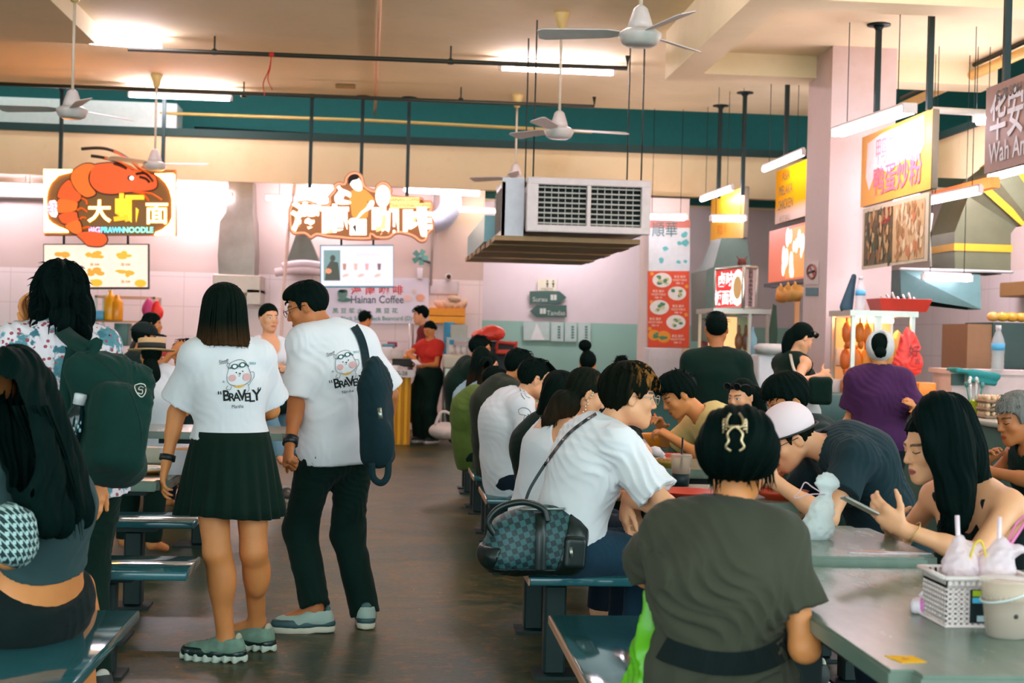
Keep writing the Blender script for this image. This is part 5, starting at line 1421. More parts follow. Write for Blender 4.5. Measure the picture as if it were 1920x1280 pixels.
def back_print(J, cx, cy, k, rot, small):
    "the print on the two white shirts: a word in brush letters below a round cartoon face with sunglasses"
    ink = plain(srgb(26, 36, 36), .8); pink = plain(srgb(222, 170, 168), .8); yl = plain(srgb(232, 176, 60), .8); tl = plain(srgb(110, 160, 165), .8); wh = plain(srgb(236, 236, 238), .8)
    c, s_ = math.cos(rot), math.sin(rot)
    R = lambda g: ([(cx + (x * c - y * s_) * k, cy + (x * s_ + y * c) * k) for x, y in g[0]], g[1])
    L = lambda pts, w_=1.1: ln(pts, w_)
    items = []
    word = []; x = -33
    for ch, h, dy, w_ in (('B', 25, 0, 15), ('R', 19, 3, 12), ('A', 20, 2, 13), ('V', 25, -2, 13), ('E', 20, 2, 12), ('L', 22, 2, 11), ('Y', 26, -3, 14)):
        word.append(tx(ch, x + w_ / 2, 36 + dy, h, -.10, .022, .92)); x += w_ - 1.5
    word += [L([(-43, 26), (-42, 33)], 2.2), L([(-38, 26), (-37, 33)], 2.2), L([(44, 15), (43, 21)], 2), L([(49, 15), (48, 21)], 2)]
    items.append(('brush_lettering',) + R(join(*word)) + (ink,))
    items.append(('small_lettering',) + R(join(tx(small, 0, 58, 8.5, -.08, 0, .8), tx('Good!', -33, -40, 7, -.2, .01, .9), L([(-43, -33), (-24, -37)], 1))) + (ink,))
    items.append(('blue_lettering',) + R(tx('2023', 30, -37, 5.5, 0, .02, 1)) + (tl,))
    items.append(('cheek_print',) + R(join(ds(-13, -4, 8, 7.5), ds(18, -7, 8, 8.5))) + (pink,))
    face = [L([(-22, -24), (-25, -10), (-24, 4), (-16, 11), (0, 13), (16, 9), (26, 0), (27, -12), (20, -30), (12, -42), (0, -44), (-12, -40), (-20, -34), (-22, -24)], .9),
            L([(-20, -34), (-24, -36), (-26, -30), (-22, -25)], .9), L([(26, -18), (33, -18), (34, -8), (28, 2), (24, 10)], .9), L([(-14, 14), (-18, 22), (-26, 20), (-22, 13)], .9), L([(22, 8), (24, 20), (20, 26)], .9)]
    face += [ds(-5, -16, 1.4, 1.6), ds(9, -19, 1.4, 1.6), ds(3, -14, 2.2, 1.4), L([(3, -13), (3, -9), (0, -8)], .8), L([(-33, 2), (-31, 8)], .7), L([(-36, 6), (-29, 4)], .7)]
    items.append(('face_print',) + R(join(*face)) + (ink,))
    items.append(('sunglasses_print',) + R(join(ds(-9, -29, 8, 6, -.2), ds(8, -33, 8, 6, -.2), L([(-20, -25), (14, -34)], 3), L([(14, -36), (22, -30)], 3))) + (plain(srgb(44, 84, 84), .7),))
    items.append(('lens_print',) + R(join(ds(-9, -29, 4.5, 3.6, -.2), ds(8, -33, 4.5, 3.6, -.2))) + (wh,))
    items.append(('collar_print',) + R(L([(-8, 13), (2, 15), (13, 11)], 4)) + (yl,))
    for i, it in enumerate(items): on_cloth(J, J['shirt'], it[0], [it], .0025 + .0006 * i)
def strip(pts, w0, mat, name, J, nrm=None, t=.004, n=5):
    "a flat strap through world points; its flat side faces nrm"
    q = spline(pts, n); m_ = MB(); V_ = []; F_ = []
    for i, p in enumerate(q):
        d = (q[min(i + 1, len(q) - 1)] - q[max(i - 1, 0)]).normalized(); nn = Vector(nrm if nrm else (0, -1, 0)); s_ = d.cross(nn).normalized() * w0 / 2; nn = s_.cross(d).normalized() * t
        V_ += [p - s_ - nn, p + s_ - nn, p + s_ + nn, p - s_ + nn]
        if i:
            a = 4 * i - 4; b = 4 * i
            F_ += [(a + j, a + (j + 1) % 4, b + (j + 1) % 4, b + j) for j in range(4)]
    F_ += [(0, 1, 2, 3), (len(V_) - 4, len(V_) - 3, len(V_) - 2, len(V_) - 1)]
    m_.add(V_, F_, 0, True); o = m_.build(name, mat)
    if J is not None: shift(o, J['root'] if isinstance(J, dict) else J)
    return o
def glasses(J, mat, dark=False, up=0, name='glasses', wide=1.0):
    H = J['H']; m_ = MB(); g = MB()
    for x in (-1, 1):
        ctr = (.033 * x * wide, .108 + (-.02 if up else 0), .002 + up)
        pts = [H(ctr[0] + .024 * wide * math.cos(a), ctr[1] - abs(math.cos(a)) * .002 - (up * .5) * math.sin(a) * .02, ctr[2] + .018 * wide * math.sin(a)) for a in np.linspace(0, 2 * math.pi, 17)]
        m_.tube(pts, .0016 * (2 if dark else 1), 5, cap=False)
        g.add(pts[:-1], [tuple(range(16))])
        m_.tube(spline([H(ctr[0] + .024 * x, ctr[1], ctr[2] + .006), H(.078 * x, .06 - up * .3, .010 + up), H(.088 * x, -.01, .006 + up * .7)], 4), .0016 * (1.6 if dark else 1), 5)
    m_.tube([H(-.010, .108 - (.02 if up else 0), .006 + up), H(0, .110 - (.02 if up else 0), .010 + up), H(.010, .108 - (.02 if up else 0), .006 + up)], .0018, 5)
    o = m_.build(name, mat); shift(o, J['root'])
    if dark: l = g.build('lens', plain(srgb(20, 26, 28), .1), None); shift(l, J['root']); l.parent = o
# ---- the pair in matching white shirts
M1 = person('bob', 'person in short black skirt and white back-print t-shirt, standing in the aisle', 6.05, 20, (432, 850), (426, 648), (420, 584), hyaw=6, hpitch=2, h=1.58, fem=True, sit=False, tone=SK1,
  armL={'w': (311, 872, 6.0), 'e': (322, 800, 6.1), 'palm': (.9, .2, 0)}, armR={'w': (470, 790, 6.42), 'e': (524, 778, 6.2)},
  legL={'a': (424, 1203, 5.98), 'toe': 56, 'k': (395, 1030, 5.5)}, legR={'a': (482, 1168, 6.2), 'toe': 48, 'k': (470, 1030, 5.6)}, fat=1.02,
  shirt=dict(mat=WHITE, ease=.022, sleeve=.80, cuff=.088, hem=.085, fold=.005, neckr=.07),
  hair=dict(style='bob', mat=HBB, len=.165, ga=.004, gn=18, puff=.004),
  shoes=dict(mat=plain(srgb(112, 142, 124), .8, var=.45, nscale=34), smat=plain(srgb(196, 205, 190), .6), ridge=1, sole=.036, band=plain(srgb(30, 60, 56), .25), heel=plain(srgb(176, 178, 156), .7), lace=plain(srgb(86, 112, 98), .7), sock=cloth(srgb(150, 170, 170), .3)))
def skirt(J, z0, z1, r0, r1, mat, n=20):
    S0, B = J['S0'], basis(20); m_ = MB(); k = n * 8; rows = 9; V_ = []; F_ = []
    for i in range(rows):
        t = i / (rows - 1); z = z0 + (z1 - z0) * t; rx = r0 + (r1 - r0) * t ** .85; ry = rx * (.78 + .12 * t)
        for j in range(k):
            a = 2 * math.pi * j / k; pl = (abs((a * n / (2 * math.pi)) % 1 - .5) * 2 - .5) * .020 * t + .012 * t * math.sin(3 * a + 1)
            q = B @ Vector(((rx + pl) * math.cos(a), (ry + pl) * math.sin(a) - .01, 0)); V_.append(Vector((S0.x + q.x, S0.y + q.y, z + .012 * t * math.sin(2 * a))))
    for i in range(rows - 1):
        for j in range(k): F_.append((i * k + j, i * k + (j + 1) % k, (i + 1) * k + (j + 1) % k, (i + 1) * k + j))
    m_.add(V_, F_, 0, True); o = m_.build('skirt', mat); shift(o, J['root']); md = o.modifiers.new('thick', 'SOLIDIFY'); md.thickness = .004; return o
skirt(M1, .962, .610, .160, .232, cloth(srgb(2, 42, 30), .3))
back_print(M1, 447, 712, .86, .03, 'Marsha')
m_ = MB(); J = M1; d = (J['W', -1] - J['E', -1]).normalized(); m_.tube([J['W', -1] - d * .045, J['W', -1] - d * .02], .034, 14); o = m_.build('wristband', plain(srgb(20, 34, 34), .5)); shift(o, J['root'])
M2 = person('bag_man', 'person in black trousers and white back-print t-shirt with a dark shoulder bag', 6.68, 30, (630, 838), (622, 622), (577, 576), hyaw=80, hpitch=20, h=1.64, sit=False, eyes='down', tone=SK3, broad=.96,
  armL={'w': (543, 838, 6.45), 'e': (566, 786, 6.75), 'hand': 'fist', 'palm': (.8, .5, 0)}, armR={'w': (724, 812, 6.95), 'e': (742, 742, 6.8)},
  legL={'a': (592, 1142, 6.6), 'toe': 62}, legR={'a': (686, 1155, 6.75), 'toe': -28},
  shirt=dict(mat=WHITE, ease=.026, sleeve=.92, cuff=.086, hem=-.055, low=.0, fold=.006, neckr=.067), bottom=dict(kind='trousers', mat=cloth(srgb(4, 44, 36), .3), cuff=.066, fold=.008),
  hair=dict(style='short', mat=HB, mess=.35, nl=40, ga=.0025, top=.002), shoes=dict(mat=plain(srgb(160, 182, 172), .7), smat=plain(srgb(214, 206, 186), .6), sole=.038, band=plain(srgb(44, 78, 82), .5), heel=plain(srgb(60, 96, 98), .6), lace=plain(srgb(140, 164, 156), .7)))
glasses(M2, plain(srgb(40, 36, 30), .3, .6))
back_print(M2, 648, 690, .76, -.10, 'Ner-Aw')
m_ = MB(); J = M2; d = (J['W', -1] - J['E', -1]).normalized(); m_.tube([J['W', -1] - d * .05, J['W', -1] - d * .012], .036, 14); o = m_.build('watch', plain(srgb(20, 30, 34), .4)); shift(o, J['root'])
m_ = MB(); c_ = J['NB'] + J['up'] * .012; m_.tube([c_ + J['rts'] * .072 * math.cos(a) + J['fws'] * .066 * math.sin(a) + Vector((0, 0, .0 - .02 * math.sin(a))) for a in np.linspace(0, 6.2832, 25)], .0018, 5, cap=False); o = m_.build('necklace', plain(srgb(220, 180, 90), .3, .9)); shift(o, J['root'])
def bag_obj(name, label, c, cat='bag'): return empty(name, c, 0, label, cat)
def sdf_part(F, name, mat, root, attrs=None):
    v, f = F.mesh(); return np_obj(name, v, f, mat, root, attrs)
# his shoulder bag
c = P(706, 780, 6.42); t = bag_obj('shoulder_bag', 'dark navy backpack hung on one shoulder of the standing person with glasses', c)
F = Field(A3(c) - .45, A3(c) + .45, .008); Bm = np.array([list(r) for r in basis(-20, 0, -4)], np.float32)
F.rbox(c + Vector((0, 0, -.03)), (.066, .09, .20), Bm, .05, .02); F.ell(P(704, 706, 6.42), (.055, .075, .09), Bm, .06); F.ell(P(716, 830, 6.36), (.06, .05, .10), Bm, .03)
F.near(folds(5, .009, 34)); sdf_part(F, 'body', cloth(srgb(26, 58, 66), .2), t)
on_cloth(M2, M2['shirt'], 's', [('bag_strap',) + ln([(664, 611), (676, 632), (684, 660), (690, 705)], 15, 8) + (cloth(srgb(24, 54, 60), .2),)], .008)
strip([P(697, 868, 6.3), P(700, 895, 6.3), P(715, 905, 6.3), P(727, 890, 6.32), P(728, 850, 6.36)], .03, cloth(srgb(26, 60, 66), .2), 'strap', t)
m_ = MB(); m_.tube([P(711, 765, 6.27), P(714, 785, 6.26)], .010, 8); o = m_.build('buckle', M_steel); shift(o, t)
# ---- left group
L1 = person('long_hair', 'person with very long black hair in black shorts, sitting on the near left bench', 4.3, 65, (62, 1130), (38, 850, 4.2), (-16, 752, 4.15), hyaw=22, hpitch=15, h=1.62, fem=True, tone=SK1, fat=1.08,
  legR={'k': (150, 1080, 4.9), 'a': (160, 1300, 4.9)},
  armL={'w': (-90, 960, 4.0), 'e': (20, 1000, 3.95)}, armR={'w': (-90, 980, 4.5), 'e': (0, 1000, 4.6)},
  shirt=dict(mat=cloth(srgb(64, 92, 94), .2), ease=.012, sleeve=.7, cuff=.06, hem=.17), bottom=dict(kind='shorts', mat=cloth(srgb(15, 34, 33), .3), len=.35, top=.06, ease=.02),
  hair=dict(style='long', mat=hairmat(srgb(12, 34, 31)), puff=.012, gn=20, ga=.006, guides=[([P(20, 700, 4.0), P(62, 740, 4.05), P(100, 850, 4.1), P(130, 960, 4.12)], .075, .04), ([P(10, 720, 3.95), P(50, 800, 3.95), P(80, 900, 3.97), P(112, 985, 4.02)], .085, .035), ([P(30, 690, 4.2), P(80, 780, 4.2), P(125, 880, 4.2), P(150, 970, 4.2)], .07, .035), ([P(0, 740, 3.9), P(35, 830, 3.9), P(60, 930, 3.92), P(85, 990, 3.95)], .07, .03)],
  frizz=(70, lambda R: (lambda x, dx: [P(x, 760, 3.92 + R.uniform(-.05, .25)), P(x + 40, 860, 4.0), P(x + 62 + dx, 950, 4.03), P(x + 70 + dx * 1.6, R.uniform(975, 1015), 4.05)])(R.uniform(20, 90), R.uniform(-14, 10)))))
a = Mat('houndstooth', (1, 1, 1), .9); x, y, z = a.xyz(a.coord('Object')); u = (x + y) * 44; v = z * 44
ck = (u.frac().gt(.5) * v.frac().gt(.5)).max((u + v).frac().lt(.22)); a.set('Base Color', a.mix(ck, srgb(24, 48, 48), srgb(168, 196, 194))); HOUND = a.done()
c = P(22, 1000, 3.85); F = Field(A3(c) - .3, A3(c) + .3, .008); Bm = np.array([list(r) for r in basis(20, 0, 15)], np.float32)
F.rbox(c, (.06, .06, .08), Bm, .05, .03); F.ell(P(40, 1028, 3.9), (.04, .05, .05), None, .05); F.near(folds(3, .008, 30))
o = sdf_part(F, 'checked_jacket', HOUND, L1['root']); o['label'] = 'black and white houndstooth jacket bundled in the lap'
a = Mat('floral_cloth', (1, 1, 1), .9); tc = a.map(a.attr('tl'), (1, 1, 1)); n = a.noise(tc, 16, 3); nn = a.noise(tc, 38, 3)
vo = E(a.nt, a.voro(tc, 11)); v2 = E(a.nt, a.voro(tc, 42)); c_ = a.mix(((vo * -1 + .60) + (nn - .5) * .7).soft(.02, .12), srgb(222, 208, 214), a.mix(nn, srgb(44, 92, 112), srgb(104, 160, 168)))
c_ = a.mix((n - .5).soft(.06, .12), c_, srgb(58, 110, 122)); c_ = a.mix(v2.lt(.30) * n.lt(.54), c_, srgb(160, 74, 84)); c_ = a.mix(vo.lt(.13), c_, srgb(30, 52, 72)); a.set('Base Color', c_); FLORAL = a.done()
L2 = person('backpack', 'person in a floral shirt with messy dark hair, wearing the large black backpack', 5.25, 30, (142, 868), (104, 622), (112, 560), hyaw=28, hpitch=4, h=1.66, sit=False, tone=SK1,
  armL={'w': (66, 628, 5.25), 'e': (62, 740, 5.2), 'hand': 'relax', 'palm': (.7, -.3, .2)}, armR={'w': (182, 925, 5.1), 'e': (192, 800, 5.3), 'palm': (-.6, .5, 0)},
  shirt=dict(mat=FLORAL, ease=.022, sleeve=.85, cuff=.085, hem=-.13, low=.02, fold=.008, neckr=.06), bottom=dict(kind='trousers', mat=DK),
  hair=dict(style='nape', mat=hairmat(srgb(10, 26, 24)), puff=.016, top=.02, ga=.010, gn=9, mess=1.6, nl=220, line=[(-.14, -.10), (-.05, -.10), (-.02, -.09), (0, -.08), (.02, -.06), (.04, .03), (.06, .055), (.12, .055)],
    guides=[([P(84, 560, 5.2), P(74, 590, 5.2), P(84, 620, 5.2)], .035, .02), ([P(150, 570, 5.2), P(155, 600, 5.2), P(162, 628, 5.18)], .04, .014), ([P(120, 590, 5.16), P(122, 604, 5.15), P(126, 616, 5.15)], .04, .015)],
    frizz=(90, lambda R: (lambda x, y, sx: [P(x, y, 5.15), P(x + sx * 10, y + 8, 5.14), P(x + sx * 14, y + 20, 5.13), P(x + sx * R.uniform(8, 22), y + R.uniform(22, 36), 5.13)])(*R.choice([(70, R.uniform(520, 610), -1), (152, R.uniform(540, 640), 1), (R.uniform(75, 150), 640, R.uniform(-1, 1)), (R.uniform(70, 155), R.uniform(520, 630), R.uniform(-.5, .5))])))), shoes=SHOE)
c = P(200, 785, 4.98); t = bag_obj('backpack', 'large black backpack with a small white shield logo and a bottle in its side pocket', c, 'backpack')
F = Field(A3(c) - .6, A3(c) + .6, .009); Bm = np.array([list(r) for r in basis(42, 0, 7)], np.float32)
F.rbox(P(205, 790, 4.98), (.128, .10, .22), Bm, .07, .03); F.rbox(P(222, 800, 4.87), (.10, .07, .15), Bm, .05, .02); F.ell(P(180, 700, 4.98), (.115, .09, .08), Bm, .06); F.ell(P(205, 872, 4.95), (.12, .12, .06), Bm, .05)
F.rbox(P(148, 815, 5.0), (.035, .06, .10), Bm, .03, .02); F.near(folds(11, .012, 26))
bagm = cloth(srgb(14, 66, 56), .2); ob = sdf_part(F, 'body', bagm, t)
strip([P(165, 655, 4.95), P(140, 640, 5.0), P(122, 625, 5.1), P(112, 612, 5.2), P(108, 606, 5.3)], .055, bagm, 'strap', t, (0, -1, .4), .008)
strip([P(165, 650, 4.93), P(185, 640, 4.93), P(170, 670, 4.92)], .03, bagm, 'carry_loop', t)
strip([P(140, 850, 5.0), P(125, 780, 5.03), P(128, 700, 5.05), P(140, 650, 5.02)], .05, bagm, 'strap', t)
bv = bvh_of(ob)
def stick(vf, mat, name, root, par, lift=.004):
    out = []
    for x, y in vf[0]:
        r = ray(x, y).normalized(); h = bv.ray_cast(CO, r); out.append((h[0] if h[0] is not None else CO + r * 4.9) - r * lift)
    o = mesh_obj(name, out, vf[1], mat); shift(o, root); o.parent = par; return o
stick(join(ln([(253, 722), (263, 719), (272, 722), (273, 735), (266, 744), (258, 738), (253, 728), (253, 722)], 1.8), ln([(258, 736), (266, 738), (267, 731), (260, 730), (263, 724), (269, 726)], 1.6)), plain(srgb(205, 200, 190), .5), 'shield_logo', t, ob, .006)
stick(ln([(178, 668), (205, 690), (240, 725), (262, 780), (268, 830)], 1.2, 6), plain(srgb(12, 34, 34), .7), 'seam', t, ob, .004)
q = P(139, 800, 4.86); b_ = empty('drink_bottle', q, 0, 'small bottle of dark drink with a white cap in the backpack side pocket', 'bottle')
m_ = MB(); m_.lathe([(.028, -.075), (.033, -.06), (.033, .03), (.026, .055), (.016, .072), (.016, .08)], 18, M=Matrix.Rotation(.18, 4, 'Y')); m_.build('bottle', plain(srgb(26, 52, 56), .12), b_)
m_ = MB(); m_.lathe([(.021, .078), (.022, .112), (.019, .116), (0, .117)], 18, M=Matrix.Rotation(.18, 4, 'Y')); m_.build('cap', plain(srgb(205, 205, 208), .4), b_)
m_ = MB(); R = random.Random(2)
for k in range(9): a_ = -1.57 + R.uniform(-.9, .9); z_ = R.uniform(-.045, .02); p_ = Vector((math.cos(a_) * .0335, math.sin(a_) * .0335, z_)); m_.ball(p_, (.005, .002, .008), 6)
m_.build('label_marks', plain(srgb(150, 190, 196), .5), b_)
def simple(key, label, w, yaw, pel, neck, head, **k): return person(key, label, w, yaw, pel, neck, head, **k)
hat = simple('hat', 'person in white shirt and straw boater hat, back turned, seated behind the black backpack', 10.4, -15, (306, 834), (298, 697), (284, 668), hyaw=10, hpitch=5, fem=True, h=1.6, tone=SK1, shirt=dict(mat=WHITE2, ease=.03, sleeve=.9, cuff=.075, hem=-.05, fold=.008), bottom=dict(kind='trousers', mat=NAVY), hair=dict(style='long', mat=HB, guides=[([P(282, 680, 10.3), P(288, 700, 10.25), P(290, 716, 10.25)], .05, .025)]))
H = hat['H']; m_ = MB(); Mh = Matrix.Translation(H(0, -.01, .045)) @ H.B.to_4x4()
m_.lathe([(.17, 0), (.172, .006), (.10, .012), (.098, .085), (.085, .092), (0, .094)], 26, M=Mh); o = m_.build('boater_hat', plain(srgb(205, 170, 122), .8, nscale=60)); shift(o, hat['root'])
m_ = MB(); m_.lathe([(.1015, .014), (.100, .055)], 26, M=Mh); o2 = m_.build('hat_band', plain(srgb(22, 34, 34), .7)); shift(o2, hat['root']); o2.parent = o
simple('profile', 'person with tied back dark hair in profile facing right, far behind the straw hat', 13.2, -85, (262, 720), (268, 642), (285, 608), hyaw=-80, hpitch=5, fem=True, h=1.56, sit=False, tone=SK1, eyes='open', shirt=dict(mat=cloth(srgb(60, 70, 66)), ease=.02), bottom=dict(kind='trousers', mat=DK), hair=dict(style='bun', bun=((0, -.11, .0), .035), mat=HB))
capm = simple('capman', 'person in a dark cap seen just above the straw hat', 11.6, -60, (255, 822), (262, 668), (271, 634), hyaw=-70, h=1.66, tone=SK1, shirt=dict(mat=DK2, ease=.02), bottom=dict(kind='trousers', mat=DK), hair=dict(style='short', mat=HB))
H = capm['H']; F = Field(A3(H.c) - .25, A3(H.c) + .25, .012); F.ell(H(0, -.01, .05), A3((.095, .11, .085)), H.M, .01, cut=[lambda X, Y, Z: .035 - H.locX(X, Y, Z)[2]]); F.ell(H(0, .11, .05), A3((.07, .075, .010)), H.M, .01); o = sdf_part(F, 'cap', cloth(srgb(30, 48, 46)), capm['root'])
simple('armup', 'person in dark shirt with a raised bare forearm, seated past the straw hat', 12.4, 100, (356, 822, 12.4), (342, 690, 12.4), (345, 662, 12.4), hyaw=120, h=1.66, tone=SK1, armL={'w': (322, 662, 12.2), 'e': (308, 700, 12.2)}, shirt=dict(mat=cloth(srgb(42, 70, 72)), ease=.02), bottom=dict(kind='trousers', mat=DK), hair=dict(style='short', mat=HB))
simple('behind', 'person of whom only dark hair shows, between the floral shirt and the backpack', 8.35, -30, (188, 862), (186, 690), (186, 650), h=1.6, tone=SK1, shirt=dict(mat=DK2, ease=.02), bottom=dict(kind='trousers', mat=DK), hair=dict(style='short', mat=HB))
L7 = simple('walker', 'person in a white tank top with black shoulder bag, walking towards the camera', 11.3, 200, (511, 738), (503, 636), (504, 596), hyaw=212, hpitch=2, fem=True, h=1.62, sit=False, tone=SK2, eyes='open', armR={'w': (513, 694, 11.0), 'e': (488, 690, 11.1), 'hand': 'grip'}, armL={'w': (517, 692, 11.0), 'e': (535, 695, 11.1), 'hand': 'grip'}, legL={'a': (538, 838, 11.6)}, legR={'a': (520, 852, 11.0)},
  shirt=dict(mat=WHITE2, ease=.012, sleeve=0, hem=-.02, armhole=.07, scoop=.085), bottom=dict(kind='trousers', mat=cloth(srgb(120, 160, 180), .15), cuff=.08, top=.1), hair=dict(style='bun', bun=((0, -.115, .02), .04), mat=HB, line=[(-.13, -.09), (-.03, -.04), (0, .0), (.03, .03), (.06, .06), (.12, .075)]), shoes=SHOE)
c = P(528, 745, 11.1); t = bag_obj('handbag', 'soft black shoulder bag on the person in the white tank top', c); F = Field(A3(c) - .3, A3(c) + .3, .014); F.rbox(c, (.11, .07, .13), np.array([list(r) for r in basis(10, 0, -10)], np.float32), .06, .02); sdf_part(F, 'body', DK, t)
strip([P(484, 640, 11.25), P(482, 655, 11.1), P(490, 690, 11.0), P(510, 728, 11.0)], .03, DK, 'strap', t)
m_ = MB(); q = P(514, 690, 10.9); m_.rbox((-.04, -.08, -.005), (.04, .08, .005), .003, 1); o = m_.build('phone', plain(srgb(26, 32, 36), .3)); o.location = q; tag(o, 'dark phone in the hands of the person in the white tank top', 'phone')
# ---- stall staff
simple('staff_a', 'person with short dark hair, back turned, behind the coffee counter', 18.95, -50, (680, 712), (678, 620), (684, 600), hyaw=-50, hpitch=20, h=1.66, sit=False, tone=SK1, shirt=dict(mat=WHITE2, ease=.02), bottom=dict(kind='trousers', mat=DK), hair=dict(style='short', mat=HB))
simple('staff_b', 'tall person in a maroon shirt in profile behind the red shirt person', 18.95, 80, (797, 706), (796, 615), (789, 591), hyaw=85, hpitch=8, h=1.72, sit=False, tone=SK2, shirt=dict(mat=cloth(srgb(110, 40, 40)), ease=.02), bottom=dict(kind='trousers', mat=DK), hair=dict(style='short', mat=HB, fringe=.03))
RW = simple('red', 'person in a red t-shirt and long black skirt holding a phone beside the yellow counter', 18.1, 140, (805, 706), (808, 640), (806, 618), hyaw=135, hpitch=28, fem=True, h=1.56, sit=False, tone=SK1, armR={'w': (786, 682, 17.9), 'e': (782, 668, 18.0), 'hand': 'grip'}, armL={'w': (790, 684, 17.8), 'e': (828, 678, 18.0), 'hand': 'grip'}, shirt=dict(mat=cloth(srgb(196, 50, 40), .12), ease=.018, sleeve=.6, hem=-.06), bottom=dict(kind='trousers', mat=DK, cuff=.11, ease=.03), hair=dict(style='bun', bun=((0, -.10, -.02), .04), mat=HB, line=[(-.13, -.09), (-.03, -.04), (0, .0), (.03, .03), (.06, .06), (.12, .075)]), shoes=SHOE)
m_ = MB(); q = P(781, 679, 17.75); m_.rbox((-.04, -.075, -.005), (.04, .075, .005), .003, 1); o = m_.build('phone', plain(srgb(190, 196, 200), .3)); o.location = q; o.rotation_euler = (.4, 0, .5); tag(o, 'pale phone in the hands of the person in red', 'phone')
# ---- right row, facing right
GR = 'people seated along the right row'
simple('r1', 'person in black whose rounded back shows farthest down the right row', 12.7, -80, (868, 812), (884, 682), (900, 655), h=1.66, hyaw=-80, shirt=dict(mat=DK, ease=.03, sleeve=1.6, hem=-.05), bottom=dict(kind='trousers', mat=DK), hair=dict(style='short', mat=HB), tone=SK1)
simple('r2', 'person with long dark hair in a pale blue top, seated in the right row', 11.3, -85, (885, 826), (902, 722), (913, 686), fem=True, h=1.64, hyaw=-78, hpitch=6, eyes='open', tone=SK2, shirt=dict(mat=cloth(srgb(150, 178, 190), .1), ease=.022, sleeve=.8, hem=-.1, low=0, fold=.008), bottom=dict(kind='trousers', mat=NAVY), hair=dict(style='long', mat=hairmat(srgb(16, 30, 26), srgb(60, 44, 30)), guides=[([P(903, 665, 11.25), P(893, 700, 11.2), P(884, 735, 11.2), P(878, 752, 11.2)], .07, .035), ([P(912, 680, 11.1), P(906, 710, 11.1), P(902, 735, 11.1)], .05, .03)]))
simple('r3', 'person in an olive green t-shirt bent over the table, right row', 10.35, -85, (886, 846), (905, 742), (925, 718), h=1.6, hyaw=-80, hpitch=35, tone=SK1, shirt=dict(mat=cloth(srgb(84, 104, 44), .15), ease=.025, sleeve=.75, hem=-.1, low=0, fold=.008), bottom=dict(kind='trousers', mat=DK), hair=dict(style='nape', mat=HB))
simple('r4', 'person in a dark brown green shirt behind the sleeve drawing t-shirt', 9.6, -78, (930, 862), (952, 722), (974, 689), h=1.70, hyaw=-85, hpitch=15, tone=SK1, shirt=dict(mat=cloth(srgb(48, 58, 44), .2), ease=.03, sleeve=.8, hem=-.1, low=0, fold=.009), bottom=dict(kind='trousers', mat=DK), hair=dict(style='short', mat=HB, mess=.6))
R5 = simple('r5', 'person with glasses in a white t-shirt with a small line drawing on its sleeve', 8.5, -80, (950, 890), (976, 750), (1003, 711), h=1.70, hyaw=-82, hpitch=12, tone=SK2, armR={'w': (1018, 775, 8.3), 'e': (1010, 825, 8.2)}, shirt=dict(mat=WHITE2, ease=.024, sleeve=.85, cuff=.08, hem=-.09, low=.0, fold=.010), bottom=dict(kind='trousers', mat=NAVY), hair=dict(style='short', mat=HB, fringe=.025, mess=.7))
glasses(R5, plain(srgb(50, 50, 46), .3, .5))
on_cloth(R5, R5['shirt'], 'p', [('sleeve_drawing',) + join(ln([(975, 727), (978, 740), (984, 748)], 1.3), ln([(972, 768), (980, 764), (992, 768), (998, 782), (1000, 795)], 1.0), ln([(972, 768), (974, 776), (984, 778), (992, 782)], 1.0), ln([(984, 778), (982, 790), (990, 796), (996, 792)], 1.0), ln([(990, 776), (996, 792)], 2.2), ln([(982, 732), (986, 742), (994, 746)], 1)) + (plain(srgb(60, 90, 96), .8),)])
R6 = simple('r6', 'person with white sunglasses pushed up on dark hair, behind the white tank top', 7.45, -75, (1020, 942), (1036, 792), (1052, 738), fem=True, h=1.68, hyaw=-75, hpitch=15, tone=SK2, shirt=dict(mat=DK, ease=.02, sleeve=.6), bottom=dict(kind='trousers', mat=DK), hair=dict(style='long', mat=HB, guides=[([P(1042, 725, 7.4), P(1026, 770, 7.4), P(1018, 800, 7.4)], .06, .03)]))
glasses(R6, plain(srgb(226, 200, 196), .4), False, .075, 'sunglasses', 1.2)
R7 = simple('r7', 'person in a white tank top with a low brown ponytail and dangling earrings, right row', 6.6, -72, (1012, 972), (1062, 792), (1098, 738), fem=True, h=1.66, hyaw=-80, hpitch=22, tone=SK2, bow=.06, armR={'w': (1180, 930, 6.3), 'e': (1120, 950, 6.3)}, shirt=dict(mat=WHITE, ease=.014, sleeve=0, hem=-.06, low=-.01, neckr=.085, armhole=.115, ao=.0, scoopb=.085, fold=.005), bottom=dict(kind='trousers', mat=NAVY),
  hair=dict(style='bun', mat=hairmat(srgb(30, 36, 28), srgb(56, 46, 34), high=srgb(92, 66, 44)), bun=((0, -.115, -.055), .028), line=[(-.13, -.085), (-.03, -.05), (-.01, .0), (.02, .015), (.04, .03), (.06, .05), (.12, .065)], ga=.005, gn=14, guides=[([P(1066, 755, 6.55), P(1050, 770, 6.55), P(1038, 785, 6.55), P(1030, 798, 6.55)], .055, .030), ([P(1056, 748, 6.5), P(1040, 768, 6.5), P(1028, 788, 6.5)], .04, .02)],
    frizz=(40, lambda R: [P(1060 + R.uniform(-8, 8), 760, 6.5), P(1045, 775 + R.uniform(-8, 8), 6.48), P(R.uniform(1024, 1044), R.uniform(792, 806), 6.48)])))
m_ = MB(); H = R7['H']
for k in range(5): m_.ball(H(.086, -.004 + .006 * (k % 2), -.035 - .014 * k), .0055, 8)
for k in range(3): m_.ball(H(.089, .004, .012 - .012 * k), .005, 8)
o = m_.build('earrings', plain(srgb(235, 215, 190), .25, .6)); shift(o, R7['root'])
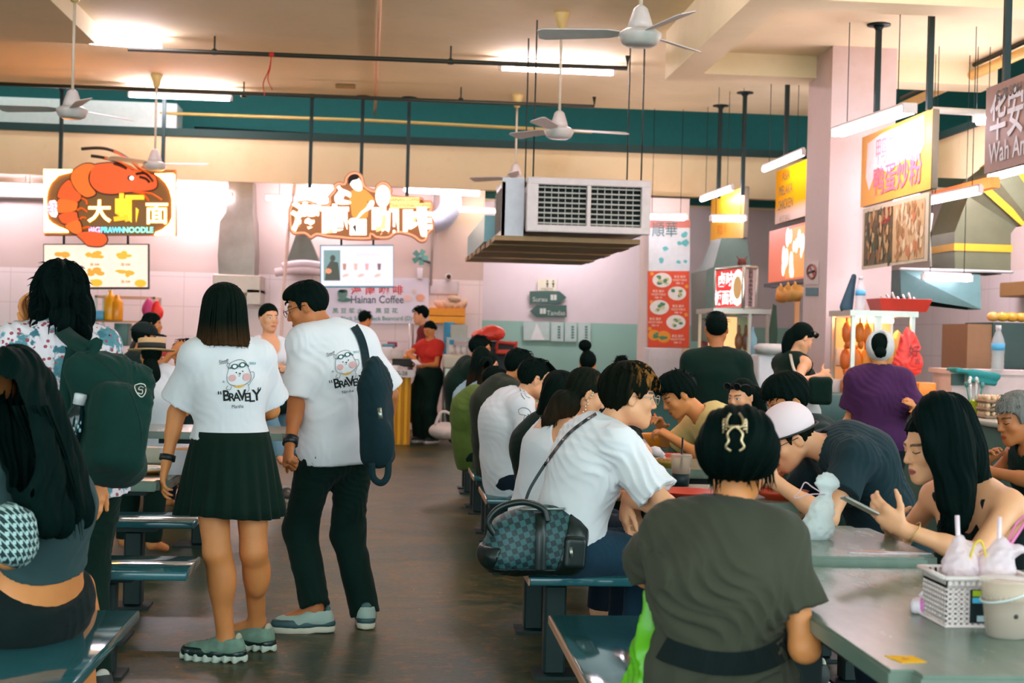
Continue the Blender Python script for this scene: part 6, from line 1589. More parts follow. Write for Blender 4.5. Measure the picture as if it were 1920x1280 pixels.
R8 = simple('r8', 'person with glasses and brown streaked hair in white, elbow on the table edge', 5.75, -72, (1058, 1020), (1135, 808), (1180, 744), hyaw=-84, hpitch=6, h=1.72, tone=SK2, eyes='open', twist=4, bow=.03, armR={'w': (1176, 938, 5.74), 'e': (1268, 960, 5.5), 'hand': ((25, 30, 20), (40, 20)), 'dir': (-.12, .1, -1), 'palm': (.9, .3, -.1)}, armL={'w': (1190, 960, 5.95), 'e': (1260, 930, 6.0)},
  shirt=dict(mat=WHITE, ease=.024, sleeve=.80, cuff=.088, hem=-.03, low=-.005, fold=.010, neckr=.068), bottom=dict(kind='trousers', mat=cloth(srgb(38, 74, 96), .25), fold=.008),
  hair=dict(style='short', mat=hairmat(srgb(22, 28, 20), high=srgb(170, 110, 52)), puff=.014, top=.012, fringe=.05, nf=60, nl=150, mess=1.0, ga=.006, gn=12, line=[(-.14, -.085), (-.06, -.075), (-.03, -.030), (-.012, .015), (.004, .02), (.018, .0), (.028, .0), (.036, .02), (.060, .035), (.085, .05), (.13, .05)]), shoes=SHOE)
glasses(R8, plain(srgb(170, 160, 140), .3, .8))
on_cloth(R8, R8['shirt'], 's', [('cross_strap',) + ln([(1118, 775), (1092, 792), (1061, 818), (1025, 866), (996, 912), (985, 940)], 6, 10) + (plain(srgb(24, 44, 46), .5),)], .006)
R9 = person('olive', 'person in an olive brown t-shirt with hair in a claw clip, back to camera', 3.62, -22, (1346, 1278), (1362, 974), (1383, 866), hyaw=-25, hpitch=16, h=1.56, fem=True, tone=SK1, fat=1.08, broad=1.0,
  armR={'w': (1500, 1190, 3.72), 'e': (1540, 1330, 3.2), 'hand': 'none'}, armL={'w': (1275, 1085, 4.05), 'e': (1110, 1110, 3.78), 'hand': 'none'},
  shirt=dict(mat=cloth(srgb(84, 84, 68), .14), ease=.024, sleeve=.68, cuff=.082, hem=-.12, low=.03, fold=.016, ff=20, neckr=.068, collar=.010, vox=.006), bottom=dict(kind='trousers', mat=cloth(srgb(44, 74, 66), .2), ease=.002, fold=.001),
  hair=dict(style='long', mat=hairmat(srgb(12, 28, 25)), puff=.000, ga=.0045, gn=22, line=[(-.14, -.050), (-.08, -.052), (-.03, -.035), (-.01, -.02), (.02, .01), (.04, .03), (.06, .05), (.12, .06)], guides=[([P(1352, 858, 3.52), P(1352, 830, 3.46), P(1366, 800, 3.48)], .05, .046), ([P(1416, 858, 3.52), P(1414, 830, 3.47), P(1400, 800, 3.49)], .05, .046), ([P(1385, 860, 3.51), P(1384, 830, 3.45), P(1385, 802, 3.48)], .052, .048)],
    frizz=(34, lambda R: (lambda x: [P(x, R.uniform(875, 890), 3.54), P(x + R.uniform(-4, 4), 900, 3.55), P(x + R.uniform(-8, 8), R.uniform(905, 930), 3.55)])(R.choice([R.uniform(1330, 1350), R.uniform(1395, 1445), R.uniform(1420, 1450)])))))
bv = bvh_of(R9['hair']); m_ = MB(); gold = plain(srgb(186, 160, 124), .28, .75)
def onh(x, y, lift=.012):
    r = ray(x, y).normalized(); h = bv.ray_cast(CO, r); return (h[0] if h[0] is not None else CO + r * 3.47) - r * lift
for sx in (-1, 1):
    m_.tube(spline([onh(1378 + sx * 3, 803), onh(1378 + sx * 15, 797), onh(1378 + sx * 14, 784), onh(1378 + sx * 8, 775)], 5), .0035, 6)
    for k in range(4): m_.tube(spline([onh(1378 + sx * 15, 790 + k * 5, .014), onh(1378 + sx * (20), 786 + k * 6, .010), onh(1378 + sx * 22, 794 + k * 6, .004)], 4), .003, 5)
    m_.tube(spline([onh(1378 + sx * 3, 800), onh(1378 + sx * 14, 812), onh(1378 + sx * 12, 826), onh(1378 + sx * 17, 838), onh(1378 + sx * 8, 845)], 5), .0035, 6)
m_.tube([onh(1370, 800), onh(1386, 800)], .005, 6); o = m_.build('claw_clip', gold); shift(o, R9['root'])
on_cloth(R9, R9['shirt'], 'b', [('waist_belt',) + ln([(1240, 1213), (1262, 1224), (1330, 1242), (1400, 1243), (1450, 1228), (1484, 1205)], 44, 8) + (cloth(srgb(16, 34, 33), .2),)], .012)
# ---- far end of the tables
bunp = simple('bun', 'person with a round hair bun on top of the head, far down the tables', 13.0, -20, (1115, 812), (1106, 712), (1102, 682), fem=True, h=1.66, hyaw=-10, tone=SK1, shirt=dict(mat=DK2, ease=.02), bottom=dict(kind='trousers', mat=DK), hair=dict(style='bun', bun=((-.03, -.05, .17), .062), mat=HB))
simple('tophair', 'person of whom only the dark hair and forehead show, right of the hair bun', 14.0, 165, (1170, 815), (1166, 716), (1165, 690), h=1.62, hyaw=165, tone=SK2, shirt=dict(mat=DK2, ease=.02), bottom=dict(kind='trousers', mat=DK), hair=dict(style='short', mat=HB))
# ---- right side of the tables, facing left
T1 = simple('yellow', 'boy in a pale yellow t-shirt bent over an orange bowl', 8.25, 100, (1360, 917), (1318, 782), (1272, 740), hyaw=96, hpitch=32, h=1.70, tone=SK1, armL={'w': (1262, 822, 8.0), 'e': (1335, 865, 7.9), 'hand': 'pinch', 'palm': (-.5, .5, -.5)}, armR={'w': (1238, 800, 8.4), 'e': (1290, 850, 8.6), 'hand': 'pinch', 'palm': (-.5, -.5, -.5)},
  shirt=dict(mat=cloth(srgb(222, 196, 128), .1), ease=.024, sleeve=.7, cuff=.08, hem=-.08, low=0, fold=.009), bottom=dict(kind='trousers', mat=DK), hair=dict(style='short', mat=HB, puff=.014, top=.02, fringe=.03, nl=200, mess=1.8))
simple('shades', 'person with black sunglasses pushed up on dark hair, looking down to the left', 9.2, 130, (1424, 890), (1402, 792), (1390, 744), fem=True, h=1.66, hyaw=128, hpitch=10, tone=SK2, eyes='open', shirt=dict(mat=DK, ease=.02, sleeve=.6), bottom=dict(kind='trousers', mat=DK), hair=dict(style='long', mat=HB, line=[(-.13, -.09), (-.03, -.06), (0, -.02), (.03, .03), (.06, .06), (.12, .08)], guides=[([P(1414, 735, 9.25), P(1424, 770, 9.25), P(1428, 800, 9.3)], .05, .03)]))
glasses(PEOPLE['shades'], plain(srgb(16, 22, 24), .15), True, .085, 'sunglasses', 1.25)
simple('t3', 'person with thick dark hair, head bowed right behind the white cap', 6.95, 95, (1530, 972), (1505, 806), (1476, 752), h=1.72, hyaw=100, hpitch=30, tone=SK1, shirt=dict(mat=DK2, ease=.02, collar=.01), bottom=dict(kind='trousers', mat=DK), hair=dict(style='short', mat=HB, puff=.016, top=.014, nl=160, mess=1.2))
T4 = simple('cap', 'person in a white cap and dark teal polo bent low over the table', 5.9, 95, (1668, 1022), (1552, 836), (1481, 822), hyaw=92, hpitch=30, h=1.74, tone=SK2, broad=1.05, armL={'w': (1452, 902, 5.65), 'e': (1540, 985, 5.6), 'hand': 'grip', 'palm': (-.4, .6, .4)}, armR={'w': (1450, 905, 6.0), 'e': (1500, 960, 6.2), 'hand': 'grip'},
  shirt=dict(mat=cloth(srgb(36, 62, 70), .15), ease=.024, sleeve=.62, cuff=.078, hem=-.04, low=0, fold=.007, collar=.014), bottom=dict(kind='trousers', mat=DK), hair=dict(style='short', mat=hairmat(srgb(24, 30, 22)), nl=0), shoes=SHOE)
H = T4['H']; F = Field(A3(H.c) - .28, A3(H.c) + .28, .006); F.ell(H(0, -.012, .045), A3((.096, .116, .106)), H.M, .01, cut=[lambda X, Y, Z: (lambda l: .022 + l[1] * .16 - l[2])(H.locX(X, Y, Z))]); F.near(folds(9, .003, 30)); o = sdf_part(F, 'cap', cloth(srgb(232, 208, 212), .05), T4['root'])
m_ = MB(); m_.tube([H(.096 * math.cos(a), -.012 + .116 * math.sin(a), .026 + (-.012 + .113 * math.sin(a)) * .16) for a in np.linspace(0, 6.2832, 33)], .005, 6, cap=False); o2 = m_.build('cap_rim', plain(srgb(28, 34, 34), .6)); shift(o2, T4['root']); o2.parent = o
glasses(T4, plain(srgb(22, 26, 26), .3, .3), False, 0)
T5 = simple('phone', 'person with long straight dark hair in a black tank top, looking at phone', 4.62, 116, (1858, 1152, 4.66), (1806, 920), (1748, 838), hyaw=100, hpitch=12, h=1.64, fem=True, tone=SK2, armL={'w': (1690, 990, 4.34), 'e': (1776, 1058, 4.28), 'hand': ((32, 40, 28), (48, 26)), 'dir': (-.55, .15, .42), 'palm': (.1, .9, .4)}, armR={'w': (1668, 985, 4.75), 'e': (1702, 1020, 5.0), 'hand': 'grip'},
  shirt=dict(mat=cloth(srgb(18, 32, 32), .2), ease=.008, sleeve=0, hem=-.06, neckr=.105, armhole=.095, ao=-.012, scoop=.115, scoopb=.125, fold=.002), bottom=dict(kind='trousers', mat=NAVY), lip=srgb(168, 84, 76),
  hair=dict(style='long', mat=hairmat(srgb(11, 28, 26)), puff=.006, ga=.003, gn=26, line=[(-.14, -.13), (-.03, -.13), (-.005, -.13), (.012, -.05), (.028, .0), (.045, .04), (.062, .066), (.12, .088)], guides=[([P(1760, 770, 4.5), P(1788, 830, 4.48), P(1796, 900, 4.48), P(1794, 960, 4.5), P(1786, 985, 4.5)], .065, .030), ([P(1780, 775, 4.6), P(1810, 840, 4.6), P(1822, 890, 4.62), P(1838, 912, 4.66)], .07, .035), ([P(1742, 775, 4.48), P(1760, 840, 4.46), P(1772, 900, 4.47), P(1776, 950, 4.47)], .03, .022), ([P(1725, 772, 4.5), P(1738, 815, 4.44), P(1750, 860, 4.45), P(1765, 890, 4.46)], .018, .008)],
    frizz=(40, lambda R: [P(1775 + R.uniform(-10, 20), 900, 4.46), P(1785 + R.uniform(-14, 14), 950, 4.46), P(1775 + R.uniform(-20, 24), R.uniform(985, 1012), 4.47)])))
for s_ in (-1, 1):
    strip([T5['NB'] + T5['rts'] * .085 * s_ - T5['up'] * .12 + T5['fws'] * .085, T5['NB'] + T5['rts'] * .10 * s_ - T5['up'] * .035 + T5['fws'] * .052, T5['NB'] + T5['rts'] * .105 * s_ - T5['up'] * .012], .012, cloth(srgb(18, 32, 32), .2), 'shoulder_strap', T5, tuple(T5['up']), .003)
J = T5; d = (J['W', -1] - J['E', -1]).normalized(); u_ = d.cross(Vector((0, 0, 1))).normalized(); v_ = d.cross(u_); c_ = J['W', -1] - d * .035
m_ = MB(); m_.tube([c_ + u_ * .033 * math.cos(a) + v_ * .036 * math.sin(a) + d * .012 * math.sin(a) for a in np.linspace(0, 6.2832, 25)], .0022, 6, cap=False); o = m_.build('bracelet', plain(srgb(200, 160, 90), .25, .9)); shift(o, T5['root'])
q = P(1612, 948, 4.36); t = empty('phone', q, 0, 'phone held up in both hands by the person with long straight hair', 'phone'); yl = Vector((-.86, .12, .42)).normalized(); zl = Vector((.42, .10, .88)); zl = (zl - yl * zl.dot(yl)).normalized(); Mp = Matrix((yl.cross(zl), yl, zl)).transposed().to_4x4()
m_ = MB(); m_.rbox((-.034, -.058, -.004), (.034, .058, .004), .003, 2, M=Mp); m_.build('body', plain(srgb(150, 142, 130), .3, .4), t)
m_ = MB(); m_.box((-.031, -.055, .0042), (.031, .055, .0048), M=Mp); m_.build('screen', glow((.5, .6, .62), .5, srgb(60, 70, 72)), t)
T6 = simple('elder', 'person with short grey hair in a black sleeveless top at the right edge', 6.2, 105, (1956, 1022), (1936, 842), (1908, 786), hyaw=98, hpitch=14, fem=True, h=1.58, tone=SK3, armL={'w': (1858, 884, 6.05), 'e': (1905, 905, 5.9)}, armR={'w': (1848, 868, 6.3), 'e': (1890, 905, 6.5)}, shirt=dict(mat=DK, ease=.018, sleeve=0, hem=-.06, armhole=.085, ao=.02), bottom=dict(kind='trousers', mat=DK), hair=dict(style='nape', mat=hairmat(srgb(150, 146, 140)), puff=.012, nl=120, mess=1.0))
# ---- standing on the right
S1 = simple('blacktee', 'person in a black t-shirt with short hair, back turned, standing at the food cart', 10.3, -8, (1345, 772), (1343, 664), (1343, 617), hyaw=-8, hpitch=4, h=1.66, sit=False, tone=SK3, broad=1.12, shirt=dict(mat=DK, ease=.026, sleeve=.8, cuff=.08, hem=-.08, low=0), bottom=dict(kind='trousers', mat=DK2), hair=dict(style='short', mat=HB, mess=.5, top=.01), shoes=SHOE)
S2 = simple('ponytail', 'person with tied hair in a black sleeveless top looking into a black bag', 10.6, -68, (1496, 772), (1484, 668), (1503, 634), hyaw=-75, hpitch=30, fem=True, h=1.62, sit=False, tone=SK2, armR={'w': (1540, 704, 10.35), 'e': (1508, 712, 10.3), 'hand': 'grip'}, armL={'w': (1540, 706, 10.6), 'e': (1525, 712, 10.9), 'hand': 'grip'}, shirt=dict(mat=DK, ease=.014, sleeve=0, hem=-.02, armhole=.06, neckr=.06), bottom=dict(kind='trousers', mat=cloth(srgb(186, 192, 188), .1), cuff=.10), hair=dict(style='long', mat=HB, line=[(-.13, -.09), (-.03, -.05), (0, .0), (.03, .02), (.06, .05), (.12, .075)], guides=[([P(1484, 628, 10.6), P(1476, 645, 10.6), P(1474, 664, 10.6)], .045, .02)]), shoes=SHOE)
glasses(S2, plain(srgb(16, 22, 24), .15), True, .075, 'sunglasses', 1.2)
c = P(1536, 732, 10.3); t = bag_obj('handbag', 'black handbag held open in front of the person in the black sleeveless top', c); F = Field(A3(c) - .3, A3(c) + .3, .012); F.rbox(c, (.085, .10, .10), np.array([list(r) for r in basis(-10)], np.float32), .03, .02); F.near(folds(4, .006, 30)); sdf_part(F, 'body', DK, t)
strip([P(1482, 664, 10.5), P(1488, 690, 10.35), P(1500, 712, 10.25), P(1515, 722, 10.2)], .02, plain(srgb(190, 180, 160), .4), 'strap', t)
S3 = simple('purple', 'person in a purple t-shirt with a white headscarf, back turned, at the roast cabinet', 8.9, -6, (1646, 822), (1648, 698), (1650, 657), hyaw=-18, hpitch=8, fem=True, h=1.53, sit=False, tone=SK1, fat=1.1, broad=1.1, armL={'w': (1572, 812, 8.8), 'e': (1590, 775, 8.9)}, armR={'w': (1712, 762, 8.6), 'e': (1722, 785, 8.8)}, shirt=dict(mat=cloth(srgb(92, 46, 98), .2), ease=.022, sleeve=.75, cuff=.08, hem=-.05, low=0, fold=.008), bottom=dict(kind='trousers', mat=cloth(srgb(26, 42, 46), .2)), hair=dict(style='bun', bun=((0, -.115, -.03), .042), mat=HB), shoes=SHOE)
H = S3['H']; F = Field(A3(H.c) - .25, A3(H.c) + .25, .009); F.ell(H(0, -.012, .034), A3((.089, .108, .102)), H.M, .01, cut=[COVER(H)]); F.ell(H(-.01, -.10, .05), A3((.05, .06, .085)), H.M, .01, sub=True); F.near(folds(2, .004, 40)); sdf_part(F, 'headscarf', cloth(srgb(214, 208, 206), .06), S3['root'])
# ------------------------------------------------------------------ stalls, counters and the things on them
def at(px, py, w): return P(px, py, w)
def thing(name, p, label, cat, group=None, rz=0): return empty(name, p, rz, label, cat, group)
def one(mb, name, mat, p, label, cat, group=None, rz=0):
    o = mb.build(name, mat); o.location = p; o.rotation_euler = (0, 0, rz); return tag(o, label, cat, group)
def pbox(name, px0, py0, px1, py1, w, dep, mat, label, cat, r=.01, group=None):
    "box whose front face fills the photo rectangle at depth w"
    a = P(px0, py1, w); b = P(px1, py0, w); m_ = MB(); m_.rbox((0, 0, 0), (b.x - a.x, dep, b.z - a.z), r, 2)
    return one(m_, name, mat, a, label, cat, group)
yellow = Mat('yellow_ribbed', srgb(236, 168, 20), .45); x, y, z = yellow.xyz(yellow.coord('Object')); yellow.bump((x * 78).sin() , .6, .02); yellow.set('Base Color', yellow.mix((x * 78).sin().soft(-.6, .4), srgb(196, 128, 12), srgb(244, 178, 28))); M_yel = yellow.done()
# yellow coffee counter
a0 = P(520, 832, 17.7); b0 = P(768, 832, 17.7); xa, xb, y0 = a0.x - 2.2, b0.x, b0.y
t = thing('counter', (xb, y0, 0), 'yellow ribbed coffee stall counter with a pale top', 'counter')
m_ = MB(); m_.box((xa - xb, 0, 0), (0, .75, .86)); m_.build('ribbed_front', M_yel, t)
m_ = MB(); m_.rbox((xa - xb - .03, -.06, .86), (.05, .8, .90), .01, 2); m_.build('counter_top', plain(srgb(220, 196, 160), .35), t)
m_ = MB(); m_.box((-.28, -.075, .84), (.04, -.06, .93)); m_.build('number_plate', plain(srgb(214, 206, 200), .5), t)
m_ = MB(); add_text(m_, 'G-28', (-.12, -.078, .885), (1, 0, 0), (0, 0, 1), .07, .01); m_.build('number', plain(srgb(70, 70, 70), .6), t, fix=False)
def on(px, w, dz=0, z=.90): p = P(px, 700, w); return Vector((p.x, p.y, z + dz))
pbox('container', 700, 651, 736, 674, 18.3, .25, plain(srgb(228, 218, 218), .5), 'white box on the yellow counter left of the glass case', 'box')
pbox('container', 732, 656, 757, 672, 18.2, .2, plain(srgb(196, 190, 186), .3), 'small grey display box on the yellow counter', 'box')
m_ = MB(); m_.lathe([(.03, 0), (.045, .10), (.047, .11), (.040, .11), (.028, .012), (0, .012)], 18); one(m_, 'cup', plain(srgb(220, 196, 184), .5), on(722, 17.9), 'pale cup at the front of the yellow counter, left one', 'cup')
m_ = MB(); m_.lathe([(.05, 0), (.05, .08), (.044, .08), (.044, .01), (0, .01)], 18); m_.tube(spline([(.05, 0, .065), (.085, 0, .06), (.085, 0, .03), (.05, 0, .02)], 4), .008, 6); one(m_, 'mug', plain(srgb(226, 216, 212), .4), on(742, 17.85), 'white mug on the yellow counter near its corner', 'mug')
pbox('packet', 726, 641, 745, 650, 19.2, .15, plain(srgb(160, 60, 96), .5), 'maroon and blue packets behind the counter', 'packet')
pbox('packet', 716, 645, 740, 652, 19.0, .15, plain(srgb(90, 150, 165), .5), 'teal packet behind the counter', 'packet')
m_ = MB(); m_.tube([(0, 0, 0), (0, 0, .62)], .035, 14); one(m_, 'steel_post', plain(srgb(216, 206, 206), .3, .4), on(769, 18.9, 0, .90), 'pale upright post behind the yellow counter', 'post')
pbox('yellow_shelf', 752, 668, 800, 673, 18.9, .4, plain(srgb(230, 160, 30), .5), 'yellow shelf behind the yellow counter', 'shelf')
pbox('till', 735, 673, 778, 687, 18.4, .3, plain(srgb(28, 48, 48), .5), 'dark till on the yellow counter', 'till')
# between stall and corridor: steel cabinet with boxes
pbox('steel_cabinet', 831, 690, 885, 800, 17.6, .6, M_steel, 'brushed steel cabinet right of the person in red', 'cabinet')
pbox('plastic_tub', 832, 666, 888, 690, 17.55, .5, plain(srgb(214, 200, 176), .5), 'cream plastic tub on the steel cabinet', 'tub', .02)
t = thing('glass_case', at(840, 664, 17.7), 'clear case with stacked pale cups on the cream tub', 'case'); m_ = MB(); b = P(890, 638, 17.7) - P(840, 664, 17.7)
for x_ in (0, b.x):
    for y_ in (0, .35): m_.box((x_ - .012, y_ - .012, 0), (x_ + .012, y_ + .012, b.z))
m_.box((-.02, -.02, b.z), (b.x + .03, .37, b.z + .03)); m_.build('frame', plain(srgb(176, 186, 184), .4), t)
m_ = MB()
for k in range(4): m_.lathe([(.028, 0), (.038, .12), (0, .12)], 12, (.05 + k * .075, .15, 0))
m_.build('cups', plain(srgb(226, 214, 206), .5), t)
pbox('equipment_box', 846, 609, 877, 636, 17.75, .25, plain(srgb(190, 186, 172), .5), 'beige paper covered box above the clear case', 'box')
pbox('blue_container', 828, 604, 852, 796, 19.0, .1, plain(srgb(50, 150, 190), .5), 'bright blue container left of the beige box', 'container')
pbox('electric_box', 806, 526, 860, 551, 20.4, .09, plain(srgb(206, 198, 204), .5), 'pale electric box on the tiled wall', 'box')
a0 = P(805, 605, 20.0); b0 = P(873, 578, 20.0); t = thing('shelf_box', a0, 'orange yellow shelf box with bread on the tiled wall', 'shelf'); m_ = MB(); L = b0.x - a0.x; hz_ = b0.z - a0.z
m_.box((0, 0, 0), (L, .48, hz_ * .45)); m_.build('lower_panel', plain(srgb(240, 160, 10), .5), t); m_ = MB(); m_.box((0, 0, hz_ * .5), (L, .48, hz_)); m_.build('upper_panel', plain(srgb(236, 150, 8), .5), t)
R = random.Random(6)
for k, (px, py) in enumerate(((826, 570), (838, 573), (848, 568), (858, 572), (866, 574), (852, 560))):
    q = P(px, py, 20.15); m_ = MB(); m_.ball((0, 0, 0), (.10, .09, .055), 12, M=Matrix.Rotation(R.uniform(-.8, .8), 3, 'Y')); one(m_, 'bread', plain(srgb(206 - 8 * (k % 3), 162, 136), .7), Vector((q.x, q.y, b0.z + .04 + (.09 if k == 5 else 0))), 'loaf of bread in the heap on the orange shelf box', 'bread', 'bread on the orange shelf box')
m_ = MB(); m_.tube([(0, 0, 0), (0, 0, 2.0)], .018, 8); one(m_, 'wall_pipe', plain(srgb(190, 180, 178), .5), P(808, 535, 20.4), 'pale upright pipe on the wall above the electric box', 'pipe')
t = thing('wall_fan', P(788, 482, 20.2), 'small teal wall fan beside the upright pipe', 'fan'); m_ = MB()
for k in range(5): a_ = k * 1.2566; m_.prism([(.02, -.03), (.11, -.05), (.12, .03), (.02, .03)], (0, 0, 0), (math.cos(a_), 0, math.sin(a_)), (-math.sin(a_), .2, math.cos(a_)), (0, .008, 0))
m_.build('blade', plain(srgb(90, 150, 142), .5), t); m_ = MB(); m_.tube([(0, .03, 0), (0, .12, -.02), (.15, .25, -.06)], .02, 8); m_.ball((0, .02, 0), .04, 10); m_.build('arm', plain(srgb(120, 150, 146), .5), t)
pbox('dispenser', 782, 502, 793, 523, 20.35, .1, plain(srgb(232, 226, 232), .4), 'small white device on the wall under the wall fan', 'device')
t = thing('security_camera', P(841, 520, 20.35), 'white security camera with dark lens on the wall', 'camera'); m_ = MB(); m_.ball((0, 0, 0), .055, 12); m_.box((-.02, 0, -.04), (.02, .14, .0)); m_.build('body', plain(srgb(220, 214, 214), .5), t); m_ = MB(); m_.ball((0, -.035, .01), .035, 10); m_.build('lens', plain(srgb(20, 30, 34), .2), t)
# crates, black bin with red bags beside the corridor wall
pbox('waste_bin', 905, 640, 968, 829, 18.5, .6, plain(srgb(26, 50, 48), .6), 'black bin with red plastic things on top', 'bin', .04)
c = P(915, 632, 18.4); F = Field(A3(c) - .5, A3(c) + .5, .016); F.ell(c + Vector((-.06, 0, .02)), (.16, .12, .09), None, .05); F.ell(c + Vector((.10, 0, .05)), (.12, .12, .10), None, .05); F.ell(c + Vector((.02, 0, .10)), (.09, .08, .05), None, .05); F.near(folds(3, .022, 20)); v, f = F.mesh()
o = np_obj('plastic_bag', v - A3(c), f, plain(srgb(232, 70, 52), .4)); o.location = c; tag(o, 'crumpled red orange plastic bag on the black bin', 'bag')
a0 = P(930, 655, 18.4); m_ = MB(); m_.tube([(0, 0, 0), (.02, 0, .10), (.14, 0, .09), (.24, 0, .08), (.26, 0, .11), (.25, 0, .0)], .022, 8); m_.rbox((.0, -.1, -.06), (.27, .2, .0), .02, 2); one(m_, 'basket', plain(srgb(206, 66, 50), .5), a0, 'red plastic basket right of the crumpled bag', 'basket')
# exhaust hoods of the left stalls
def hood(pts_l, w, dep, name, label, mat=None):
    "sheet metal shaft: list of (y, x0, x1) in photo positions, front face at depth w"
    t_ = thing(name, P((pts_l[-1][1] + pts_l[-1][2]) / 2, pts_l[-1][0], w), label, 'hood'); c0 = t_.location
    m1 = MB()
    for i in range(len(pts_l) - 1):
        (ya, a1, a2), (yb, b1, b2) = pts_l[i], pts_l[i + 1]
        q = [P(a1, ya, w), P(a2, ya, w), P(b2, yb, w), P(b1, yb, w)]; da = dep * (a2 - a1) / (pts_l[-1][2] - pts_l[-1][1]); db = dep * (b2 - b1) / (pts_l[-1][2] - pts_l[-1][1])
        r = [q[0] + Vector((0, da, 0)), q[1] + Vector((0, da, 0)), q[2] + Vector((0, db, 0)), q[3] + Vector((0, db, 0))]
        m1.add([p - c0 for p in q + r], [(0, 1, 2, 3), (1, 5, 6, 2), (5, 4, 7, 6), (4, 0, 3, 7)])
    m1.build('shaft', mat or M_steel, t_); return t_
t = hood([(340, 428, 474), (398, 424, 474), (415, 412, 476), (480, 408, 478), (516, 410, 476)], 19.6, .7, 'exhaust_hood', 'grey steel exhaust shaft and hood behind the bob haired person', plain(srgb(146, 140, 132), .4, .5, var=.4, nscale=3.2))
a0 = P(398, 568, 19.5) - t.location; b0 = P(488, 516, 19.5) - t.location; m_ = MB(); m_.rbox((a0.x, a0.y, a0.z + .15), (b0.x, a0.y + .8, b0.z), .01, 1); m_.box((b0.x - .18, a0.y, a0.z), (b0.x, a0.y + .8, a0.z + .2)); m_.build('hood_box', plain(srgb(186, 174, 160), .4, .3), t)
t = hood([(425, 558, 580), (448, 552, 582), (496, 535, 600)], 19.7, .6, 'exhaust_hood', 'dark steel exhaust hood above white flexible pipes', plain(srgb(96, 98, 90), .4, .5, var=.3, nscale=4))
for k, (y_, x0, x1) in enumerate(((500, 530, 604), (511, 516, 606))):
    q = [P(x0 + (x1 - x0) * i / 60, y_ - math.sin(i / 60 * 3) * 5, 19.5) for i in range(61)]; m_ = MB(); m_.tube([p - q[0] for p in q], [.055 + (.008 if i % 2 else 0) for i in range(61)], 10); one(m_, 'flexible_pipe', plain(srgb(226, 210, 218), .5), q[0], 'white flexible pipe under the dark hood, %s one' % ('upper' if k == 0 else 'lower'), 'pipe')
q = [P(843, 350, 20.2), P(845, 385, 20.2), P(832, 408, 20.2), P(812, 418, 20.2)]; m_ = MB(); m_.tube([p - q[0] for p in spline(q, 6)], .16, 14); one(m_, 'round_duct', plain(srgb(196, 206, 226), .35, .3), q[0], 'curved pale round duct right of the coffee sign', 'duct')
pipe('wall_pipe', [P(353, 350, 20.4), P(350, 535, 20.4), P(350, 565, 20.4)], .018, plain(srgb(222, 202, 192), .5), 'pale upright pipe on the tiled wall right of the prawn sign')
pipe('wall_pipe', [P(350, 538, 20.4), P(400, 538, 20.4)], .02, plain(srgb(222, 202, 192), .5), 'pale level pipe joining the upright pipe to the hood')
pipe('hanging_post', [P(553, 345, 19.2), P(541, 432, 19.2), P(530, 560, 19.2), P(527, 640, 19.2), P(526, 804, 19.2)], .022, plain(srgb(226, 196, 184), .5), 'pinkish slanting post left of the coffee sign', 'post')
pbox('switch_box', 344, 556, 354, 568, 20.4, .05, plain(srgb(214, 196, 190), .5), 'small switch box on the tiled wall under the upright pipe', 'switch')
m_ = MB(); m_.tube([(0, 0, .06), (0, -.05, .05), (0, -.06, -.06)], .014, 6); m_.box((-.02, -.02, -.02), (.02, .02, .02)); one(m_, 'tap', plain(srgb(60, 80, 74), .4, .5), P(28, 634, 20.4), 'small dark tap on the tiled wall at far left', 'tap')
pbox('wash_counter', -60, 664, 70, 700, 19.4, .6, plain(srgb(50, 110, 104), .5), 'dark green edged counter along the tiled wall at far left', 'counter')
pbox('hanging_duct', -60, 343, 82, 366, 19.6, .6, plain(srgb(200, 200, 190), .5), 'pale duct under the fascia left of the prawn sign', 'duct')
# prawn noodle stall: shelf with bottles
a0 = P(165, 700, 18.6); b0 = P(282, 555, 18.6); a0.y += .3; b0.y += .3
t = thing('display_shelf', a0, 'prawn stall display shelf with glass front below the menu screen', 'shelf'); L = b0.x - a0.x; h = b0.z - a0.z
m_ = MB()
for x_ in (0, L - .03):
    for y_ in (0, .5): m_.box((x_, y_, 0), (x_ + .03, y_ + .03, h))
m_.build('frame', plain(srgb(190, 186, 178), .4, .4), t)
m_ = MB(); m_.box((0, 0, h * .66), (L, .53, h * .68)); m_.build('shelf', plain(srgb(200, 150, 96), .5), t); m_ = MB(); m_.box((0, 0, h - .03), (L, .53, h)); m_.build('shelf', plain(srgb(216, 180, 150), .5), t)
m_ = MB(); m_.box((-.2, -.1, .01 - a0.z), (L + .9, .55, .12)); m_.build('counter_panel', plain(srgb(216, 170, 110), .5), t)
zs = a0.z + h * .68
for px, hh, c, nm in ((206, .40, (236, 170, 20), 'tall yellow oil bottle on the prawn stall shelf, left one'), (219, .34, (226, 150, 24), 'yellow oil bottle on the prawn stall shelf, right one')):
    p = P(px, 600, 18.75); m_ = MB(); m_.lathe([(.075, 0), (.08, .02), (.08, hh * .7), (.045, hh * .86), (.03, hh * .88), (.03, hh), (0, hh)], 16); one(m_, 'oil_bottle', plain(srgb(*c), .25), (p.x, p.y, zs), nm, 'bottle', 'oil bottles')
p = P(176, 600, 18.75); m_ = MB(); m_.rbox((-.12, -.1, 0), (.14, .1, .13), .03, 2); one(m_, 'blue_box', plain(srgb(80, 160, 200), .4), (p.x, p.y, zs), 'light blue plastic box on the prawn stall shelf', 'box')
pbox('dark_pot', 213, 606, 240, 648, 18.8, .3, plain(srgb(60, 104, 98), .4), 'dark teal container under the prawn stall shelf', 'container')
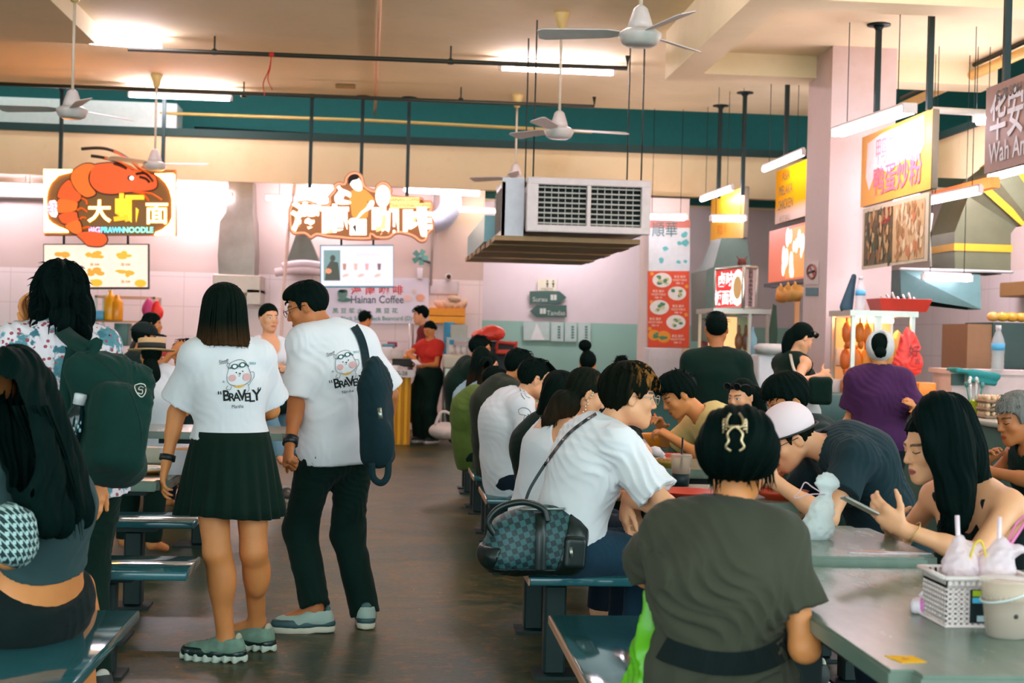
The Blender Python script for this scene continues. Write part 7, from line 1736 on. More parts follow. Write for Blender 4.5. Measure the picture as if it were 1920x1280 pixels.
for px, py, c, nm in ((278, 580, (196, 60, 120), 'pink plastic bag hanging beside the prawn stall shelf'), (294, 586, (228, 50, 36), 'red plastic bag hanging beside the prawn stall shelf')):
    c0 = P(px, py, 18.9); F = Field(A3(c0) - .35, A3(c0) + .35, .016); F.ell(c0, (.085, .07, .11), None, .05); F.ell(c0 + Vector((0, 0, .10)), (.04, .04, .06), None, .05); F.near(folds(px, .016, 22)); v, f = F.mesh(); o = np_obj('plastic_bag', v - A3(c0), f, plain(srgb(*c), .4)); o.location = c0; tag(o, nm, 'bag')
pbox('red_box', 302, 655, 320, 668, 12.6, .2, plain(srgb(216, 60, 60), .5), 'small red box past the straw hat', 'box')
# counter for coffee food display near the walking person
pbox('food_tray', 530, 668, 552, 688, 17.9, .3, plain(srgb(226, 150, 90), .5), 'tray of orange food on the yellow counter, behind the pair in white', 'tray')
# ---------------- right hand stalls
# food cart
a0 = P(1335, 800, 14.6); b0 = P(1445, 580, 14.6); t = thing('food_cart', (a0.x, a0.y, 0), 'glass sided food cart with a red lit sign on top, behind the black t-shirt', 'cart')
L = b0.x - a0.x; hh = b0.z; z0 = P(1400, 700, 14.6).z; M_alu = plain(srgb(190, 190, 180), .35, .6)
m_ = MB(); m_.box((0, 0, .02), (L, .8, z0)); m_.build('body', plain(srgb(200, 196, 190), .4), t)
m_ = MB(); m_.box((-.02, -.02, hh - .05), (L + .02, .82, hh)); m_.box((0, 0, z0), (L, .8, z0 + .03))
for x_ in (0, L * .62, L - .03):
    for y_ in (0, .77): m_.box((x_, y_, z0), (x_ + .03, y_ + .03, hh))
m_.build('frame', M_alu, t)
m_ = MB(); m_.box((.05, .45, z0 + .05), (L * .6, .5, hh - .08)); m_.build('lit_back_panel', glow((1, .55, .22), .9), t)
m_ = MB(); m_.box((L * .66, .5, z0 + .05), (L - .06, .54, hh - .08)); m_.build('back_glass', plain(srgb(170, 190, 150), .3), t)
p0 = P(1368, 700, 14.8)
for k, (px, py, c, nm) in enumerate(((1385, 640, (130, 90, 60), 'roast bird hanging in the food cart, left one'), (1398, 640, (120, 84, 62), 'roast bird hanging in the food cart, right one'))):
    q = P(px, py, 14.85); m_ = MB(); m_.ball((0, 0, 0), (.045, .05, .10), 10); m_.ball((0, 0, .12), (.02, .02, .06), 8); one(m_, 'roast_bird', plain(srgb(*c), .4), q, nm, 'food', 'roast birds in the food cart')
for px, py, c, nm in ((1372, 672, (240, 170, 50), 'yellow tub low in the food cart, left one'), (1412, 668, (246, 170, 30), 'yellow tub at the right end of the food cart')):
    q = P(px, py + 14, 14.7); m_ = MB(); m_.lathe([(.07, 0), (.09, .12), (.095, .125), (.08, .125), (.06, .02), (0, .02)], 18); one(m_, 'tub', plain(srgb(*c), .4), (q.x, q.y, z0 + .03), nm, 'tub')
q = P(1410, 618, 14.7); m_ = MB(); m_.lathe([(.05, 0), (.055, .2), (.02, .28), (.02, .32), (0, .32)], 14); one(m_, 'bottle', plain(srgb(150, 200, 214), .2), (q.x, q.y, z0 + .16), 'pale blue bottle inside the right end of the food cart', 'bottle')
# red lit sign on the cart
X0 = a0.x + .12
t = thing('lit_box_sign', P(1380, 577, 14.6), 'red lit box sign with white characters on top of the food cart', 'sign'); c0 = t.location
A_, B_, C_ = P(1343, 508, 15.3) - c0, P(1395, 500, 14.6) - c0, P(1419, 500, 14.75) - c0
zb = .0
m_ = MB(); m_.quad((A_.x, A_.y, zb), (B_.x, B_.y, zb), (B_.x, B_.y, B_.z), (A_.x, A_.y, B_.z)); o = m_.build('red_face', glow((.85, .03, .03), .9, srgb(190, 30, 30)), t)
m_ = MB(); m_.quad((B_.x, B_.y, zb), (C_.x, C_.y, zb), (C_.x, C_.y, B_.z), (B_.x, B_.y, B_.z)); m_.build('white_side', plain(srgb(226, 206, 206), .5), t)
m_ = MB()
for p1, p2 in ((A_, B_), (B_, C_)):
    for z_ in (zb, B_.z): m_.tube([(p1.x, p1.y, z_), (p2.x, p2.y, z_)], .02, 6)
for p1 in (A_, B_, C_): m_.tube([(p1.x, p1.y, zb), (p1.x, p1.y, B_.z)], .02, 6)
m_.quad((A_.x, A_.y, B_.z), (B_.x, B_.y, B_.z), (C_.x, C_.y, B_.z), (C_.x + A_.x - B_.x, C_.y + A_.y - B_.y, B_.z)); m_.build('frame', M_alu, t)
ux = (B_ - A_); ux.z = 0; L_ = ux.length; ux.normalize(); n_ = ux.cross(Vector((0, 0, 1)))
m_ = MB(); 
for s_, u, v in (('卤味', .40, .70), ('板面粉', .40, .25)): add_text(m_, s_, Vector((A_.x, A_.y, 0)) + ux * L_ * u + Vector((0, 0, B_.z * v)) + n_ * .012, ux, (0, 0, 1), .165, .02, sx=1.3 if len(s_) == 2 else 1.2)
m_.build('white_characters', glow((1, .78, .76), 1.6), t, fix=False)
m_ = MB(); cc = Vector((A_.x, A_.y, B_.z * .5)) + ux * L_ * .84; q = [cc + ux * .11 * math.cos(k * .3307) * 1.5 + Vector((0, 0, .19 * math.sin(k * .3307))) + n_ * .012 for k in range(19)]; m_.add(q, [tuple(range(19))]); m_.build('plate_picture', glow((1, .85, .75), 1.1), t, fix=False)
m_ = MB(); q = [cc + ux * .07 * math.cos(k * .57) * 1.5 + Vector((0, 0, .12 * math.sin(k * .57))) + n_ * .016 for k in range(11)]; m_.add(q, [tuple(range(11))]); m_.build('food_picture', glow((.5, .28, .1), .8), t, fix=False)
ux2 = (C_ - B_); ux2.z = 0; L2_ = ux2.length; ux2.normalize(); n2 = ux2.cross(Vector((0, 0, 1))); m_ = MB()
for k in range(9): add_text(m_, '面粉饭卤肉鸭蛋汤茶'[k], Vector((B_.x, B_.y, B_.z * (.92 - k * .105))) + ux2 * L2_ * .5 + n2 * .01, ux2, (0, 0, 1), .075, .005)
m_.build('small_characters', plain(srgb(90, 80, 80), .6), t, fix=False)
m_ = MB(); m_.ball((0, 0, 0), (.05, .05, .05), 10)
for k in range(6): m_.tube([(0, 0, 0), (.06 * math.cos(k), .06 * math.sin(k), .07 - .04 * (k % 3))], [.012, .004], 5)
m_.tube([(0, 0, 0), (0, 0, -.25)], .006, 5); one(m_, 'ornament', plain(srgb(110, 50, 40), .6), P(1391, 492, 14.9), 'dark red ornament above the red lit sign', 'ornament')
t = hood([(446, 1352, 1400), (500, 1338, 1408), (506, 1324, 1400), (640, 1322, 1390)], 17.4, .8, 'exhaust_hood', 'tapering steel hood behind the food cart', plain(srgb(84, 104, 94), .5, .2))
pbox('stall_shelf', 1290, 655, 1345, 672, 18.2, .4, plain(srgb(206, 170, 120), .5), 'wooden shelf end between the poster pillar and the food cart', 'shelf')
pbox('stall_counter', 1214, 655, 1345, 722, 18.62, .35, plain(srgb(212, 206, 206), .6), 'white counter front below the food poster', 'counter')
pbox('menu_stand', 1313, 633, 1328, 664, 17.9, .05, plain(srgb(206, 110, 110), .5), 'small red and blue menu card left of the black t-shirt', 'card')
m_ = MB(); m_.rbox((0, 0, 0), (.30, .3, .38), .02, 2); pbox('serving_counter', 1408, 745, 1478, 934, 12.6, .5, plain(srgb(90, 116, 110), .5), 'grey green counter under the white box, behind the bowed heads', 'counter')
one(m_, 'white_box', plain(srgb(206, 204, 206), .5), P(1420, 745, 12.65), 'white box with small print right of the black t-shirt', 'box')
m_ = MB(); m_.lathe([(.02, 0), (.13, .02), (.15, .07), (.10, .10), (0, .10)], 14); one(m_, 'plastic_bundle', plain(srgb(190, 186, 180), .4), P(1443, 665, 12.7), 'crumpled clear plastic bundle on the white box', 'bundle')
m_ = MB(); m_.prism([(-.02, -.3), (.03, -.3), (.05, 0), (.03, .28), (0, .3), (-.03, .05)], (0, 0, 0), (1, 0, 0), (0, 0, 1), (0, .03, 0)); one(m_, 'cloth', plain(srgb(40, 70, 50), .6), P(1449, 625, 14.4), 'dark green hanging cloth at the right side of the food cart', 'cloth')
# mugs on hooks
t = thing('hook_rail', PX(1470, 536, 4.12), 'dark rail with hooks below the lit food picture', 'rail'); m_ = MB(); m_.tube([(0, -.35, 0), (0, .5, 0)], .012, 6); m_.build('bar', M_black_metal, t)
for k, (px, py) in enumerate(((1466, 553), (1480, 551), (1493, 550))):
    q = PX(px, py, 4.10); m_ = MB(); Mr = Matrix.Rotation(.6, 4, 'X'); m_.lathe([(.062, -.06), (.066, .07), (.058, .07), (.055, -.05), (0, -.05)], 16, M=Mr); m_.tube(spline([(0, .06, .04), (0, .10, .07), (0, .06, .12), (0, .02, .09)], 4), .009, 6); one(m_, 'mug', plain(srgb(226, 172, 90), .5), q, 'yellow mug hanging from the rail, %s of three' % ('leftmost', 'middle one', 'rightmost')[k], 'mug', 'yellow mugs on hooks')
m_ = MB(); m_.box((0, 0, 0), (.05, .03, .9)); one(m_, 'wooden_post', plain(srgb(226, 170, 110), .5), PX(1489, 640, 4.25), 'thin wooden post below the hanging mugs', 'post')
# roast cabinet next to the pillar
w = 12.3; a0 = P(1592, 790, w); b0 = P(1720, 584, w); t = thing('roast_cabinet', a0, 'aluminium framed glass cabinet with roast meat lit orange inside', 'cabinet'); L = b0.x - a0.x; h = b0.z - a0.z; D = .55
m_ = MB()
for x_ in (0, L * .36, L * .42, L - .035):
    for y_ in (0, D): m_.box((x_, y_, 0), (x_ + .035, y_ + .03, h))
m_.box((-.02, -.02, h - .05), (L + .02, D + .04, h)); m_.box((0, 0, h * .02), (L, D, h * .05)); m_.build('frame', M_alu, t)
m_ = MB(); m_.box((.03, D - .02, .05), (L - .03, D, h - .06)); m_.build('back_panel', plain(srgb(232, 190, 140), .5), t)
m_ = MB(); m_.tube([(.1, D * .5, h - .08), (L - .1, D * .5, h - .08)], .02, 8); m_.build('heat_lamp', glow((1, .55, .2), 45), t)
R = random.Random(12)
for k in range(9):
    x_ = .06 + (k % 3) * .085 + R.uniform(-.01, .01); z_ = h * (.80 - .25 * (k // 3)); F_ = MB(); F_.ball((0, 0, 0), (.05, .05, .10), 10); F_.ball((.01, .0, -.10), (.03, .035, .05), 8); F_.tube([(0, 0, .08), (0, .01, .13)], .012, 6)
    o = one(F_, 'roast_duck', plain(srgb(226, 110 + 14 * (k % 3), 40), .35), a0 + Vector((x_, D * .5 + R.uniform(-.08, .08), z_)), 'roast duck hanging in the left half of the roast cabinet', 'food', 'roast ducks in the cabinet')
for k in range(4):
    F_ = MB(); F_.ball((0, 0, 0), (.05, .06, .13), 10); one(F_, 'roast_pork', plain(srgb(244, 190, 110), .4), a0 + Vector((L * .5 + k * .075, D * .5, h * (.62 + .08 * (k % 2)))), 'strip of roast pork hanging in the right half of the roast cabinet', 'food', 'roast pork in the cabinet')
a1 = a0 + Vector((.30, .1, h)); t = thing('red_tray', a1, 'red rectangular tray of cutlery on top of the roast cabinet', 'tray')
m_ = MB(); m_.add([(0, 0, 0), (.40, 0, 0), (.40, .3, 0), (0, .3, 0), (-.03, -.03, .11), (.44, -.03, .11), (.44, .34, .11), (-.03, .34, .11)], [(0, 1, 2, 3), (0, 4, 5, 1), (1, 5, 6, 2), (2, 6, 7, 3), (3, 7, 4, 0)]); o = m_.build('tray', plain(srgb(196, 52, 34), .4), t); md = o.modifiers.new('th', 'SOLIDIFY'); md.thickness = .008
m_ = MB()
for k in range(7): m_.tube([(.05 + k * .045, .05, .08), (.08 + k * .05, .26, .13 + .02 * (k % 3))], .012, 6)
m_.build('cutlery', plain(srgb(206, 190, 180), .3, .4), t)
def water_bottle(p, H_, label, blue=True):
    t = thing('water_bottle', p, label, 'bottle'); r_ = H_ * .145
    m1 = MB(); m1.lathe([(r_ * .9, 0), (r_, .02 * H_), (r_ * .93, .08 * H_), (r_, .14 * H_), (r_ * .93, .2 * H_), (r_, .26 * H_), (r_ * .93, .32 * H_), (r_, .38 * H_), (r_, .62 * H_), (r_ * .8, .72 * H_), (r_ * .42, .86 * H_), (r_ * .36, .90 * H_)], 24)
    a = Mat('clear_plastic', srgb(226, 226, 226), .12, 0, .5); a.set('Alpha', .42); m1.build('bottle', a.done(), t, fix=True)
    m1 = MB(); m1.lathe([(r_ * 1.02, .44 * H_), (r_ * 1.02, .60 * H_)], 24); m1.build('label_band', plain(srgb(90, 180, 226), .4), t)
    m1 = MB(); m1.lathe([(r_ * .42, .895 * H_), (r_ * .42, 1.0 * H_), (0, 1.0 * H_)], 16); m1.build('cap', plain(srgb(222, 214, 218), .4), t); return t
water_bottle(a0 + Vector((.12, .15, h)), .30, 'clear water bottle with a blue label on top of the roast cabinet')
c0 = a0 + Vector((.02, .22, h)); F = Field(A3(c0) - .1, A3(c0) + .45, .01); F.cone(c0 + Vector((0, 0, .03)), c0 + Vector((.06, 0, .30)), .06, .025, .02, flat=((0, 1, 0), .5)); v, f = F.mesh(); o = np_obj('dark_bundle', v - A3(c0), f, plain(srgb(30, 64, 80), .6)); o.location = c0; tag(o, 'dark blue folded bundle beside the water bottle on the cabinet', 'bundle')
# red carrier bag hanging at the cabinet
c0 = P(1703, 655, 11.9); F = Field(A3(c0) - .3, A3(c0) + .3, .009)
F.cone(c0 + Vector((0, 0, -.10)), c0 + Vector((0, 0, .05)), .135, .085, .04, flat=((0, 1, 0), .5)); F.cone(c0 + Vector((0, 0, .05)), c0 + Vector((-.01, 0, .17)), .08, .02, .04, flat=((0, 1, 0), .6)); F.near(folds(8, .016, 24)); v, f = F.mesh()
o = np_obj('carrier_bag', v - A3(c0), f, plain(srgb(226, 60, 50), .35)); o.location = c0; tag(o, 'red plastic carrier bag with a dark print hanging at the roast cabinet', 'bag')
m_ = MB(); add_text(m_, '好', (.02, -.085, -.02), (1, 0, 0), (0, 0, 1), .10, .01); add_text(m_, '吉', (.05, -.088, -.10), (1, 0, 0), (0, 0, 1), .05, .01); q = m_.build('print', plain(srgb(120, 20, 24), .5), o, fix=False)
# stall counter of the right stalls
t = thing('stall_counter', (4.05, 11.2, 0), 'long grey green stall counter at right with food things on it', 'counter')
m_ = MB(); m_.box((0, -4.2, 0), (.75, 1.0, .86)); m_.build('body', plain(srgb(70, 112, 102), .5), t); m_ = MB(); m_.rbox((-.04, -4.24, .86), (.8, 1.04, .90), .01, 2); m_.build('counter_top', plain(srgb(170, 172, 156), .35), t)
m_ = MB(); m_.tube([(0, 0, 0), (0, 0, 1.05)], .035, 10); m_.tube([(0, 0, 1.05), (0, 0, 1.12)], [.05, .02], 10); one(m_, 'steel_post', plain(srgb(196, 196, 190), .4), (P(1684, 760, 10.9).x, P(1684, 760, 10.9).y, 0), 'grey upright post left of the stall counter', 'post')
def oc(px, py, w): p = P(px, py, w); return Vector((p.x, p.y, .90))
q = P(1806, 783, 10.2)
m_ = MB(); m_.lathe([(.07, 0), (.095, .11), (.10, .115), (.085, .11), (.062, .01), (0, .01)], 20); one(m_, 'lime_basket', plain(srgb(196, 206, 40), .4), Vector((q.x + .08, q.y, .90)), 'lime green basket of cutlery on the stall counter', 'basket')
for k in range(7):
    m_ = MB(); a_ = k * .9; m_.tube([(.02 * math.cos(a_), .02 * math.sin(a_), 0), (.055 * math.cos(a_), .055 * math.sin(a_), .2 + .02 * (k % 3))], .006, 6); m_.ball((.057 * math.cos(a_), .057 * math.sin(a_), .21 + .02 * (k % 3)), (.016, .012, .022), 8)
    one(m_, 'spoon', plain(srgb(200, 204, 200), .3, .5) if k % 3 else plain(srgb(60, 130, 126), .4), Vector((q.x + .08, q.y, .915)), 'spoon standing in the lime green basket', 'spoon', 'spoons in the lime basket')
q = P(1848, 790, 10.0); m_ = MB(); m_.lathe([(.032, 0), (.035, .01), (.035, .11), (.028, .125), (0, .125)], 18); one(m_, 'drink_can', plain(srgb(196, 50, 40), .3, .3), Vector((q.x + .02, q.y, .90)), 'red drink can right of the lime green basket', 'can')
for k in range(3):
    q = P(1872, 795, 9.9); t = thing('egg_tray', Vector((q.x, q.y + .1, .90 + k * .055)), 'paper tray of eggs right of the red can, %s of three' % ('bottom one', 'middle one', 'top one')[k], 'egg tray', 'egg trays'); m_ = MB(); m_.rbox((-.09, -.10, 0), (.09, .10, .022), .008, 1); m_.build('tray', plain(srgb(150, 120, 96), .8), t)
    m_ = MB()
    for i in range(4):
        for j in range(4): m_.ball((-.066 + i * .044, -.07 + j * .046, .033), (.019, .019, .023), 8)
    m_.build('eggs', plain(srgb(226, 190, 150), .5), t)
pbox('food_box', 1722, 718, 1757, 743, 11.6, .2, plain(srgb(240, 140, 40), .4), 'orange plastic box on the counter right of the purple t-shirt', 'box')
for px, py, c, nm in ((1735, 752, (206, 120, 50), 'plate of brown food below the orange box'), (1770, 752, (196, 206, 200), 'clear tray of pale food right of the orange box')):
    q = P(px, py, 11.3); m_ = MB(); m_.lathe([(.03, 0), (.085, .03), (.08, .035), (0, .015)], 18); m_.ball((0, 0, .03), (.055, .055, .03), 10); one(m_, 'food_plate', plain(srgb(*c), .5), Vector((q.x, q.y, .905)), nm, 'plate')
# wall shelf with the dark box, bottle and cloth
q0 = P(1780, 722, 12.2); t = thing('serving_ledge', q0, 'pale ledge with a teal cloth draped over its end', 'ledge'); m_ = MB(); m_.box((0, 0, .10), (2.2, .5, .14)); m_.box((.03, .02, -.75), (2.2, .45, .10)); m_.build('ledge', plain(srgb(222, 200, 196), .5), t); m_ = MB(); m_.box((.02, -.005, 0), (.13, .02, .10)); m_.build('bracket', plain(srgb(60, 90, 86), .5), t)
zl = q0.z + .14
c0 = P(1832, 700, 12.1); F = Field(A3(c0) - .4, A3(c0) + .4, .01); Bq = np.array([list(r) for r in basis(0, 0, 8)], np.float32); F.rbox(c0 + Vector((.0, .08, .0)), (.20, .12, .022), Bq, .02, .02); F.rbox(c0 + Vector((.05, .0, -.035)), (.13, .03, .055), Bq, .02, .03); F.near(folds(6, .012, 30)); v, f = F.mesh(); o = np_obj('cloth', v - A3(c0), f, plain(srgb(40, 140, 140), .8)); o.location = c0; tag(o, 'teal cloth draped over the end of the pale ledge', 'cloth')
q = P(1881, 702, 12.1); water_bottle(Vector((q.x, q.y + .12, zl)), .385, 'large clear water bottle with a blue label standing on the pale ledge')
a0 = P(1812, 700, 12.9); b0 = P(1862, 604, 12.9); t = thing('dark_cupboard', (a0.x, a0.y, zl - .02), 'dark cupboard with a brown side behind the large water bottle', 'cupboard'); m_ = MB(); m_.box((0, 0, 0), (b0.x - a0.x, .6, b0.z - zl)); m_.build('brown_side', plain(srgb(140, 104, 70), .5), t); m_ = MB(); m_.box((b0.x - a0.x, -.02, 0), (1.2, .62, b0.z - zl + .02)); m_.build('door', plain(srgb(40, 70, 66), .5), t)
R = random.Random(9)
for k in range(6):
    q = Vector((a0.x + .30 + k * .09, a0.y + .15, b0.z + .055)); m_ = MB(); m_.ball((0, 0, 0), (.06, .06, .045), 10); one(m_, 'noodle_packet', plain(srgb(240, 180 + R.randint(-20, 10), 60 + 30 * (k == 0)), .3), q, 'yellow noodle packet on top of the dark cupboard', 'packet', 'yellow packets on the cupboard')
# hood and big duct
w = 13.6; a0 = P(1690, 580, w); t = thing('range_hood', P(1790, 580, w), 'large steel cooking hood with a lit tube under its front edge', 'hood'); c0 = t.location
tl_, tr_, bl_, br_ = [P(*q) - c0 for q in ((1688, 505, w), (1838, 515, w), (1690, 556, w + .05), (1840, 580, w))]
tr2, br2 = P(1896, 516, w + .9) - c0, P(1842, 580, w + .02) - c0
dy = Vector((0, 1.1, 0)); m_ = MB()
m_.add([tl_, tr_, br_, bl_, tl_ + dy, tr_ + Vector((.32, 1.1, 0)), br_ + dy * .3, bl_ + dy], [(0, 1, 2, 3), (1, 5, 6, 2), (4, 0, 3, 7), (0, 4, 5, 1), (5, 4, 7, 6)]); m_.build('canopy', plain(srgb(104, 138, 140), .4, .5, var=.3, nscale=5), t)
m_ = MB(); m_.rbox(tl_ + Vector((-.02, -.05, -.01)), tr_ + Vector((.34, .06, .05)), .01, 1); m_.build('rim', plain(srgb(196, 196, 196), .4, .3), t)
tl(1736, 521, 13.4, 1815, 524, 13.4, 'bright tube fixed under the rim of the large cooking hood', 2.5, r=.022)
sec = [(P(1818, 512, 14.1), .56, (0, 0, 1)), (P(1818, 440, 14.1), .56, (0, 0, 1)), (P(1835, 402, 14.1), .56, (.5, 0, .85)), (P(1868, 372, 14.0), .56, (.75, 0, .66)), (P(1980, 285, 13.9), .56, (.78, 0, .62))]
t = thing('exhaust_duct', sec[0][0], 'wide bent steel exhaust duct with yellow bands rising to the right', 'duct'); c0 = t.location
def ring(c, wd, d, g=0): d = Vector(d).normalized(); s_ = d.cross(Vector((0, 1, 0))).normalized(); return [c - c0 + s_ * (a_ * (wd / 2 + g)) + Vector((0, b_ * (.32 + g), 0)) for a_, b_ in ((-1, -1), (1, -1), (1, 1), (-1, 1))]
m_ = MB(); V_ = []; F_ = []
for i, s_ in enumerate(sec): V_ += ring(*s_)
for i in range(len(sec) - 1):
    for j in range(4): F_.append((i * 4 + j, i * 4 + (j + 1) % 4, i * 4 + 4 + (j + 1) % 4, i * 4 + 4 + j))
m_.add(V_, F_); m_.build('duct', plain(srgb(112, 116, 92), .4, .5, var=.25, nscale=4), t)
for c, d in ((P(1818, 468, 14.1), (0, 0, 1)), (P(1852, 387, 14.05), (.62, 0, .76)), (P(1900, 348, 13.98), (.77, 0, .63))):
    d = Vector(d).normalized(); a_, b_ = ring(c - d * .035, .56, d, .012), ring(c + d * .035, .56, d, .012); m_ = MB(); m_.add(a_ + b_, [(j, (j + 1) % 4, 4 + (j + 1) % 4, 4 + j) for j in range(4)]); m_.build('yellow_band', plain(srgb(220, 170, 40), .5), t)
pbox('speaker_box', 1838, 457, 1882, 513, 14.6, .4, plain(srgb(28, 60, 62), .6), 'dark box beside the bent exhaust duct above the hood', 'box')
pbox('power_socket', 1556, 711, 1579, 737, 12.6, .05, plain(srgb(196, 190, 184), .5), 'pale socket box with a dark plug at the foot of the tall pillar', 'socket')
pbox('wall_box', 1567, 652, 1585, 686, 12.82, .03, plain(srgb(196, 186, 180), .5), 'small pale box on the tall pillar left of the roast cabinet', 'box')
pbox('stall_table', 1500, 741, 1640, 800, 12.0, .5, plain(srgb(60, 92, 88), .5), 'dark worktop between the tall pillar and the purple t-shirt', 'worktop')
q1, q2 = PX(1905, 558, 7.15), PX(1985, 525, 7.15); m_ = MB(); m_.rbox((-.2, 0, 0), (.04, q1.y - q2.y, q2.z - q1.z), .01, 1); one(m_, 'wall_cabinet', plain(srgb(150, 110, 60), .5), (7.15, q2.y, q1.z), 'brown wall box at the right edge beside the hood', 'box')
pipe('hanging_cable', [P(1745, 500, 13.2), P(1742, 440, 13.2), P(1748, 400, 13.2)], .012, plain(srgb(210, 210, 200), .5), 'pale cable hanging right of the food pictures', 'cable')
pipe('stall_beam', [P(1745, 206, 12.2), P(1860, 212, 12.2)], .03, plain(srgb(200, 196, 184), .5), 'pale level rail right of the noodle sign', 'rail')
m_ = MB(); m_.box((0, 0, 0), (1.7, .06, .10)); one(m_, 'stall_beam', plain(srgb(60, 84, 66), .6), P(1740, 350, 15.2), 'dark green beam behind the lamp right of the noodle sign', 'beam')
# far bench bag
c0 = P(833, 790, 12.6); c0.z = .53; F = Field(A3(c0) - .4, A3(c0) + .4, .014); F.ell(c0, (.14, .12, .075), None, .04); F.ell(c0 + Vector((.06, 0, .03)), (.08, .08, .05), None, .04); F.near(folds(7, .018, 24)); v, f = F.mesh(); o = np_obj('pale_bag', v - A3(c0), f, plain(srgb(206, 186, 176), .7)); o.location = c0; tag(o, 'pale cloth bag with straps on the farthest blue bench', 'bag')
m_ = MB()
for k in (0, 1): m_.tube(spline([(-.08, k * .06 - .05, .05), (-.03, k * .06 - .05, .17), (.06, k * .06 - .05, .15), (.09, k * .06 - .05, .05)], 5), .014, 6)
q = m_.build('strap', plain(srgb(206, 186, 176), .7), o)
# ---------------- on the tables
ZT = .755
def tb(px, py, z=ZT): return PZ(px, py, z)
def bowl(p, r_, h_, c, label, cat='bowl', food=None, name='bowl', fh=.75):
    t = thing(name, p, label, cat); m1 = MB(); m1.lathe([(r_ * .5, 0), (r_ * .52, h_ * .12), (r_ * .85, h_ * .55), (r_, h_), (r_ * .97, h_), (r_ * .80, h_ * .56), (r_ * .45, h_ * .2), (0, h_ * .18)], 28); m1.build('bowl' if name == 'bowl' else 'dish', plain(srgb(*c), .35), t)
    if food:
        m1 = MB(); R_ = random.Random(int(p.x * 99)); m1.lathe([(r_ * .86, h_ * (fh - .06)), (r_ * .5, h_ * fh), (0, h_ * fh)], 20)
        for k in range(14): a_ = R_.uniform(0, 6.28); q_ = R_.uniform(0, .7) * r_; m1.ball((q_ * math.cos(a_), q_ * math.sin(a_), h_ * fh), (r_ * R_.uniform(.08, .2), r_ * R_.uniform(.08, .2), h_ * .2), 7)
        o = m1.build('food', plain(srgb(*food), .5, var=.5, nscale=50), t); o['kind'] = 'stuff'
    return t
bowl(tb(1231, 836), .092, .075, (240, 140, 30), 'orange bowl in front of the boy in the yellow t-shirt', food=(226, 150, 60))
m_ = MB(); m_.tube([(0, 0, 0), (-.06, .0, .11)], [.009, .006], 8); one(m_, 'spoon', plain(srgb(240, 110, 20), .4), tb(1243, 826) + Vector((0, 0, .06)), 'orange spoon held over the orange bowl', 'spoon')
bowl(tb(1254, 874), .105, .035, (190, 150, 60), 'plate of dark and orange food beside the iced drink cup', 'plate', (150, 96, 36), 'plate', .9)
m_ = MB(); m_.rbox((-.12, -.08, 0), (.12, .08, .02), .01, 2); m_.rbox((-.12, -.08, .015), (.12, -.065, .05), .006, 1); one(m_, 'red_dish', plain(srgb(214, 70, 36), .4), tb(1230, 864), 'red rectangular dish behind the plate of dark food', 'dish')
p = tb(1240, 838) + Vector((-.14, .02, 0)); m_ = MB(); R = random.Random(2)
for k in range(5): m_.ball((R.uniform(-.05, .05), R.uniform(-.04, .04), .02 + .012 * k), (.035, .03, .02), 7)
one(m_, 'tissue', plain(srgb(226, 216, 222), .7), tb(1224, 868), 'crumpled white tissues near the elbow of the person with brown-streaked hair', 'tissue')
p = tb(1276, 912); t = thing('iced_drink_cup', p, 'clear plastic cup of iced coffee with a dark label and black straw', 'cup')
a = Mat('clear_cup', srgb(230, 214, 200), .1, 0, .5); a.set('Alpha', .38); M_clear = a.done()
m_ = MB(); m_.lathe([(.034, 0), (.046, .125), (.049, .128), (.049, .134), (.045, .134)], 26); m_.build('cup', M_clear, t)
m_ = MB(); m_.lathe([(.0338, .004), (.0415, .082), (0, .083)], 24); m_.build('drink', plain(srgb(150, 112, 84), .3), t); m_ = MB(); m_.lathe([(.0355, .004), (.0408, .058)], 24); m_.build('label_band', plain(srgb(26, 58, 66), .5), t)
m_ = MB(); m_.lathe([(.049, .134), (.047, .142), (.03, .144), (0, .144)], 24); m_.build('lid', M_clear, t); m_ = MB(); m_.tube([(0, 0, .06), (.004, 0, .215)], .0045, 8); m_.build('straw', plain(srgb(20, 26, 26), .4), t)
p = tb(1288, 932); m_ = MB(); m_.lathe([(.09, 0), (.13, .025), (.135, .028), (.125, .026), (.088, .006), (0, .006)], 28); one(m_, 'red_plate', plain(srgb(204, 56, 30), .4), p, 'red plate at the edge of the table under the iced drink cup', 'plate')
bowl(tb(1462, 934), .12, .035, (206, 66, 34), 'red plate of leftover food in front of the person in the white cap', 'plate', (206, 90, 56), 'plate', .8)
# plastic drink bag on the phone table
a = Mat('frosted_plastic', srgb(226, 232, 232), .35, 0, .4); a.set('Alpha', .72); M_bag = a.done()
a = Mat('pink_film', srgb(240, 216, 222), .3, 0, .4); a.set('Alpha', .66); M_pbag = a.done()
p = tb(1532, 1010); t = thing('drink_bag', p, 'clear plastic bag of drink tied at the neck standing on the phone table', 'bag'); F = Field(A3(p) - .12, A3(p) + .26, .005)
F.cone(p + Vector((-.022, 0, .03)), p + Vector((.022, 0, .035)), .030, .030, .02, flat=((0, 1, 0), .8)); F.cone(p + Vector((.0, 0, .04)), p + Vector((.016, 0, .10)), .048, .036, .02, flat=((0, 1, 0), .75)); F.cone(p + Vector((.016, 0, .10)), p + Vector((.026, 0, .148)), .034, .014, .015, flat=((0, 1, 0), .7)); F.cone(p + Vector((.026, 0, .152)), p + Vector((.028, 0, .176)), .014, .040, .008, flat=((0, 1, 0), .45)); F.ell(p + Vector((-.045, 0, .012)), (.026, .02, .010), None, .015)
def crump(X, Y, Z):
    a = np.sin(X * 150 + 3 * np.sin(Z * 60)) * np.sin(Z * 90 + X * 70 + 2) + .6 * np.sin(Y * 170 + Z * 120 + X * 60)
    return (-.0045 * (1 - np.abs(a))).astype(np.float32)
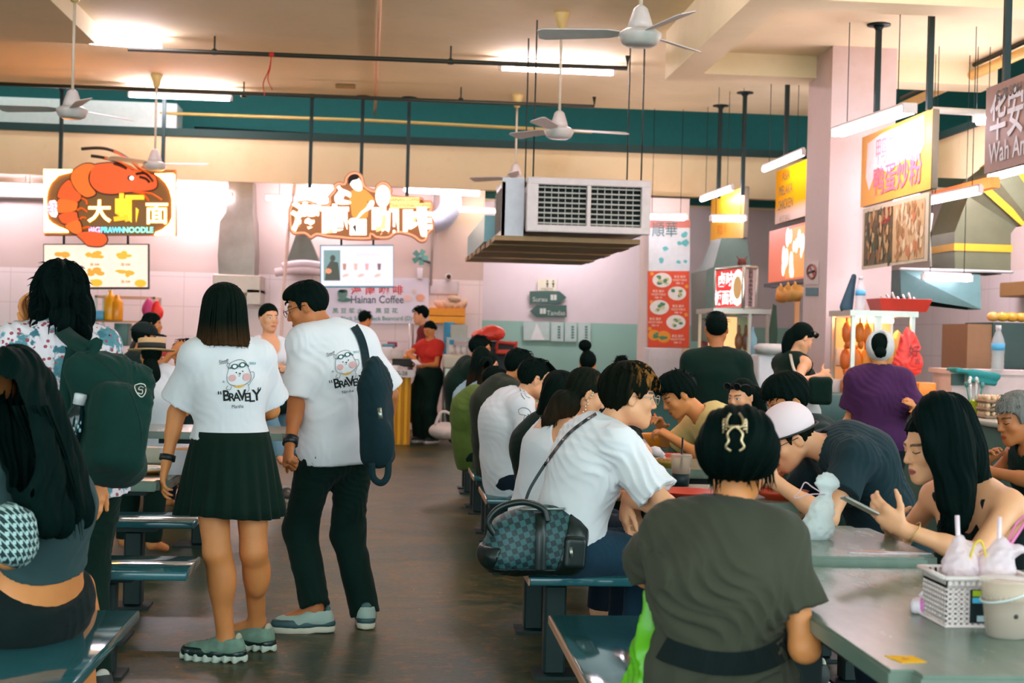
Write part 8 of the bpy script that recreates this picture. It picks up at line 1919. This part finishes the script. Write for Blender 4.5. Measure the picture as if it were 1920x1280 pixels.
F.near(crump); v, f = F.mesh(); np_obj('bag', v, f, M_bag, t)
F = Field(A3(p) - .1, A3(p) + .15, .006); F.cone(p + Vector((0, 0, .028)), p + Vector((.004, 0, .07)), .031, .027, .01, flat=((0, 1, 0), .75)); v, f = F.mesh(); np_obj('drink', v, f, plain(srgb(200, 206, 196), .4), t)
m_ = MB(); m_.tube(spline([(.018, -.012, .148), (-.03, -.03, .150), (-.085, -.02, .135), (-.06, 0, .16), (-.045, 0, .185), (-.02, 0, .17), (.015, 0, .150)], 5), .0022, 6); m_.build('string', plain(srgb(216, 180, 190), .5), t)
# flyer on the phone table
p = tb(1668, 1036); m_ = MB(); m_.prism([(-.13, -.012), (-.06, .016), (.04, .012), (.13, -.012), (.11, -.022), (-.04, -.030)], p, (1, 0, 0), (0, 1, 0), (0, 0, .0025)); m_.v = [q - p for q in m_.v]
o = one(m_, 'flyer', plain(srgb(222, 212, 220), .4), p, 'white printed flyer lying on the phone table', 'flyer'); m_ = MB(); m_.prism([(-.12, -.010), (-.06, .013), (-.03, .008), (-.01, -.012), (-.04, -.026)], (0, 0, .0026), (1, 0, 0), (0, 1, 0), (0, 0, .0006)); m_.build('picture', plain(srgb(190, 130, 96), .5), o)
# near table: basket, cup, tissue, sticker
Z0 = .73
p = PZ(1800, 1170, Z0); t = thing('white_basket', p, 'white perforated plastic basket at the right end of the nearest table', 'basket'); Wb, Db, Hb = .115, .15, .115
def perf(o, ux, n_x, n_z, W_, H_, mat, name):
    m1 = MB(); ux = Vector(ux); nn = ux.cross(Vector((0, 0, 1))); o = Vector(o); th = .0025
    def bar(x0, x1, z0, z1):
        c_ = [o + ux * x + Vector((0, 0, z)) + nn * s_ for s_ in (-th, th) for x, z in ((x0, z0), (x1, z0), (x1, z1), (x0, z1))]
        m1.add(c_, [(0, 1, 2, 3), (7, 6, 5, 4), (0, 4, 5, 1), (1, 5, 6, 2), (2, 6, 7, 3), (3, 7, 4, 0)])
    for k in range(n_x + 1): x = W_ * k / n_x; bar(max(0, x - .0032), min(W_, x + .0032), 0, H_)
    for k in range(n_z + 1): z = (H_ - .022) * k / n_z; bar(0, W_, max(0, z - .003), z + .003)
    bar(0, W_, H_ - .026, H_); return m1.build(name, mat, t)
M_bk = plain(srgb(232, 214, 210), .4)
Rz = Matrix.Rotation(.02, 3, 'Z')
perf((-.05, -.04, .004), Rz @ Vector((1, 0, 0)), 14, 8, .20, Hb, M_bk, 'front_wall'); perf((-.05, .11, .004), (1, 0, 0), 14, 8, .20, Hb, M_bk, 'back_wall'); perf((-.05, .11, .004), (0, -1, 0), 10, 8, .15, Hb, M_bk, 'side_wall'); perf((.15, .11, .004), (0, -1, 0), 10, 8, .15, Hb, M_bk, 'side_wall')
m_ = MB(); m_.rbox((-.058, -.048, 0), (.158, .118, .006), .003, 1); m_.build('base', M_bk, t); m_ = MB()
for a_, b_ in (((-.06, -.05), (.16, -.05)), ((.16, -.05), (.16, .12)), ((.16, .12), (-.06, .12)), ((-.06, .12), (-.06, -.05))): m_.tube([(a_[0], a_[1], Hb + .004), (b_[0], b_[1], Hb + .004)], .006, 6)
m_.build('rim', M_bk, t)
m_ = MB(); m_.box((.005, -.046, .012), (.075, -.0435, .092)); m_.build('product_card', plain(srgb(20, 40, 44), .4), t)
for x0, x1, z0, z1, c in ((.010, .045, .076, .090, (170, 190, 40)), (.048, .070, .076, .090, (110, 170, 60)), (.010, .034, .060, .073, (80, 180, 214)), (.037, .060, .060, .073, (200, 100, 130)), (.022, .062, .016, .030, (170, 186, 190))): m_ = MB(); m_.box((x0, -.0472, z0), (x1, -.046, z1)); m_.build('card_print', plain(srgb(*c), .4), t)
def bagged(px, py, w, label, col, lean):
    p = P(px, py, w); p.z = Z0 + .01; t = thing('bagged_drink', p, label, 'drink'); F = Field(A3(p) - .1, A3(p) + .24, .005)
    F.cone(p + Vector((0, 0, .03)), p + Vector((0, 0, .12)), .040, .042, .01, flat=((0, 1, 0), .85)); F.cone(p + Vector((0, 0, .12)), p + Vector((lean, 0, .185)), .038, .012, .02); F.ell(p + Vector((lean + .03, 0, .165)), (.032, .014, .012), None, .02); F.near(crump); v, f = F.mesh(); np_obj('bag', v, f, M_pbag, t)
    F = Field(A3(p) - .08, A3(p) + .15, .007); F.cone(p + Vector((0, 0, .03)), p + Vector((0, 0, .09)), .032, .034, .01, flat=((0, 1, 0), .85)); v, f = F.mesh(); np_obj('drink', v, f, plain(srgb(*col), .4), t)
    m1 = MB(); m1.tube([(lean * .6, 0, .12), (lean - .006, 0, .245)], .0055, 10); m1.build('straw', plain(srgb(232, 206, 214), .4), t); return t
zb = lambda px, py: P(px, py, 3.35)
b1 = bagged(1800, 1100, 3.49, 'tied plastic bag of pink drink with a straw in the white basket, left one', (226, 196, 190), -.006)
b2 = bagged(1866, 1100, 3.48, 'tied plastic bag of drink with a straw in the white basket, right one', (226, 190, 170), .012)
m_ = MB(); m_.tube(spline([(.01, -.03, .14), (.02, -.035, .18), (.04, -.03, .185), (.055, -.03, .13)], 5), .003, 6); m_.build('yellow_tie', plain(srgb(220, 190, 60), .5), b1)
m_ = MB(); m_.tube(spline([(.03, 0, .17), (.06, 0, .215), (.085, 0, .255), (.11, 0, .28)], 5), .004, 6); m_.tube(spline([(.03, .01, .17), (.055, .01, .23), (.085, .0, .26)], 5), .003, 6); m_.build('pink_string', plain(srgb(226, 120, 170), .5), b2)
p = PZ(1886, 1192, Z0); t = thing('drink_cup', p, 'large clear plastic cup of iced milk tea in front of the white basket', 'cup')
m_ = MB(); m_.lathe([(.045, 0), (.047, .004), (.059, .125), (.062, .128), (.062, .135), (.057, .135)], 30); m_.build('cup', M_clear, t); m_ = MB(); m_.lathe([(.0445, .006), (.0545, .088), (0, .089)], 28); m_.build('drink', plain(srgb(140, 108, 82), .3), t); m_ = MB(); m_.lathe([(.0555, .089), (.0575, .118), (.03, .128), (0, .13)], 28); m_.build('foam', plain(srgb(216, 186, 160), .5), t)
m_ = MB(); m_.tube([Vector((.058 * math.cos(a_), .058 * math.sin(a_), .10 + .02 * math.cos(a_))) for a_ in np.linspace(0, 6.2832, 33)], .003, 6, cap=False); m_.build('cup_ring', M_bag, t); m_ = MB(); m_.ball((0, -.052, .055), (.006, .003, .006), 8); m_.build('mark', plain(srgb(50, 50, 44), .5), t)
p = PZ(1742, 1150, Z0); t = thing('tissue_packet', p, 'pink and white tissue packet left of the white basket', 'tissue'); m_ = MB(); m_.rbox((-.045, -.03, 0), (.04, .03, .035), .012, 2, M=Matrix.Rotation(-.4, 4, 'Z')); m_.build('packet', plain(srgb(232, 214, 222), .5), t); m_ = MB(); m_.rbox((-.024, -.034, .004), (.042, .034, .040), .012, 2, M=Matrix.Rotation(-.4, 4, 'Z')); m_.build('pink_wrapper', plain(srgb(226, 110, 190), .5), t); m_ = MB(); m_.ball((0, .01, .045), (.025, .012, .012), 8); m_.build('tissue', plain(srgb(236, 220, 230), .6), t)
p = PZ(1698, 1236, Z0); m_ = MB(); m_.prism([(-.036, .030), (.026, .030), (.036, -.026), (-.020, -.034)], (0, 0, .0), (1, 0, 0), (0, 1, 0), (0, 0, .0015)); o = one(m_, 'sticker', plain(srgb(244, 176, 10), .7, spec=.1), p, 'yellow sticker on the corner of the nearest table', 'sticker'); m_ = MB(); m_.lathe([(.009, .0016), (.009, .0022), (0, .0022)], 14, sy=.6); m_.build('print', plain(srgb(190, 110, 30), .5), o)
# left table: plate, tray, takeaway box, cup
bowl(PZ(262, 886, .75), .15, .022, (226, 140, 50), 'orange plate with rice on the left table', 'plate', (230, 216, 196), 'plate', 1.0)
p = PZ(283, 866, .75); m_ = MB(); m_.rbox((-.13, -.05, 0), (.22, .05, .075), .01, 2); one(m_, 'grey_tray', plain(srgb(170, 160, 140), .5), p + Vector((0, -.04, 0)), 'grey tray behind the orange plate on the left table', 'tray')
p = PZ(345, 888, .75); t = thing('takeaway_box', p, 'white takeaway box on the left table beside the black skirt', 'box'); m_ = MB(); m_.add([(-.07, -.05, 0), (.07, -.05, 0), (.07, .05, 0), (-.07, .05, 0), (-.10, -.07, .11), (.10, -.07, .11), (.10, .07, .11), (-.10, .07, .11)], [(3, 2, 1, 0), (0, 1, 5, 4), (1, 2, 6, 5), (2, 3, 7, 6), (3, 0, 4, 7)]); m_.build('box', plain(srgb(214, 206, 210), .5), t); m_ = MB(); m_.ball((0, 0, .09), (.07, .05, .03), 10); m_.build('food', plain(srgb(196, 140, 80), .5), t)
# travel bag on the bench
c0 = P(1008, 1006, 5.62); t = thing('travel_bag', (c0.x, c0.y, .45), 'dark checked travel bag with leather trim on the blue bench', 'bag')
a = Mat('checked_canvas', (1, 1, 1), .55); x, y, z = a.xyz(a.coord('Object')); u = (x * .94 + z * .34) * 46; v_ = (z * .94 - x * .34) * 46; ck = ((u.floor() + v_.floor()).mod(2)).lt(.5); a.set('Base Color', a.mix(ck, srgb(24, 48, 52), srgb(50, 92, 96))); M_chk = a.done(); M_lea = plain(srgb(18, 40, 38), .35)
Bq = np.array([list(r) for r in basis(0, 0, 3)], np.float32)
def bagf(g, cut=None):
    F = Field(A3(c0) - .45, A3(c0) + .45, .007); q_ = A3((g, g, g))
    F.rbox(c0 + Vector((-.005, 0, -.03)), A3((.195, .108, .108)) + q_, Bq, .078, .02); F.ell(c0 + Vector((.03, 0, .05)), A3((.17, .072, .078)) + q_, None, .05); F.ell(c0 + Vector((-.12, 0, -.07)), A3((.11, .11, .07)) + q_, None, .05); F.near(folds(12, .010, 24))
    if cut: F.all(lambda a, X, Y, Z: np.maximum(a, cut(X - c0.x, Y - c0.y, Z - c0.z)))
    return F.mesh()
v, f = bagf(0); np_obj('body', v, f, M_chk, t)
v, f = bagf(.006, lambda x, y, z: np.minimum(.095 + .25 * z - x, np.minimum(z + .112, np.maximum(x + .135 - .4 * z, z + .03)))); np_obj('leather_trim', v, f, M_lea, t)
F = Field(A3(c0) - .45, A3(c0) + .45, .007); F.rbox(c0 + Vector((.135, -.108, -.045)), (.045, .022, .065), Bq, .02, .02); v, f = F.mesh(); np_obj('side_pocket', v, f, M_lea, t)
strip([c0 + Vector((.0, -.118, -.12)), c0 + Vector((.0, -.121, -.03)), c0 + Vector((.0, -.108, .05)), c0 + Vector((.0, -.06, .105))], .04, M_lea, 'strap', t)
m_ = MB(); m_.tube(spline([c0 + Vector(q) for q in ((-.16, -.07, .0), (-.20, -.07, .06), (-.16, -.075, .12), (-.07, -.075, .145), (.01, -.075, .12), (.03, -.08, .07))], 6), .013, 10); o = m_.build('handle', M_lea); shift(o, t)
m_ = MB(); m_.tube([c0 + Vector((-.08, -.045, .112)), c0 + Vector((.10, -.045, .118))], .005, 6); m_.tube([c0 + Vector((.115, -.132, -.02)), c0 + Vector((.12, -.135, -.06))], .008, 8); o = m_.build('zip', M_steel); shift(o, t)
# green carrier bag on the near bench
c0 = P(1214, 1225, 3.66); F = Field(A3(c0) - .35, A3(c0) + .35, .008); F.cone(c0 + Vector((-.02, 0, -.20)), c0 + Vector((.01, 0, .0)), .06, .05, .03, flat=((0, 1, 0), 1.5)); F.cone(c0 + Vector((.01, 0, .0)), c0 + Vector((.005, 0, .15)), .045, .022, .03, flat=((0, 1, 0), .6)); F.near(folds(14, .028, 36)); v, f = F.mesh(); o = np_obj('green_bag', v - A3(c0), f, plain(srgb(92, 170, 24), .4)); o.location = c0; tag(o, 'bright green plastic bag beside the person in the olive t-shirt', 'bag')
bpy.context.view_layer.update()
